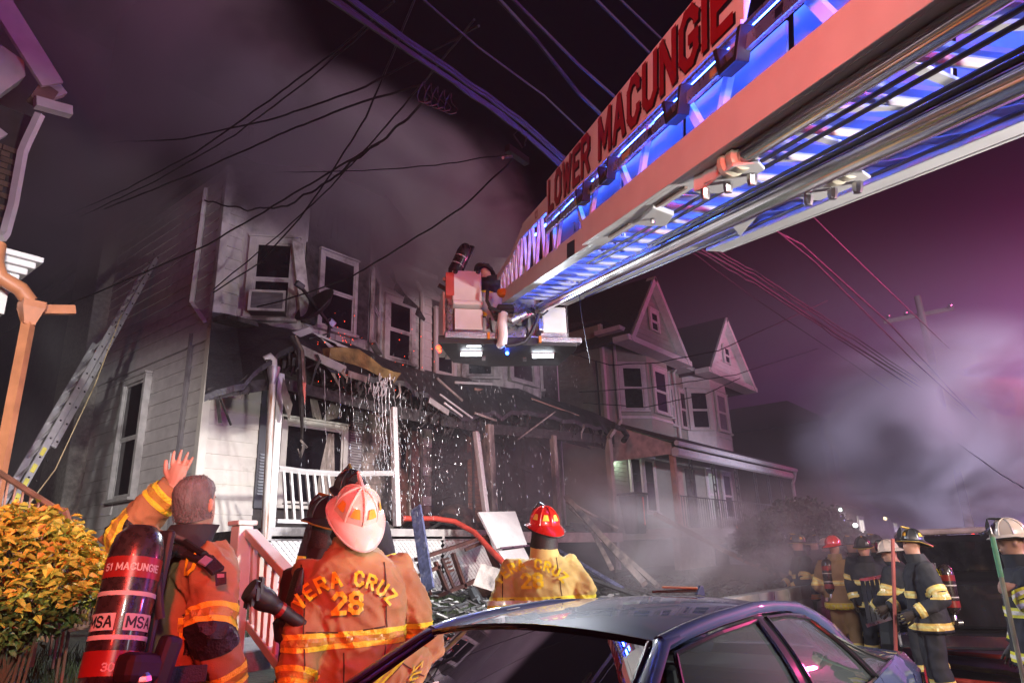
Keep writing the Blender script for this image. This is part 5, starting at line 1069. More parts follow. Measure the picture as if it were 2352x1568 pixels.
def band(me, keep, p, d, hw, off, mid=None):
    """strip of tape lying on a cloth mesh between two planes"""
    bm = bmesh.new(); bm.from_mesh(me); d = V(d).normalized(); p = V(p)
    bmesh.ops.delete(bm, geom=[f for f in bm.faces if not keep(f.calc_center_median())], context='FACES')
    for s in (1, -1):
        bmesh.ops.bisect_plane(bm, geom=bm.verts[:]+bm.edges[:]+bm.faces[:], plane_co=p+d*hw*s, plane_no=d*s, clear_outer=True)
    bm.normal_update(); g = G(); bm.verts.ensure_lookup_table(); bm.verts.index_update()
    g.v = [v.co+v.normal*off for v in bm.verts]; g.f = [[v.index for v in f.verts] for f in bm.faces]; bm.free(); return g
def seg_keep(a, b, r):
    a, b = V(a), V(b); ab = b-a; L2 = ab.length_squared
    def k(c):
        t = (c-a).dot(ab)/L2
        return -.12 < t < 1.12 and (c-(a+ab*max(0, min(1, t)))).length < r
    return k
def hand(g, w, d, n, s=1, curl=.25, side=1, spread=.26):
    """palm, four unequal bent fingers and a thumb leaving the side of the palm; d fingers, n out of the back of the hand"""
    d, n = V(d).normalized(), V(n).normalized(); x = d.cross(n).normalized()*side; n = x.cross(d)*side; w = V(w)
    R4 = lambda c, a, b: [c+x*(a*math.cos(t))+n*(b*math.sin(t)) for t in [i*math.pi/5 for i in range(10)]]
    g.loft([R4(w-d*.03*s, .028*s, .022*s), R4(w+d*.02*s, .036*s, .02*s), R4(w+d*.06*s, .043*s, .017*s), R4(w+d*.095*s, .042*s, .014*s)])
    for i, (o, L) in enumerate(((-.036, .068), (-.012, .08), (.012, .075), (.035, .058))):
        p = w+d*.085*s+x*o*s; dd = (d+x*o*spread*14*s).normalized(); pts = [p]
        for k in range(3):
            a = curl*(k+.6); e = (dd*math.cos(a)-n*math.sin(a)).normalized(); p = p+e*(L*(.44, .32, .26)[k]*s); pts.append(p)
        g.tube(pts, [.0098*s, .0090*s, .0082*s, .006*s], 8)
    p = w+d*.025*s-x*.03*s; t1 = (d*.75-x*.75-n*.2).normalized(); t2 = (d*.95-x*.3-n*.3*max(.3, curl*2)).normalized()
    g.tube([p, p+t1*.04*s, p+t1*.04*s+t2*.032*s, p+t1*.04*s+t2*.055*s], [.015*s, .0125*s, .011*s, .008*s], 8)
    return g
def head_rings(c, m, s=1):
    """skull with brow, jaw and chin; m rotates the head, local y is the face"""
    prof = [(-.125, .03, .035, .045), (-.115, .045, .05, .062), (-.09, .055, .065, .078), (-.055, .066, .078, .086), (-.015, .072, .09, .088), (.025, .075, .1, .088), (.06, .075, .1, .09), (.09, .066, .088, .078), (.112, .045, .06, .055), (.122, .02, .026, .025)]
    rings = []
    for z, rx, rb, rf in prof:
        rings.append([c+m@(V((rx*math.cos(t), (rf if math.sin(t) > 0 else rb)*math.sin(t), z))*s) for t in [i*math.pi/9 for i in range(18)]])
    g = G().loft(rings)
    g.loft([[c+m@(V((x*w_, y, z))*s) for x, w_ in ((-1, .014), (1, .014))]+[c+m@(V((0, y+.02, z-.0))*s)] for y, z, w_ in ((.08, .03, 1), (.092, -.012, 1))]) if False else None
    g.tube([c+m@(V((0, .083, .028))*s), c+m@(V((0, .1, .0))*s), c+m@(V((0, .108, -.018))*s), c+m@(V((0, .088, -.026))*s)], [.008*s, .012*s, .015*s, .01*s], 6)
    for sx in (-1, 1):
        g.ball(c+m@(V((sx*.077, -.008, -.002))*s), (.014*s, .024*s, .034*s), 8, 6)
        g.ball(c+m@(V((sx*.03, .074, .027))*s), (.02*s, .014*s, .01*s), 6, 4)
    g.ball(c+m@(V((0, .085, -.055))*s), (.026*s, .013*s, .009*s), 8, 4)
    return g
def helmet(parent, c, m, shell, s=1, shield=True, patches=None, edge=BLACKR):
    """fire helmet: ribbed dome, long rear brim, front shield"""
    T = lambda x, y, z: c+m@(V((x, y, z))*s)
    h = ob('helmet', G(), shell, parent) if False else None
    g = G(); rings = []
    for i in range(9):
        t = i/8*math.pi/2; r = math.cos(t); z = .045+.125*math.sin(t)
        rings.append([T((.104+.006*abs(math.cos(4*a))**6)*max(.03, r)*math.cos(a), (.126+.006*abs(math.cos(4*a))**6)*max(.03, r)*math.sin(a)-.01, z) for a in [k*math.pi/20 for k in range(40)]])
    g.loft(rings)
    br = []
    def brim(f, dz): return [T((.104+f*.034)*math.cos(a), (.126+f*(.036+(.066 if math.sin(a) < 0 else 0)*abs(math.sin(a))**1.5))*math.sin(a)-.01, .045+dz-f*(.02+.035*max(0, -math.sin(a)))) for a in [k*math.pi/20 for k in range(40)]]
    g.loft([brim(0, .004), brim(.5, .004), brim(1, .003), brim(1.03, -.003), brim(1, -.009), brim(.5, -.008), brim(-.15, -.006)], caps=False)
    h = ob('helmet', g, shell, parent, smooth=True)
    tr = brim(1.02, -.003); ob('brim_trim', G().tube(tr+[tr[0]], .0055*s, 6, caps=False), edge, h)
    for k in range(4):
        a = k*math.pi/4; ob('rib', G().tube([T((.108)*math.cos(t)*math.cos(a), (.130)*math.cos(t)*math.sin(a)-.01, .047+.126*math.sin(t)) for t in [i*math.pi/12 for i in range(13)]], .006*s, 6), shell, h, smooth=True)
    if shield: ob('front_shield', G().prism([T(-.04, .124, .06), T(.04, .124, .06), T(.045, .116, .13), T(0, .105, .185), T(-.045, .116, .13)], m@V((0, .012*s, 0))), BLKPATCH, h, bevel=.003); ob('shield_eagle', G().tube([T(0, .0, .170), T(0, .06, .176), T(0, .105, .184)], [.01*s, .012*s, .008*s], 6), edge, h)
    if patches:
        for k in (0, 1, 2, 4, 5, 6, 7) if patches is not None else ():
            a = math.radians(22.5+45*k)
            def Q(da, t): return T(.113*math.cos(t)*math.cos(a+da), .135*math.cos(t)*math.sin(a+da)-.01, .047+.129*math.sin(t))
            ob('reflective_patch', G().add([Q(-.22, .28), Q(-.07, .28), Q(.07, .28), Q(.22, .28), Q(.14, .62), Q(0, .62), Q(-.14, .62)], [(0, 1, 6), (1, 2, 5, 6), (2, 3, 4, 5)]), patches, h)
    return h
def rot(ex=0, ey=0, ez=0): return Euler((R(ex), R(ey), R(ez)), 'XYZ').to_matrix()
def person(label, loc, az, J, coat, vox=.014, trous=None, group=None, tape=(LIME, SILV), headrot=(0, 0, 0), hscale=1, bare=(), wr=.007, belt=True, hem=.78, seed=1, bands=True, gloves=True, lean=0, collar=None, patches=True, girth=1.0, dense_body=None, cuffs=True, allband=False):
    """firefighter standing at loc and facing azimuth az; J gives joints in the person's own frame (x right, y forward)"""
    p = thing('person', label, 'person', tuple(loc), group); M3 = Matrix.Rotation(R(az-90), 3, 'Z'); O = V(loc)
    W_ = lambda q: O+M3@V(q)
    D = {'pel': (0, 0, .97), 'chest': (0, .0, 1.36), 'neck': (0, -.01, 1.53), 'head': (0, .03, 1.685), 'ls': (-.20, -.01, 1.44), 'le': (-.27, -.03, 1.14), 'lw': (-.25, .12, .9), 'rs': (.20, -.01, 1.44), 're': (.27, -.03, 1.14), 'rw': (.25, .12, .9),
         'lk': (-.12, .03, .5), 'la': (-.13, -.02, .09), 'rk': (.12, .03, .5), 'ra': (.13, -.02, .09)}
    D.update(J); j = {k: W_(v) for k, v in D.items() if isinstance(v, (tuple, list, V)) and len(v) == 3}
    def ringat(c, rx, ry, ax=None): return [c+M3@V((rx*math.cos(t), ry*math.sin(t), 0)) for t in [i*math.pi/10 for i in range(20)]]
    hm = M3@rot(*headrot)
    # body: one continuous mesh
    g = head_rings(j['head'], hm, hscale)
    g.tube([j['neck']-V((0, 0, .06)), j['neck'], j['head']-hm@V((0, .01, .06))], [.068, .06, .058], 12)
    ch = j['chest']; pe = j['pel']
    g.loft([ringat(pe-V((0, 0, .1)), .15, .11), ringat(pe, .16, .12), ringat(pe.lerp(ch, .5), .14, .1), ringat(ch, .17, .115), ringat(ch.lerp(j['neck'], .6), .14, .09), ringat(j['neck'], .06, .06)])
    for s in 'lr':
        g.tube([j[s+'s'], j[s+'e'], j[s+'w']], [.055, .046, .03], 10)
        hp = pe+M3@V(((-.09 if s == 'l' else .09), 0, -.05)); g.tube([hp, j[s+'k'], j[s+'a']], [.08, .058, .042], 10)
    for s in bare:
        d = D.get(s+'hd'); d = (M3@V(d)).normalized() if d else (j[s+'w']-j[s+'e']).normalized(); hand(g, j[s+'w']+d*.01, d, M3@V(D.get(s+'hn', (0, 1, 0))), 1.0, D.get(s+'curl', .08), 1 if s == 'l' else -1, .34)
    body = ob('body', remesh(g, dense_body or vox, 1 if dense_body else 3), None, p, smooth=False); body.data.materials.clear(); body.data.materials.append(SKIN); body.data.shade_smooth(); body.data.transform(Matrix.Translation(-O))
    # coat
    g = G(); ng = j['neck']; hemc = pe.copy(); hemc.z = pe.z-(.97-hem)
    gx = girth
    g.loft([ringat(hemc, .255*gx, .205*gx), ringat(hemc+V((0, 0, .1)), .245*gx, .195*gx), ringat(pe.lerp(ch, .35), .225*gx, .175*gx), ringat(pe.lerp(ch, .75), .235*gx, .175*gx), ringat(ch+V((0, 0, .03)), .235*gx, .165*gx), ringat(ch.lerp(ng, .65), .18, .13), ringat(ng+V((0, 0, -.01)), .1, .1)])
    for s in 'lr':
        e, w_ = j[s+'e'], j[s+'w']; sh = j[s+'s']; inn = sh.lerp(ch, .35)
        g.tube([inn, sh, sh.lerp(e, .5), e, e.lerp(w_, .5), w_], [.10]+[r_*(1+(gx-1)*.25) for r_ in (.104, .094, .088, .078, .068)], 14)
    cm = remesh(g, vox, 4, wr, 9, seed)
    cm.materials.clear(); cm.materials.append(coat); cm.shade_smooth(); co = ob('turnout_coat', cm, None, p)
    if bands:
        t1, t2 = tape
        arms = [seg_keep(j[s+'s'], j[s+'e'], .135) for s in 'lr']+[seg_keep(j[s+'e'], j[s+'w'], .125) for s in 'lr']
        notarm = lambda c: not any(seg_keep(j[s+'s'].lerp(j[s+'e'], .3), j[s+'w'], .118)(c) for s in 'lr')
        for zz in ((pe.lerp(ch, D.get('b1', .52))), hemc+V((0, 0, .07))):
            for m_, hw, of in ((t1, .037, .004), (t2, .014, .0065)): ob('reflective_stripe', band(cm, (lambda c: True) if allband else notarm, zz, M3@V((0, D.get('btilt', 0), 1)), hw, of), m_, co, recalc=False)
        for s in 'lr':
            for (a, b_, t, kk) in (() if allband else ((j[s+'s'], j[s+'e'], D.get('armband', .72), .135),))+( (j[s+'e'], j[s+'w'], .80, .11),):
                for m_, hw, of in ((t1, .037, .004), (t2, .014, .0065)): ob('reflective_stripe', band(cm, seg_keep(a.lerp(b_, .25), b_.lerp(a, -.05), kk), a.lerp(b_, t), b_-a, hw, of), m_, co, recalc=False)
            if patches: ob('elbow_patch', band(cm, seg_keep(j[s+'e'].lerp(j[s+'s'], .15), j[s+'e'].lerp(j[s+'w'], .4), .12), j[s+'e'].lerp(j[s+'w'], .1), j[s+'w']-j[s+'e'], .075, .003), BLKPATCH, co, recalc=False)
    # collar
    cg = G(); c0, c1 = ng+V((0, 0, -.03)), j['head']-hm@V((0, .01, .085))
    cg.loft([ringat(c0, .118, .118), ringat(c0.lerp(c1, .6), .102, .108), ringat(c1, .098, .104), ringat(c1-V((0, 0, .012)), .085, .09), ringat(c0, .09, .09)], caps=False); ob('collar', cg, collar or coat, co, smooth=True)
    # trousers and boots
    g = G(); g.loft([ringat(pe+V((0, 0, .12)), .19, .15), ringat(pe, .2, .165), ringat(pe-V((0, 0, .1)), .195, .165)])
    for s in 'lr':
        hp = pe+M3@V(((-.1 if s == 'l' else .1), 0, -.06)); g.tube([hp, hp.lerp(j[s+'k'], .5), j[s+'k'], j[s+'a']+V((0, 0, .12))], [.115, .108, .095, .1], 14)
    tm = remesh(g, max(vox, .016), 4, wr, 9, seed+3); tm.materials.clear(); tm.materials.append(trous or coat); tm.shade_smooth(); to = ob('turnout_trousers', tm, None, p)
    if bands:
        for s in 'lr':
            a, b_ = j[s+'k'], j[s+'a']
            for m_, hw, of in ((tape[0], .035, .004), (tape[1], .014, .0065)): ob('reflective_stripe', band(tm, seg_keep(a, b_, .14), a.lerp(b_, .55), b_-a, hw, of), m_, to, recalc=False)
    for s in 'lr':
        a = j[s+'a']; f = M3@V((0, 1, 0)); bt = G().tube([a+V((0, 0, .16)), a+V((0, 0, .02)), a+V((0, 0, -.03))+f*.03], [.062, .06, .055], 12); bt.loft([[a+M3@V((.05*k*x, y, z-a.z+O.z)) for x, z in ((-1, .0), (1, .0), (1.0, .035+h_), (-1.0, .035+h_))] for y, k, h_ in ((-.09, .8, .04), (0, 1, .06), (.1, 1.05, .03), (.17, .8, .01))])
        ob('boot', bt, BLACKR, p, smooth=True)
        if gloves and s not in bare:
            d = D.get(s+'hd'); d = (M3@V(d)).normalized() if d else (j[s+'w']-j[s+'e']).normalized(); ob('glove', hand(G(), j[s+'w']+d*.01, d, M3@V(D.get(s+'hn', (-1 if s == 'l' else 1, 0, 0))), 1.15, D.get(s+'curl', .5), 1 if s == 'l' else -1), GLOVE, p, smooth=True)
    # reduce: local meshes carry world positions; shift
    for o_, me in ((co, cm), (to, tm)): me.transform(Matrix.Translation(-O))
    for par in (co, to):
        pass
        for sx in (-1, 1): ob('eye', G().ball(j['head']+hm@V((sx*.03, .083, .022))*hscale, (.012, .006, .006), 6, 4), BLKPATCH, p)
    ob('mouth', G().ball(j['head']+hm@V((0, .095, -.055))*hscale, (.02, .006, .003), 6, 4), mat('lips', (.3, .1, .08), .5), p)
    return p, j, M3, hm, co, W_
def airpack(parent, c, axis, back, length=.55, r=.085, detail=True, red=REDB):
    """breathing air cylinder with bands, valve and back frame"""
    ax = V(axis).normalized(); bk_ = V(back).normalized(); c = V(c); b0 = c-ax*length/2
    cyl = ob('air_cylinder', G().lathe([(.02, -.01), (r*.6, .01), (r*.92, .05), (r, .1), (r, length-.13), (r*.97, length-.09), (r*.85, length-.045), (r*.55, length-.012), (.0, length)], b0, 24, ax), CYL, parent, smooth=True)
    for z0, z1, m_ in ((.66, .78, red), (.56, .585, GREYL), (.325, .35, GREYL), (.14, .27, red)):
        ob('label_band', G().lathe([(r*1.012, length*z0), (r*1.012, length*z1)], b0, 24, ax, caps=False), m_, cyl, smooth=True)
    sd = ax.cross(bk_).normalized()
    ob('valve', G().lathe([(.03, -.1), (.035, -.08), (.03, -.02), (.025, .0)], b0, 12, ax), STEEL, cyl, smooth=True); ob('valve_knob', G().lathe([(.0, -.04), (.035, -.035), (.038, 0), (.03, .02)], b0-ax*.09+sd*.07, 12, sd), BLACKR, cyl, smooth=True)
    ob('gauge', G().lathe([(0, .03), (.028, .028), (.03, 0), (.03, -.02)], b0-ax*.08-sd*.05+bk_*.03, 14, bk_), STEEL, cyl, smooth=True); ob('gauge_face', G().lathe([(0, .034), (.024, .033)], b0-ax*.08-sd*.05+bk_*.03, 14, bk_), mat('gauge_face', (.6, .35, .3), .3), cyl)
    ob('pack_frame', G().bar(c-bk_*(r+.015)-ax*.3, c-bk_*(r+.015)+ax*.28, .13, .03, bk_), BLACKR, cyl, bevel=.015); ob('regulator', G().cube(b0-ax*.02-bk_*.08+sd*.08, (.09, .09, .12)), BLACKR, cyl, bevel=.02)
    return cyl, b0, sd
def on_cloth(me, O, quads, origin, ex, ey, ray_d, off=.006):
    """flat letters laid on a cloth mesh"""
    bm = bmesh.new(); bm.from_mesh(me); bvh = BVHTree.FromBMesh(bm); bm.free(); g = G(); ray_d = V(ray_d).normalized()
    for k, q in enumerate(quads):
        pts = []
        for c in q:
            p = V(origin)+V(ex)*c.x+V(ey)*c.y-O; hit = bvh.ray_cast(p-ray_d*.5, ray_d, 1.2)
            pts.append(hit[0]-ray_d*(off+.0004*(k % 5))+O if hit[0] else None)
        if all(pts): g.add(pts, [(0, 1, 2, 3)])
    return g
def arc_text(s, h, th, rad, gap, sub=4):
    """letters on an arc: baseline y=0 at the middle"""
    out = []; ws = [(lwidth(c) if c != ' ' else .35) for c in s]; tot = sum(ws)+gap*(len(s)-1); x = -tot/2
    for c, w_ in zip(s, ws):
        if c != ' ':
            mid = (x+w_/2)*h; a = -mid/rad; cx_, cy_ = rad*math.sin(-a), rad*(math.cos(a)-1)
            for q in letter(c, th, sub):
                out.append([V((cx_+(p.x-w_/2)*h*math.cos(a)-p.y*h*math.sin(a), cy_+(p.x-w_/2)*h*math.sin(a)+p.y*h*math.cos(a), 0)) for p in q])
        x += w_+gap
    return out
SW = .13
# ---- bareheaded firefighter with raised arm and air cylinder, lower left
O1 = V((1.46, 3.08, SW)); AZ1 = 30; Mi = Matrix.Rotation(R(AZ1-90), 3, 'Z').inverted(); j1 = lambda x, y, r: tuple(Mi@(at(x, y, r=r)-O1))
hd = j1(450, 1160, 3.42)
J1 = {'head': hd, 'neck': (hd[0]-.03, hd[1]-.04, hd[2]-.16), 'ls': j1(372, 1275, 3.58), 'le': j1(276, 1236, 3.72), 'lw': j1(398, 1118, 3.62), 'rs': j1(492, 1296, 3.2), 're': j1(482, 1432, 3.1), 'rw': j1(520, 1580, 3.18), 'lcurl': .06, 'lhn': (.3, -1, 0), 'lhd': tuple(V(j1(424, 1045, 3.6))-V(j1(402, 1115, 3.62))), 'armband': .93, 'b1': .22, 'chest': (hd[0]-.06, hd[1]-.1, 1.36), 'pel': (hd[0]-.08, hd[1]-.12, .97)}
p1, jj, M3, hm, co, W_ = person('bareheaded grey haired firefighter with air cylinder raising one hand', O1, AZ1, J1, TAN, vox=.012, headrot=(14, 0, -6), bare=('l',), dense_body=.0055, collar=DARKC, seed=2, wr=.015, girth=1.02)
g = G(); c = jj['head']; rings = []
for z, rx, rb, rf in ((-.06, .0765, .095, -.02), (-.03, .081, .103, .0), (.0, .083, .106, .02), (.03, .0835, .109, .055), (.065, .082, .108, .092), (.095, .073, .096, .084), (.118, .05, .066, .058), (.131, .02, .03, .025)):
    rings.append([c+hm@V((rx*math.cos(t)*(1+.02*noise.noise((t*4, z*60, 0))), (rf if math.sin(t) > 0 else rb)*math.sin(t)*(1 if rf > 0 or math.sin(t) < 0 else 0), z+.004*noise.noise((t*5, z*40, 3)))) for t in [i*math.pi/16 for i in range(32)]])
ob('hair', g.loft(rings), HAIR, p1, smooth=True)
def strands(o_parent, c, hm, n):
    g = G()
    for _ in range(n):
        t = random.uniform(-math.pi, 0) if random.random() < .6 else random.uniform(0, math.pi); z = random.uniform(-.05, .125) if t < 0 else random.uniform(.05, .125); k = math.sqrt(max(.05, 1-((z-.01)/.128)**2)) if z > .01 else 1
        p = c+hm@V((.082*k*math.cos(t), (.107 if t < 0 else .09)*k*math.sin(t), z)); o_ = (p-c).normalized(); d = (o_*.6+hm@V((jit(.5), .3+jit(.5), -.5 if z < .06 else .2))).normalized(); s = o_.cross(d).normalized()*.0016
        g.add([p-s, p+s, p+d*random.uniform(.006, .014)], [(0, 1, 2)])
    return g
ob('hair_strands', strands(p1, jj['head'], hm, 2600), HAIR, p1, recalc=False, kind='stuff')
bk1 = M3@V((0, -1, 0)); cc = at(285, 1400, r=2.92); ax1 = (at(322, 1245, r=2.98)-at(256, 1545, r=2.9)).normalized()
cyl, b0, sd_ = airpack(p1, cc, ax1, bk1, .60, .092)
def on_cyl(s, z, ang, h, m_, c0, ax, r, plate=None):
    to = (CAM-c0); to = (to-ax*to.dot(ax)).normalized(); sd = ax.cross(to).normalized(); qs, w_ = text_quads(s, .2, .3, 1); g = G()
    def P(x, y, rr): a = ang+x/r; return c0+ax*(z+y)+to*(rr*math.cos(a))+sd*(rr*math.sin(a))
    if plate:
        n = 8; gp = G(); row = [P(-.3*h+(w_*h+.6*h)*i/n, -.35*h, r*1.022) for i in range(n+1)]+[P(-.3*h+(w_*h+.6*h)*i/n, 1.35*h, r*1.022) for i in range(n+1)]
        gp.add(row, [(i, i+1, n+2+i, n+1+i) for i in range(n)]); ob('label_plate', gp, plate, cyl, recalc=False)
    for k, q in enumerate(qs): g.add([P(v.x*h, v.y*h, r*(1.034+.001*(k % 3))) for v in q], [(0, 1, 2, 3)])
    return ob('lettering', g, m_, cyl, recalc=False)
on_cyl('MSA', .235, .18, .032, BLKL, b0, ax1, .092, GREYL); on_cyl('MSA', .235, -1.25, .032, BLKL, b0, ax1, .092, GREYL); on_cyl('51 MACUNGIE', .42, -1.05, .022, GREYL, b0, ax1, .092); on_cyl('30', .1, -.3, .022, GREYL, b0, ax1, .092)
# harness straps, hose, pass device
BLKS = mat('black_webbing', (.02, .018, .02), .65, bump=.3, bscale=150)
def strap(name, pts, w_, par, m_=BLKS, up=(0, 0, 1), t=.02):
    g = G()
    for a_, b_ in zip(pts, pts[1:]): g.bar(a_-(b_-a_)*.06, b_+(b_-a_)*.06, w_, t, up)
    return ob(name, g, m_, par, bevel=.004)
S = lambda x, y, r: at(x, y, r=r)
strap('shoulder_strap', [S(368, 1285, 3.14), S(395, 1262, 3.22), S(430, 1270, 3.2), S(475, 1285, 3.06), S(500, 1310, 3.02)], .055, p1, up=V((-.3, -.5, .8)))
strap('shoulder_strap', [S(356, 1300, 3.1), S(360, 1250, 3.3), S(385, 1228, 3.42)], .07, p1, up=V((-.5, -.6, .6)))
ob('strap_label', G().bar(S(463, 1283, 3.03), S(480, 1292, 3.02), .045, .008, V((-.3, -.5, .8))), mat('mauve_label', (.3, .2, .25), .6), p1)
ob('air_hose', G().tube([S(368, 1420, 2.95), S(360, 1330, 2.95), S(388, 1228, 3.25), S(425, 1245, 3.25), S(470, 1275, 3.1)], .017, 8), BLACKR, p1, smooth=True)
strap('waist_strap', [S(335, 1545, 2.93), S(400, 1550, 2.98), S(470, 1545, 3.0)], .06, p1, up=V((-.3, -.9, .1)))
ob('pass_device', G().cube(S(372, 1530, 2.85), (.07, .07, .2), (0, 15, 0)), BLACKR, p1, bevel=.02); ob('hose_block', G().cube(S(322, 1535, 2.82), (.16, .1, .1), (0, 10, 20)), BLACKR, p1, bevel=.03); ob('brass_cap', G().ball(S(327, 1562, 2.78), .03), STEEL, p1)
qd = text_quads('D', .2, .3, 4)[0]
ob('lettering', on_cloth(co.data, O1, [[v*.075 for v in q] for q in qd], S(386, 1318, 3.05), sd_*-1 if sd_.dot(RT) < 0 else sd_, V((0, 0, 1)), -bk1, .008), ORLET, co, recalc=False)
ob('arm_badge', G().prism([S(494, 1312, 3.02), S(520, 1312, 3.02), S(520, 1340, 3.0), S(496, 1345, 3.0)], V((.004, .01, 0))), BLKPATCH, co); ob('badge_print', G().add([S(499, 1317, 3.015), S(515, 1317, 3.015), S(515, 1325, 3.01), S(499, 1326, 3.01)], [(0, 1, 2, 3)]), mat('mauve_label', (.3, .2, .25), .6), co)
# ---- two firefighters in VERA CRUZ coats
def veracruz(label, O, az, J, coat, shell, hr, edge, patches, ctext, seed, vox=.013, tape=(LIME, SILV), girth=1.0, tcol=ORLET, hrim=1.0, wr_=.015):
    p, j, M3, hm, co, W_ = person(label, O, az, J, coat, vox=vox, headrot=hr, seed=seed, wr=wr_, girth=girth, tape=tape, patches=False, allband=True)
    helmet(p, j['head']+hm@V((0, -.005, .02)), hm, shell, 1.0*hrim, True, patches, edge)
    ob('ear_flap', G().loft([[j['head']+hm@V((r_*math.cos(t), r_*1.15*math.sin(t)-.01, z)) for t in [math.pi*1.0+i*math.pi/10 for i in range(11)]] for z, r_ in ((.045, .098), (-.03, .1), (-.1, .108))], closed=False, caps=False), BLKPATCH, p, smooth=True, recalc=False)
    back = M3@V((0, -1, 0)); ex = M3@V((1, 0, 0)); c0 = W_(ctext)
    for li in (((-.2, .1), (-.19, -.05), (-.2, -.2), (-.19, -.36)), ((.2, .1), (.19, -.05), (.2, -.2), (.19, -.36)), ((-.19, -.2), (0, -.215), (.19, -.2)), ((-.01, -.3), (0, -.6))):
        qs = []
        for (xa, ya), (xb, yb) in zip(li, li[1:]):
            for q in range(5):
                a_, b_ = V((xa, ya, 0)).lerp(V((xb, yb, 0)), q/5), V((xa, ya, 0)).lerp(V((xb, yb, 0)), (q+1)/5); nn = V((-(b_-a_).y, (b_-a_).x, 0)).normalized()*.0035; qs.append([a_-nn, b_-nn, b_+nn, a_+nn])
        ob('seam', on_cloth(co.data, O, qs, c0, ex, V((0, 0, 1)), -back, .003), mat('seam_stitching', (.06, .035, .015), .8), co, recalc=False)
    for s, h, dz, rad in (('VERA CRUZ', .060, 0, .27), ('28', .085, -.125, 5)):
        qs = arc_text(s, h, .24, rad, .36 if s != '28' else .3)
        ob('lettering', on_cloth(co.data, O, qs, c0+V((0, 0, dz)), ex, V((0, 0, 1)), -back, .02), tcol, co, recalc=False)
    ob('back_yoke', band(co.data, lambda c: (c-(W_((0, 0, 1.3))-O)).dot(back) > .02, W_((0, 0, ctext[2]-.17))-O, V((0, 0, 1)), .002, .006), mat('seam', (.1, .07, .03), .8), co, recalc=False) if False else None
    return p, j, M3, hm, co
O2 = V((2.36, 3.1, SW)); AZ2 = 62; Mi = Matrix.Rotation(R(AZ2-90), 3, 'Z').inverted(); j2 = lambda x, y, r: tuple(Mi@(at(x, y, r=r)-O2))
hd = j2(812, 1192, 3.84)
J2 = {'head': hd, 'neck': (hd[0], hd[1]-.03, hd[2]-.13), 'chest': (hd[0]-.01, hd[1]-.04, hd[2]-.36), 'ls': j2(720, 1318, 3.85), 'le': j2(700, 1470, 3.62), 'lw': j2(672, 1580, 3.55), 'rs': j2(908, 1312, 3.96), 're': j2(952, 1415, 3.93), 'rw': j2(966, 1540, 4.05), 'b1': .56, 'armband': .5, 'pel': (hd[0], hd[1]-.05, .97), 'btilt': .0}
pv, jv, _, _, _ = veracruz('white helmeted firefighter seen from behind in tan VERA CRUZ 28 coat', O2, AZ2, J2, TAN, WHELM, (40, 0, 6), mat('white_trim', (.6, .5, .45), .5), mat('helmet_reflective', (.8, .42, .05), .3), (0, -.2, hd[2]-.32), 5, girth=1.16, hrim=1.10)
O3 = V((4.16, 3.25, SW)); AZ3 = 46; Mi = Matrix.Rotation(R(AZ3-90), 3, 'Z').inverted(); j3 = lambda x, y, r: tuple(Mi@(at(x, y, r=r)-O3))
hd = j3(1248, 1222, 5.25)
J3 = {'head': hd, 'neck': (hd[0], hd[1]-.02, hd[2]-.16), 'chest': (hd[0], hd[1]-.05, hd[2]-.34), 'ls': j3(1180, 1310, 5.25), 'le': j3(1150, 1395, 5.15), 'lw': j3(1160, 1470, 5.4), 'rs': j3(1305, 1306, 5.3), 're': j3(1340, 1352, 5.15), 'rw': j3(1330, 1420, 5.4), 'b1': .70, 'armband': .75, 'pel': (hd[0], hd[1]-.05, .97)}
veracruz('red helmeted firefighter from behind in khaki VERA CRUZ 28 coat beyond the car', O3, AZ3, J3, TAN2, RHELM, (12, 0, 14), BLACKR, mat('helmet_yellow', (.85, .75, .1), .3), (0, -.2, hd[2]-.245), 9, wr_=.011, tape=(LIME, SILV2), girth=1.1)
# ---- two half hidden firefighters in black helmets behind the white helmet
for (px, py, r, az, hr, lab, J) in ((752, 1196, 4.35, 80, (8, 0, 10), 'black helmeted firefighter half hidden at left of the white helmet', {'lw': (-.05, .25, 1.15), 'le': (-.19, .0, 1.14), 'ls': (-.16, 0, 1.42)}), (803, 1122, 5.1, 60, (20, 0, 0), 'black helmeted firefighter hidden behind the white helmet except the crown', {})):
    c = at(px, py, r=r); O = V((c.x, c.y, c.z-1.69-.04)); 
    p, j, M3, hm, co, W_ = person(lab, O, az, J, DARKC, vox=.02, headrot=hr, tape=(LIME, SILV))
    helmet(p, j['head']+hm@V((0, 0, .02)), hm, BHELM, 1.0, True, None, BRASS)
    ob('ear_flap', G().loft([[j['head']+hm@V((r_*math.cos(t), r_*1.15*math.sin(t)-.01, z)) for t in [math.pi+i*math.pi/10 for i in range(11)]] for z, r_ in ((.045, .098), (-.03, .1), (-.1, .112))], closed=False, caps=False), BLKPATCH, p, smooth=True, recalc=False)
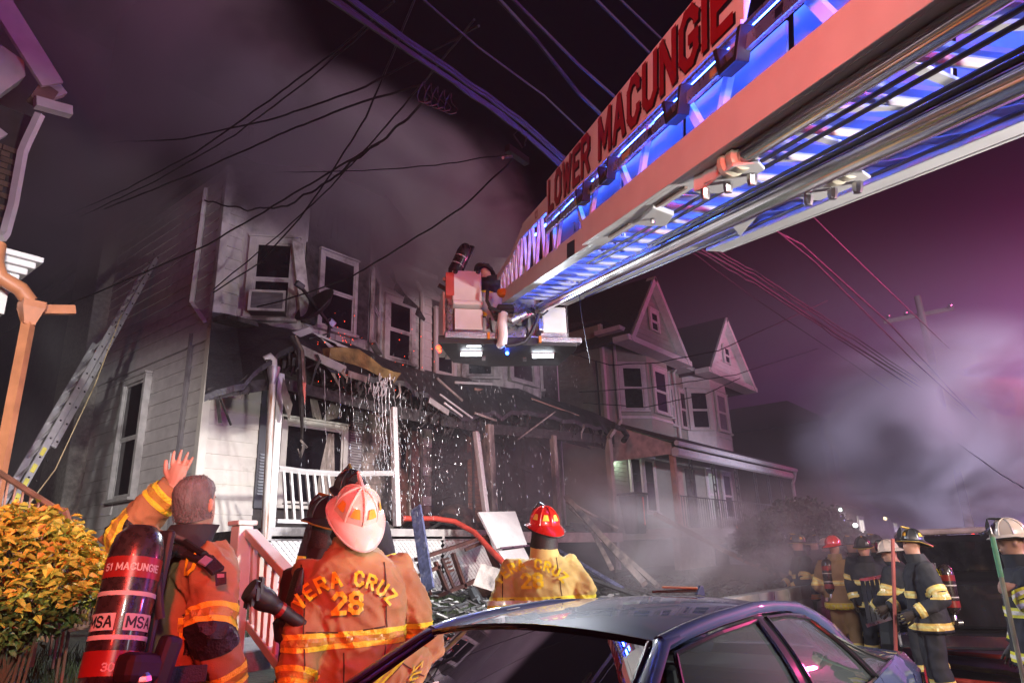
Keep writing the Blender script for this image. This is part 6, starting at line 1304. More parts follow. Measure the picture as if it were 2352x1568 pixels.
# black angled flashlight and bag beside the white railing
fl = thing('flashlight', 'black ribbed hand light pointing left before the white stair railing', 'flashlight', tuple(at(640, 1400, r=3.55)))
a, b = at(572, 1352, r=3.5), at(692, 1432, r=3.6); d = (b-a).normalized()
ob('lamp_head', G().lathe([(.0, .0), (.05, .0), (.055, .02), (.05, .06), (.055, .08), (.05, .11), (.034, .15)], a, 18, d), BLACKR, fl, smooth=True); ob('barrel', G().lathe([(.034, .15), (.034, .22), (.03, .23), (.03, .30), (.034, .31), (.034, .42)], a, 14, d), BLACKR, fl, smooth=True)
for k in range(10): ob('ridge', G().cube(a+d*.03+(d.orthogonal().normalized()*.052 if k == 0 else (Matrix.Rotation(k*.628, 3, d)@d.orthogonal().normalized())*.052), (.014, .014, .05)), BLACKR, fl)
ob('red_ring', G().lathe([(.036, .17), (.037, .19)], a, 14, d, caps=False), REDB, fl)
gb = solo('radio_pouch', G().loft([[at(x, y, r=3.66)+V((0, .06*s, 0)) for x, y in ((664, 1398), (690, 1310), (700, 1300), (694, 1400), (672, 1480), (645, 1475), (640, 1430))] for s in (0, 1)]), BLKPATCH, 'black radio pouch hanging at the left side of the tan coat', 'pouch', bevel=.01)
# ---- firefighter in the bucket
c = bk(1095, 622, .55); O = V((c.x, c.y, c.z-1.12))
p, j, M3, hm, co, W_ = person('firefighter with air cylinder leaning over inside the aerial bucket', O, 20, {'pel': (0, -.05, .55), 'chest': (0, .1, .92), 'neck': (0, .2, 1.06), 'head': (0, .3, 1.16), 'ls': (-.2, .15, 1.0), 'rs': (.2, .15, 1.0), 're': (.26, .3, .8), 'rw': (.2, .5, .75), 'le': (-.26, .3, .8), 'lw': (-.2, .5, .75), 'lk': (-.15, .25, .4), 'rk': (.15, .25, .4)}, DARKC, vox=.02, headrot=(-25, 0, 0), tape=(LIME, ORLET))
helmet(p, j['head']+hm@V((0, 0, .02)), hm, BHELM, 1.0, True, None, BLACKR); airpack(p, bk(1056, 597, .35), (bk(1066, 577, .35)-bk(1047, 617, .35)), M3@V((0, -1, 0)), .5, .085, red=BLKPATCH)
# ---- the crew in the street on the right
FFS = [
 # px, py(head), r, az, coat, helm, label, joints, headrot, pack(px,py), tape
 (1832, 1252, 13.5, 125, DARKC, BHELM, 'black helmeted firefighter facing left beside the timber handrail', {'rw': (.2, .3, 1.05), 're': (.3, .1, 1.12), 'lw': (-.2, .3, 1.0), 'le': (-.3, .1, 1.1)}, (0, 0, -8), None),
 (1918, 1272, 12.4, -12, TAN, RHELM, 'firefighter in red helmet and tan gear with red air cylinder carrying a tool', {'rw': (.35, .25, 1.0), 're': (.36, -.05, 1.12), 'lw': (-.32, .15, 1.0), 'le': (-.34, -.05, 1.12)}, (0, 0, -10), (1903, 1322)),
 (1956, 1258, 14.0, 150, DARKC, BHELM, 'black helmeted firefighter standing just behind the red helmet', {}, (0, 0, 0), None),
 (2012, 1262, 13.0, 140, DARKC, BHELM, 'firefighter in black helmet between the red helmet and the white helmet', {'rw': (.2, .3, 1.1)}, (0, 0, 0), None),
 (2044, 1280, 10.6, 62, DARKC, WHELM, 'firefighter in white and red helmet leaning forward with lettered dark coat', {'chest': (0, .12, 1.3), 'neck': (0, .2, 1.45), 'head': (0, .3, 1.58), 'ls': (-.2, .16, 1.38), 'rs': (.2, .16, 1.38), 'lw': (-.2, .5, .95), 'le': (-.3, .2, 1.1)}, (-10, 0, 20), None),
 (2100, 1285, 9.3, 112, DARKC, BHELM, 'nearest dark coated firefighter with 7 on the shoulder and chrome banded cylinder', {'lw': (-.35, .2, 1.0), 'le': (-.36, -.08, 1.12), 'rw': (.2, .35, 1.02), 're': (.3, .06, 1.12)}, (6, 0, 20), (2178, 1352)),
 (2140, 1250, 15.0, 200, DARKC, BHELM, 'distant firefighter in black helmet seen left of the black pickup', {}, (0, 0, 0), None),
 (1984, 1262, 11.6, 190, DARKC, BHELM, 'dark coated firefighter stooping beside the slatted metal rack', {'chest': (0, .1, 1.32), 'neck': (0, .17, 1.46), 'head': (0, .24, 1.6)}, (-10, 0, 0), None),
 (2072, 1252, 14.5, 160, DARKC, BHELM, 'distant firefighter seen above the leaning white helmet', {}, (0, 0, 0), None),
 (1895, 1256, 17.0, 80, DARKC, WHELM, 'small pale helmeted firefighter deep in the smoke beyond the red helmet', {}, (0, 0, 0), None),
 (2172, 1254, 17.5, 120, TAN, BHELM, 'distant tan coated firefighter beside the pickup cab', {}, (0, 0, 0), None),
 (1870, 1252, 15.5, 230, DARKC, BHELM, 'farthest firefighter glimpsed in front of the round bush', {}, (0, 0, 0), None),
]
for i, (px, py, r, az, ct, hl, lab, J, hr, pack) in enumerate(FFS):
    c = at(px, py, r=r); hz_ = V(J.get('head', (0, .03, 1.685)))
    M_ = Matrix.Rotation(R(az-90), 3, 'Z'); O = c-M_@hz_; O.z = max(.0, min(.35, O.z)) if r < 20 else 0
    p, j, M3, hm, co, W_ = person(lab, O, az, J, ct, vox=.022 if r < 11 else .032, headrot=hr, group='firefighters working in the street', tape=(mat('orange_reflective_tape', (.95, .62, .16), .3), mat('gold_reflective_tape', (.9, .75, .3), .3)), seed=20+i, wr=.009, trous=ct, girth=1.05, patches=False)
    helmet(p, j['head']+hm@V((0, 0, .02)), hm, hl, 1.0, True, mat('helmet_reflective', (.8, .42, .05), .3) if '7 on' in lab or 'handrail' in lab else None, BRASS if hl is BHELM else BLACKR)
    if pack:
        pc = at(*pack, r=r-.12 if 'red air' in lab else r); airpack(p, pc, V((.05, 0, 1)), M3@V((0, -1, 0)), .52, .085, red=REDB)
    kx = 4 if 'white and red helmet' in lab else (5 if '7 on' in lab else (1 if 'red air cylinder' in lab else 0))
    if kx:
        bk_ = M3@V((0, -1, 0)); ex = M3@V((1, 0, 0))
        for s, h, off in (((('SAL', .1, (-.12, -.2, 1.28)),)) if kx == 4 else ((('7', .11, (-.15, -.2, 1.36)),)) if kx == 5 else ((('TREXLER', .07, (-.2, -.2, .80)),))):
            qs, w_ = text_quads(s, .22, .3, 3); ob('lettering', on_cloth(co.data, O, [[v*h for v in q] for q in qs], W_(off), ex, V((0, 0, 1)), -bk_, .012), ORLET, co, recalc=False)
# profile figure at the right edge holding a pike pole
c = at(2340, 1282, r=7.0); O = V((c.x, c.y, c.z-1.69)); O.z = max(0, O.z)
hp = at(2308, 1345, r=6.7)
AZ = 104; Mi = Matrix.Rotation(R(AZ-90), 3, 'Z').inverted(); q = tuple(Mi@(hp-O))
p, j, M3, hm, co, W_ = person('white helmeted firefighter in profile at right edge gripping a pike pole', O, AZ, {'lw': tuple(V(q)+V((.03, -.09, -.02))), 'le': (-.33, .02, 1.12), 'lhd': (-.1, 1, .1), 'lhn': (-1, 0, 0), 'lcurl': 1.0}, DARKC, vox=.018, headrot=(-4, 0, 6), bare=('l',), tape=(LIME, SILV2), dense_body=.011)
helmet(p, j['head']+hm@V((0, 0, .02)), hm, WHELM, 1.0, True, None, BLACKR)
pk = thing('pike_pole', 'tall pike pole with green taped shaft held at the right edge', 'pole', tuple(at(2352, 1550, r=6.6)))
a, b = at(2360, 1600, r=6.6), at(2278, 1226, r=6.7)
ob('shaft', G().tube([a, b], .017, 8), mat('worn_pole', (.25, .24, .15), .6, var=.3), pk); ob('green_wrap', G().tube([a.lerp(b, .72), a.lerp(b, .98)], .019, 8), mat('green_tape', (.12, .35, .15), .5), pk)
ob('hook', G().tube([b, b+V((0, 0, .05)), at(2262, 1222, r=6.7), at(2250, 1228, r=6.7)], .012, 6), STEEL, pk); ob('second_shaft', G().tube([at(2302, 1330, r=6.68), at(2275, 1228, r=6.7)], .012, 6), STEEL, pk)
pk2 = thing('pike_pole', 'thin red pole upright beside the leaning white helmeted firefighter', 'pole', tuple(at(2055, 1480, r=9)))
ob('shaft', G().tube([at(2058, 1500, r=9.0), at(2050, 1236, r=9.0)], .02, 6), mat('red_pole', (.3, .06, .05), .5), pk2)
# ------------------------------------------------------------------ yellow bush
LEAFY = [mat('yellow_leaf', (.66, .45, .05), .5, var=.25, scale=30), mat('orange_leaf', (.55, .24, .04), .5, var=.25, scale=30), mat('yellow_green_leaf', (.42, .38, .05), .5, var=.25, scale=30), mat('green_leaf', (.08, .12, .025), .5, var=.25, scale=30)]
bc = at(48, 1312, r=4.75); bush = thing('bush', 'golden yellow leafy bush at the left edge', 'bush', (bc.x, bc.y, 1.1))
def leafmesh(m):
    L = .056; g = G().add([(0, 0, 0), (-.02, L*.35, .004), (-.012, L*.7, .0), (0, L, -.012), (.012, L*.7, 0), (.02, L*.35, .004), (0, L*.45, -.006)], [(0, 6, 1), (1, 6, 2), (2, 6, 3), (3, 6, 4), (4, 6, 5), (5, 6, 0)]); return rawmesh('leaf', g, m, recalc=False)
LM = [leafmesh(m) for m in LEAFY]
st_g = G()
for k in range(22):
    a = random.uniform(0, 6.28); u = random.uniform(.12, .36); e = V((bc.x+math.cos(a)*u, bc.y+math.sin(a)*u*.8, bc.z+random.uniform(-.1, .28))); st_g.tube([(bc.x+jit(.08), bc.y+jit(.08), .98), V((bc.x, bc.y, 1.3)).lerp(e, .5)+V((jit(.08), jit(.08), .05)), e], [.008, .006, .003], 5)
ob('stems', st_g, mat('twig', (.08, .055, .03), .8), bush, kind='stuff')
cand = []
for k in range(3800):
    a = random.uniform(0, 6.28); v = random.uniform(-1, 1); rr = random.uniform(.55, 1.04)**.6; c = math.sqrt(1-v*v); bump_ = 1+.22*noise.noise((math.cos(a)*2, math.sin(a)*2, v*2))
    p = V((bc.x+.40*rr*bump_*c*math.cos(a), bc.y+.36*rr*bump_*c*math.sin(a), bc.z-.02+.37*rr*bump_*v))
    if p.z < lawn_z(p.x, p.y)+.04: continue
    cand.append((-(p-CAM).length+.6*rr, p, v))
cand.sort(key=lambda t: -t[0]); big = G(); bigm = []
for i, (_, p, v) in enumerate(cand):
    q = random.random(); hi = v+.25*jit(1)
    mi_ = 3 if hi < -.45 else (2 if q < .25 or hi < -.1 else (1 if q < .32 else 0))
    E_ = Euler((random.uniform(-.9, .7), random.uniform(-.8, .8), random.uniform(0, 6.28)))
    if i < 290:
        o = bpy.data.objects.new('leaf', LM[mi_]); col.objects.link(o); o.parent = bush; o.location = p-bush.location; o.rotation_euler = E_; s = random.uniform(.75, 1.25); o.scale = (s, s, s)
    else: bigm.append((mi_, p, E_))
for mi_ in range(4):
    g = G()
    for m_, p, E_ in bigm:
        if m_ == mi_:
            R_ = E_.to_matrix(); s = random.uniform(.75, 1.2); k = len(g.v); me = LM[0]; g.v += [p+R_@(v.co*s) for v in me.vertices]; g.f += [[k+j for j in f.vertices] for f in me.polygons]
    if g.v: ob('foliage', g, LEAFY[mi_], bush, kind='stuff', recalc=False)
# dark round bushes on the right
def roundbush(c, rad, n, lab, m, ls=.05, sq=.75):
    b = thing('bush', lab, 'bush', (c.x, c.y, max(0, c.z-rad))); g = G()
    for k in range(n):
        a = random.uniform(0, 6.28); v = random.uniform(-.8, 1); c_ = math.sqrt(1-min(1, v*v)); rr = rad*(.75+.25*random.random())*(1+.18*noise.noise((math.cos(a)*2.5, math.sin(a)*2.5, v*3)))
        p = c+V((rr*c_*math.cos(a), rr*c_*math.sin(a), rr*v*sq)); E_ = Euler((jit(1.3), jit(1.3), jit(3))).to_matrix(); l = ls*random.uniform(.7, 1.4)
        g.add([p+E_@V(q) for q in ((0, 0, 0), (l*.35, l*.5, .0), (0, l, 0), (-l*.35, l*.5, 0))], [(0, 1, 2, 3)])
    ob('foliage', g, m, b, kind='stuff', recalc=False); ob('branches', G().tube([(c.x, c.y, 0), c], [.08, .03], 6), mat('twig', (.08, .055, .03), .8), b)
DG = mat('dark_foliage', (.035, .055, .025), .6, var=.4, scale=4)
roundbush(at(1835, 1235, r=19), 1.25, 5200, 'large dark round bush beyond the green porch steps', DG, .11); roundbush(at(1775, 1240, r=20), .95, 3200, 'smaller dark bush left of the large round one', DG, .11); roundbush(at(1925, 1262, r=22), .9, 2500, 'low dark bush right of the large round one', DG, .11)
roundbush(V((3.75, 4.3, 1.2)), .14, 260, 'small weed clump at the foot of the white newel post', DG, .05)
# ------------------------------------------------------------------ extension ladder against the side wall
el = thing('extension_ladder', 'long aluminium extension ladder leaning on the burned house side wall', 'ladder', tuple(at(-20, 1230, X=2.5)))
A, B = at(-8, 1225, X=2.5), at(352, 585, X=5.12); d = (B-A).normalized(); sd = d.cross(V((0, 0, 1))).normalized(); sd = sd if sd.y > 0 else -sd; un = sd.cross(d); wd = .46
def scrw(s_): p0_, p1_ = A+d*2-CAM, A+d*2+s_*.46-CAM; return abs(p0_.dot(RT)/p0_.dot(FW)-p1_.dot(RT)/p1_.dot(FW))
sd = min((Matrix.Rotation(R(a_), 3, d)@sd for a_ in (-48, 48)), key=scrw); un = sd.cross(d)
ALR = mat('ladder_alloy', (.62, .62, .63), .38, metal=.55, var=.08, scale=10)
L_ = (B-A).length; sp_ = .62
ob('base_rail', G().bar(A, A+d*L_*sp_, .035, .085, un), ALR, el, bevel=.004); ob('base_rail', G().bar(A+sd*wd, A+d*L_*sp_+sd*wd, .035, .085, un), ALR, el, bevel=.004)
u2 = un*.09
ob('fly_rail', G().bar(A+d*L_*.22+u2+sd*.04, B+u2+sd*.04, .03, .075, un), ALR, el, bevel=.004); ob('fly_rail', G().bar(A+d*L_*.22+u2+sd*(wd-.04), B+u2+sd*(wd-.04), .03, .075, un), ALR, el, bevel=.004)
k = .15
while k < L_:
    if k < L_*sp_: ob('rung', G().tube([A+d*k, A+d*k+sd*wd], .017, 6), ALR, el)
    if k > L_*.22: ob('rung', G().tube([A+d*(k+.05)+u2+sd*.04, A+d*(k+.05)+u2+sd*(wd-.04)], .016, 6), ALR, el)
    for q in (A+d*k, A+d*k+u2): ob('rivet', G().ball(q-sd*.02, .014, 6, 4), BLACKR, el)
    k += .356
for k in (.45, .7, .95, 1.25): ob('label', G().cube(A+d*k-sd*.019, (.004, .06, .16)), mat('yellow_decal', (.5, .33, .06), .5), el) if False else ob('label', G().bar(A+d*k-sd*.02, A+d*(k+.14)-sd*.02, .003, .05, un), mat('safety_label', (.65, .6, .12), .5), el)
solo('halyard_rope', G().tube([A+d*L_*.66-sd*.1, A+d*L_*.45-sd*.25-V((0, 0, .35)), A+d*L_*.2-sd*.35-V((0, 0, .45)), A+d*.3-sd*.2-V((0, 0, .2))], .008, 5), mat('tan_rope', (.5, .4, .22), .8), 'thin tan halyard rope sagging beside the extension ladder', 'rope')
solo('rope_bundle', G().tube([A+d*.25+V((.06*math.cos(t)+.01*t, .1*math.sin(t), .1*math.sin(t*1.3)))-sd*.1 for t in [i*.5 for i in range(40)]], .010, 5), mat('tan_rope', (.5, .4, .22), .8), 'bundle of tangled rope at the foot of the extension ladder', 'rope')
# ------------------------------------------------------------------ air conditioner, satellite dish
pa, qa, exa, nna = f1[0]
ac0 = pa+exa*.26; acz = 5.78
ac = thing('air_conditioner', 'window air conditioner with louvred face under the left bay sash', 'air conditioner', tuple(pa+exa*.55+V((0, 0, acz))))
def acb(a0, a1, o0, o1, z0, z1):
    return G().add([pa+exa*a+nna*o+V((0, 0, z)) for z in (z0, z1) for a, o in ((a0, o0), (a1, o0), (a1, o1), (a0, o1))], [(0, 3, 2, 1), (4, 5, 6, 7), (0, 1, 5, 4), (1, 2, 6, 5), (2, 3, 7, 6), (3, 0, 4, 7)])
ob('case', acb(.29, .86, .06, .34, acz+.01, acz+.36), mat('dark_case', (.05, .04, .045), .5), ac); ob('grille_back', acb(.31, .84, .341, .345, acz+.03, acz+.34), DARKIN, ac)
for a0, a1, z0, z1 in ((.28, .32, acz, acz+.37), (.83, .87, acz, acz+.37), (.321, .829, acz+.33, acz+.37), (.321, .829, acz, acz+.04)): ob('bezel', acb(a0, a1, .335, .37, z0, z1), SOOTW, ac)
for k in range(12): ob('louvre', acb(.325, .825, .347, .36, acz+.05+.023*k, acz+.062+.023*k), BLIND, ac)
dc = at(728, 706, Y=9.35); dn = (-RT*.46+UP*.66-FW*.5).normalized(); u = (RT*.80+UP*.58); u = (u-dn*u.dot(dn)).normalized(); v = dn.cross(u)
di = thing('satellite_dish', 'black satellite dish tipped over on the burnt porch roof', 'satellite dish', tuple(dc-V((0, 0, .4))))
ob('reflector', G().loft([[dc+dn*(.10*r_*r_/.09-.1+t_)+u*(r_*1.0*math.cos(t))+v*(r_*.85*math.sin(t)) for t in [i*math.pi/14 for i in range(28)]] for r_, t_ in ((.01, 0), (.15, 0), (.27, 0), (.36, 0), (.40, 0), (.40, -.012), (.27, -.012), (.01, -.012))]), BLACKR, di, smooth=True)
ob('feed_arm', G().bar(at(757, 745, Y=9.3), at(690, 657, Y=9.15), .035, .05), BLACKI, di); ob('feed_horn', G().cube(at(688, 655, Y=9.15), (.16, .1, .1), (20, 20, 0)), BLACKI, di, bevel=.02); ob('mast', G().tube([at(757, 742, Y=9.35), at(752, 795, Y=9.35)], .03, 8), BLACKI, di); ob('clamp', G().cube(at(760, 742, Y=9.32), (.14, .1, .14), (10, 30, 0)), STEEL, di, bevel=.02); ob('strut', G().bar(at(757, 765, Y=9.3), at(710, 778, Y=9.4), .025, .025), BLACKI, di)
# torn white and red lit fragments on the roof edge
for k, (pts, lab) in enumerate(((((672, 802), (712, 788), (722, 800), (690, 812)), 'curled white flashing scrap lying left of the dish'), (((715, 800), (740, 808), (800, 836), (780, 842)), 'white flashing scrap lying right of the dish mast'), (((735, 812), (770, 826), (790, 850), (760, 840)), 'broken white board on the roof edge under the dish'))):
    P = [at(x-20, y-45, Y=8.9+.05*k) for x, y in pts] if False else [at(x, y-38 if k < 3 else y, Y=9.0) for x, y in pts]; solo('flashing_scrap', G().prism(P, (0, .03, .02)), SOOTW, lab, 'scrap')
tw = G().prism([at(517, 720, Y=9.6), at(590, 738, Y=9.6), at(595, 750, Y=9.6), at(520, 730, Y=9.6)], (0, .4, .03)); solo('charred_plank', tw, CHAR, 'charred plank jutting along the top of the porch roof at left', 'plank')
hg = thing('hanging_gutter', 'burnt black gutter strip dangling vertically from the porch eave', 'gutter', tuple(at(690, 1040, Y=8.35)))
HP = [at(x, y, Y=8.32) for x, y in ((668, 770), (684, 800), (688, 870), (692, 930), (694, 990), (692, 1035))]
ob('channel', G().tube(HP, [.05, .06, .055, .05, .03, .02], 6, sx=1, sy=.5), CHAR, hg); ob('edge_strip', G().tube([at(x, y, Y=8.27) for x, y in ((678, 770), (694, 805), (699, 880), (700, 930))], [.02, .03, .04, .01], 5), mat('wet_metal', (.2, .18, .15), .2, metal=.5), hg); ob('torn_end', G().tube([at(x, y, Y=8.3) for x, y in ((690, 1010), (705, 1028), (698, 1022), (690, 1050), (684, 1030))], [.015, .02, .03, .02, .01], 5), SCORCH, hg)
solo('metal_sheet', G().loft([[at(x, y, Y=8.25+.04*s) for x, y in ((650, 865), (662, 900), (672, 930), (664, 965), (652, 930), (645, 900))] for s in (0, 1)]), mat('wet_metal', (.2, .18, .15), .2, metal=.5), 'curled wet metal sheet hanging behind the leader head', 'sheet')
# ------------------------------------------------------------------ debris on the lawn
BURNT = mat('burnt_furniture_wood', (.075, .022, .014), .6, var=.4, scale=8, bump=.5)
fr = thing('bed_frame', 'burnt dark red wooden furniture frame leaning on the white lattice', 'furniture', tuple(at(1050, 1375, Y=7.6)))
FP = lambda x, y: at(x, y, Y=7.7)
for (a, b, w_) in (((955, 1285), (1125, 1228), .07), ((960, 1322), (1010, 1300), .06), ((1000, 1370), (1150, 1310), .07), ((1112, 1232), (1145, 1312), .13), ((1040, 1270), (1068, 1350), .07), ((1000, 1290), (1030, 1362), .06), ((962, 1292), (990, 1372), .05), ((1015, 1282), (1045, 1355), .03), ((1068, 1262), (1110, 1244), .03), ((1062, 1345), (1120, 1318), .03)):
    ob('slat', G().bar(FP(*a), FP(*b), .05, w_, (0, 1, 0)), BURNT, fr)
for k in range(4): ob('peg', G().bar(FP(1018+4*k, 1285+9*k), FP(1030+4*k, 1281+9*k), .03, .03), BURNT, fr)
def plank(pts, w_, t, m, lab, name='plank', Y=7.2): 
    a, b = at(*pts[0], Y=Y if len(pts) < 3 else pts[2][0]), at(*pts[1], Y=Y if len(pts) < 3 else pts[2][1]); return solo(name, G().bar(a, b, w_, t, (0, 1, 0)), m, lab, 'plank')
plank(((955, 1165), (985, 1355), (7.7, 7.2)), .035, .2, mat('blue_board', (.09, .10, .20), .7, var=.4, scale=14, stain=(.3, .3, .35), stain_amt=.4, stain_scale=8), 'charred blue board standing against the white lattice', 'board')
bd = thing('white_door', 'fallen white door panel propped on the lawn left of the red helmet', 'door', tuple(at(1180, 1290, Y=7.2)))
P = [at(x, y, Y=yy) for x, y, yy in ((1095, 1178, 7.9), (1180, 1176, 7.9), (1208, 1255, 7.3), (1138, 1262, 7.3))]; ob('panel', G().prism(P, (0, -.04, .02)), WHITEP, bd, bevel=.008)
P = [at(x, y, Y=yy) for x, y, yy in ((1142, 1268, 7.25), (1200, 1260, 7.25), (1215, 1290, 7.1), (1160, 1300, 7.1))]; ob('lower_panel', G().prism(P, (0, -.03, .02)), SIDE, bd); ob('leg', G().bar(at(1150, 1275, Y=7.2), at(1168, 1298, Y=7.0), .03, .05), WHITEP, bd)
ob('crease', G().bar(at(1150, 1258, Y=7.2), at(1215, 1252, Y=7.2), .02, .03), STEEL, bd)
for k, (a, b, Ys, w_, m_, lab) in enumerate((((1300, 1140), (1480, 1340), (8.2, 5.6), .08, SCORCH, 'longest fallen scorched beam from the porch to the lawn'), ((1310, 1165), (1510, 1345), (8.2, 5.4), .06, SCORCH, 'second fallen scorched beam beside the longest one'), ((1340, 1180), (1405, 1305), (8.0, 6.2), .06, SCORCH, 'shorter scorched board crossing behind the fallen beams'), ((1280, 1262), (1430, 1352), (7.6, 5.6), .05, mat('blue_board', (.09, .10, .20), .7), 'dark bluish board at the foot of the fallen beams'), ((1300, 1150), (1420, 1215), (8.1, 7.2), .05, SCORCH, 'upper scorched lath resting on the porch edge'), ((1330, 1320), (1470, 1370), (6.2, 5.0), .04, CHAR, 'charred lath lying low before the fallen beams'))):
    solo('fallen_beam', G().bar(at(*a, Y=Ys[0]), at(*b, Y=Ys[1]), w_, w_*1.2, (0, 1, 0)), m_, lab, 'beam', 'fallen porch beams')
hs = [at(x, y, Y=yy) for x, y, yy in ((925, 1190, 8.6), (1000, 1190, 8.4), (1045, 1197, 8.2), (1090, 1222, 7.8), (1125, 1260, 7.4), (1160, 1296, 7.0))]
solo('fire_hose', G().tube(hs, .045, 10), mat('red_hose', (.5, .05, .03), .7, bump=.3), 'red fire hose arching out of the porch over the white lattice', 'hose', smooth=True)
DEB = [CHAR, SCORCH, SOOTW, SIDE, BURNT]
dl = ['charred', 'scorched', 'sooty white', 'grey', 'burnt red']
gd = G()
for k in range(420):
    x = random.uniform(5.2, 14.5); y = random.uniform(4.6, 8.3); z = lawn_z(x, y); L = random.uniform(.05, .35)
    gd.cube((x, y, z+.04+random.random()*.08), (L, random.uniform(.02, .09), .02), (jit(20), jit(25), random.uniform(0, 180)))
ob('ash_debris', gd, CHAR, kind='stuff')
gd = G()
for k in range(70):
    x = random.uniform(5.5, 9.5); y = random.uniform(5.0, 8.2); z = lawn_z(x, y); gd.cube((x, y, z+.05), (random.uniform(.04, .3), random.uniform(.03, .14), .015), (jit(25), jit(25), random.uniform(0, 180)))
ob('pale_debris', gd, SOOTW, kind='stuff')
bx_ = at(1120, 1345, Y=6.8); solo('broken_box', G().cube(bx_, (.5, .3, .35), (20, 30, 40)), SCORCH, 'tilted scorched box on the debris beside the khaki coat', 'box'); 
solo('black_boot', G().tube([at(1085, 1355, Y=6.6), at(1095, 1375, Y=6.5), at(1105, 1390, Y=6.4)], [.07, .08, .05], 8), BLACKR, 'black curled rubber scrap on the grass under the furniture frame', 'scrap')
pc_ = G()
for k in range(90):
    x = random.uniform(8.2, 14); pc_.cube((x, random.uniform(8.6, 10.2), DZ+random.random()*.28*(1-abs(x-10.5)/6)), (random.uniform(.1, .5), random.uniform(.05, .3), .05), (jit(40), jit(40), jit(90)))
ob('porch_rubble', pc_, CHAR, kind='stuff')
# chest of burnt furniture on the porch
solo('burnt_mound', G().ball((9.9, 9.4, 2.35), (.5, .35, .4), 14, 8), mat('burnt_cloth', (.12, .07, .06), .9, var=.4, bump=.8), 'burnt brown cushion heap on the porch left of the brick pier', 'cushion')
# ------------------------------------------------------------------ running and dripping water
WATER = mat('falling_water', (.8, .82, .85), .15, var=.02, alpha=.6)
g = G()
for (x, y0, y1, w_) in ((745, 850, 1010, 1.2), (778, 850, 960, 1.3), (806, 858, 960, 1.0), (838, 870, 940, 1.0), (858, 880, 1000, 1.6), (868, 880, 1030, 1.3), (876, 878, 1060, 2.2), (884, 880, 1085, 2.2), (893, 885, 1050, 1.5), (700, 880, 990, .6), (905, 890, 1000, 1), (918, 890, 980, .7)):
    a = at(x, y0, Y=8.28); b = at(x+(x-870)*.02+6, y1, Y=8.22); n = 16; P = []
    for i in range(n+1): t = i/n; P.append(a.lerp(b, t)+V((jit(.012), jit(.01), 0))*(.4+t))
    g.tube(P, [max(.002, .0052*w_*(1-.6*i/n)*random.uniform(.5, 1.3)) for i in range(n+1)], 5)
for k in range(46):   # splash where the stream leaves the eave
    p = at(random.gauss(878, 14), random.gauss(880, 12), Y=8.3); g.tube([p, p+V((jit(.05), jit(.04), -random.uniform(.04, .16)))], [.012, .004], 5)
ob('water_streams', g, WATER, kind='stuff')
g = G()
for k in range(950):
    q = random.random(); x, y = (random.gauss(870, 60), random.uniform(900, 1190)) if q < .45 else ((random.uniform(900, 1330), random.uniform(800, 1190)) if q < .85 else (random.uniform(640, 1300), random.uniform(780, 1150)))
    p = at(x, y, Y=random.uniform(6.4, 8.25)); l = random.uniform(.03, .09); s = random.uniform(.0013, .0028); d = V((jit(.15)+.1, jit(.1), -1)).normalized(); sd_2 = RT*s
    m_ = p+d*l*.5; g.add([p, m_+RT*s, m_-RT*.5*s+UP.cross(RT)*s, m_-RT*.5*s-UP.cross(RT)*s, p+d*l], [(0, 1, 2), (0, 2, 3), (0, 3, 1), (4, 2, 1), (4, 3, 2), (4, 1, 3)])
ob('water_drops', g, WATER, kind='stuff')
EMB = mat('ember', (1, .1, .02), .5, emit=(1, .06, .02), estr=5)
g = G()
for k in range(120):
    p = at(random.gauss(792, 14), random.gauss(815, 30), Y=9.6-random.random()*.4) if k < 80 else at(random.uniform(700, 1000), random.uniform(740, 900), Y=8.9); s = random.uniform(.003, .008); g.add([p+V((s, 0, 0)), p+V((-s, 0, s)), p+V((0, s, -s)), p+V((0, -s, s))], [(0, 1, 2), (0, 3, 1), (1, 3, 2), (0, 2, 3)])
ob('embers', g, EMB, kind='stuff')
# ------------------------------------------------------------------ pickup, hoses, far lamps in the street
pu = thing('pickup_truck', 'black pickup with a white cab letter parked beyond the firefighters at right', 'truck', tuple(at(2190, 1420, r=12.5))[:2]+(0,))
BKP = mat('black_truck_paint', (.018, .018, .022), .2, coat=.6)
tcn = at(2215, 1330, r=13.2); ang = 8
def tb_(name, c, s, m, bev=.04, par=pu): return ob(name, G().cube((tcn.x+c[0], tcn.y+c[1], c[2]), s, (0, 0, ang)), m, par, bevel=bev)
tb_('body', (0, 0, .85), (4.8, 1.9, .75), BKP, .08); cabn = tb_('cab', (-.3, 0, 1.5), (2.0, 1.65, .62), BKP, .12); tb_('tailgate', (-2.42, -.3, .95), (.08, 1.7, .55), BKP); tb_('rear_window', (-1.31, -.14, 1.52), (.03, 1.35, .4), PANE, .01); tb_('bumper', (-2.5, -.35, .55), (.16, 1.8, .2), CHROME)
tb_('light_bar', (-.6, 0, 1.87), (.2, 1.2, .09), mat('pale_bar', (.5, .4, .4), .4))
for x, y in ((-1.5, -.9), (1.5, -.6), (-1.5, .8), (1.5, .9)): ob('wheel', G().lathe([(.0, -.12), (.38, -.12), (.40, 0), (.38, .12), (0, .12)], (tcn.x+x, tcn.y+y, .4), 16, (0, 1, 0)), BLACKR, pu)
tg, _ = text_flat('A', (tcn.x-1.345, tcn.y+.25, 1.42), (0, -1, 0), (0, 0, 1), .26, 1, .2); ob('lettering', tg, GREYL, pu, recalc=False)
HO = mat('yellowish_hose', (.35, .30, .14), .8, bump=.3); HO2 = mat('red_hose', (.5, .05, .03), .7, bump=.3); HO3 = mat('pale_hose', (.42, .38, .36), .8, bump=.3)
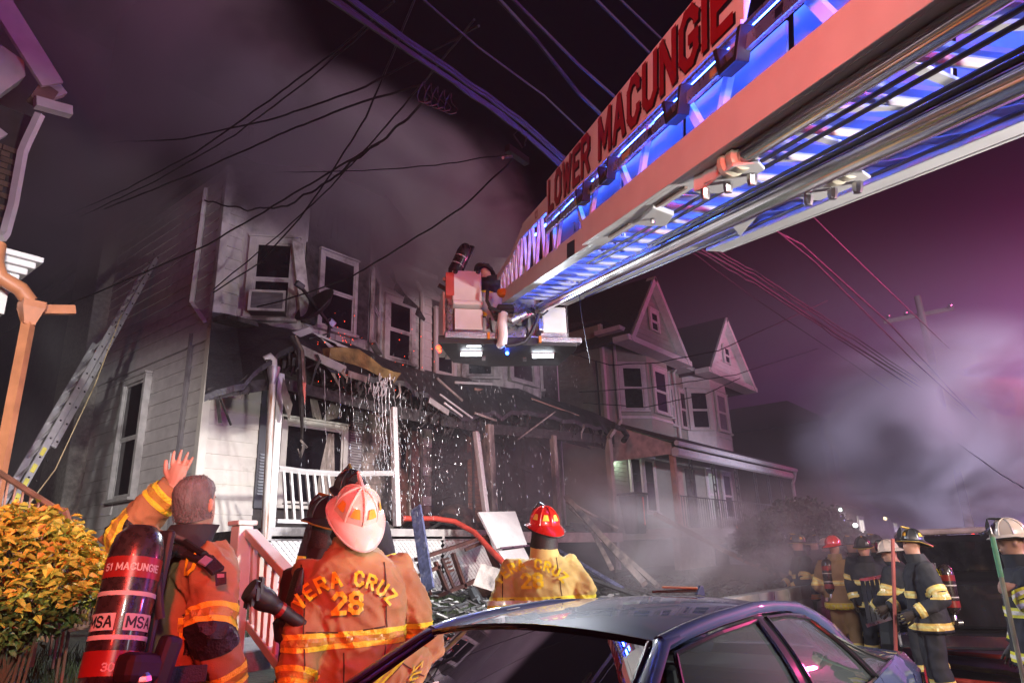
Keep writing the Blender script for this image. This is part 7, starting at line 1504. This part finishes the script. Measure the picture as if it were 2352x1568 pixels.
for k, (pts, m_, lab) in enumerate(((((1990, 1400), (2100, 1405), (2250, 1420), (2360, 1430)), HO3, 'upper pale fire hose crossing the street behind the nearest dark coat'), (((1960, 1445), (2080, 1462), (2200, 1475), (2360, 1490)), HO2, 'red fire hose lying across the street under the dark coats'), (((1900, 1430), (2000, 1436), (2060, 1440), (2120, 1432)), HO3, 'pale hose loop on the street below the tan geared firefighter'), (((2060, 1530), (2180, 1528), (2280, 1540), (2360, 1552)), HO, 'yellow fire hose nearest the camera at lower right'), (((1980, 1470), (2080, 1490), (2200, 1500), (2360, 1512)), HO2, 'second red hose just below the first at right'), (((2020, 1560), (2150, 1556), (2360, 1580)), HO2, 'lowest red hose cut by the bottom edge at right'))):
    P = [at(x, y, Z=.035) for x, y in pts]; Q = []
    for a, b in zip(P, P[1:]):
        for i in range(6): t = i/6; Q.append(a.lerp(b, t)+V((0, .06*math.sin(i+k), 0)))
    Q.append(P[-1]); solo('fire_hose', G().tube(Q, .033, 8), m_, lab, 'hose', 'hoses lying across the street', smooth=True)
for k, (x, y, m_, lab) in enumerate(((2236, 1230, RGLOW, 'red warning lamp glowing on the far pole base'), (2310, 1207, RGLOW, 'red lamp glowing far down the street at right edge'), (1930, 1170, WARMLAMP, 'white porch lamp of the second far house'), (2033, 1190, mat('warm_glow', (1, .8, .5), .5, emit=(1, .75, .4), estr=10), 'warm yellow lamp on the third far house'))):
    c = at(x, y, r=27 if k < 2 else 31.6); solo('warning_lamp' if k < 2 else 'porch_lamp', G().ball(c, .07, 10, 6), m_, lab, 'lamp')
# far fire engine lights and crowd shapes
fe_ = thing('fire_engine', 'distant fire engine with small red roof lights seen past the white helmet', 'fire engine', tuple(at(2120, 1245, r=42))[:2]+(0,))
fc = at(2120, 1262, r=42); ob('body', G().cube((fc.x, fc.y, 1.3), (6, 2.3, 2.0), (0, 0, 10)), mat('engine_red', (.25, .03, .02), .4), fe_, bevel=.1)
for x in (2075, 2092, 2110, 2130): ob('roof_light', G().ball(at(x, 1236, r=39.5), .09, 8, 6), RGLOW, fe_)
lr = thing('leaning_grille', 'pale slatted metal rack propped in the street behind the tan firefighter', 'rack', tuple(at(2000, 1440, r=10.6)))
for k in range(5): ob('slat', G().bar(at(1980+11*k, 1330, r=10.8), at(1998+11*k, 1432-3*k, r=10.4), .05, .02), STEEL, lr)
ob('frame', G().bar(at(1975, 1332, r=10.8), at(2030, 1322, r=10.8), .05, .04), STEEL, lr); ob('frame', G().bar(at(1990, 1436, r=10.4), at(2048, 1418, r=10.4), .05, .04), STEEL, lr)
# ------------------------------------------------------------------ smoke and haze
def smoke(name, lo, hi, m):
    lo, hi = V(lo), V(hi); c = (lo+hi)/2
    g = G().box(lo-c, hi-c); o = ob(name, g, m, kind='stuff', recalc=True); o.location = c; return o
hz = G().box((-14, -13, -1), (100, 34, 15.5)); ho = ob('haze', hz, None, kind='stuff'); ho.data.materials.append(volume('night_haze', (.9, .85, .9), .0013))
smoke('smoke_plume', (-4.5, 8.4, 6.0), (9.0, 18, 15.3), volume('brown_smoke', (.72, .62, .68), 1.5, .16, .42, .62, warp=.9, step=.5, edge=.8))
smoke('smoke_column', (9.6, 10.2, 7.0), (17, 16, 15.3), volume('grey_smoke', (.8, .78, .82), 2.2, .30, .44, .64, warp=1.0, step=.5, edge=.9))
smoke('roof_smoke', (3.6, 8.0, 6.6), (13, 12, 11.5), volume('veil_smoke', (.75, .70, .74), 3.2, .28, .36, .58, warp=1.0, step=.6, edge=.8))
smoke('spray_mist', (7.4, 6.9, 1.6), (14.6, 9.9, 4.9), volume('fine_spray', (.85, .88, .95), .2, .6, .3, .7, step=.7, edge=.7))
smoke('alley_smoke', (1.2, 9.6, .8), (5.2, 19, 9), volume('thin_smoke', (.8, .78, .8), .16, .3, .25, .7, step=.7))
smoke('smoke_bank', (16, -3.5, .8), (46, 8.2, 9), volume('white_smoke', (.85, .85, .95), .95, .24, .43, .62, stretch=(.7, .9, 1.9), warp=1.0, step=.4, edge=.7))
smoke('far_haze', (18, -12.5, -.5), (98, 33, 15.2), volume('purple_haze', (.9, .82, .95), .0125))
smoke('street_smoke', (6.5, 1.5, .3), (17.5, 7, 3.4), volume('drifting_smoke', (.85, .85, .92), .45, .5, .40, .70, stretch=(.7, .9, 1.6), warp=1.2, step=.6))
smoke('ground_smoke', (8.6, 4.4, 1.0), (16.5, 8.4, 3.6), volume('low_smoke', (.85, .85, .95), .85, .55, .45, .72, warp=1.2, step=.5))
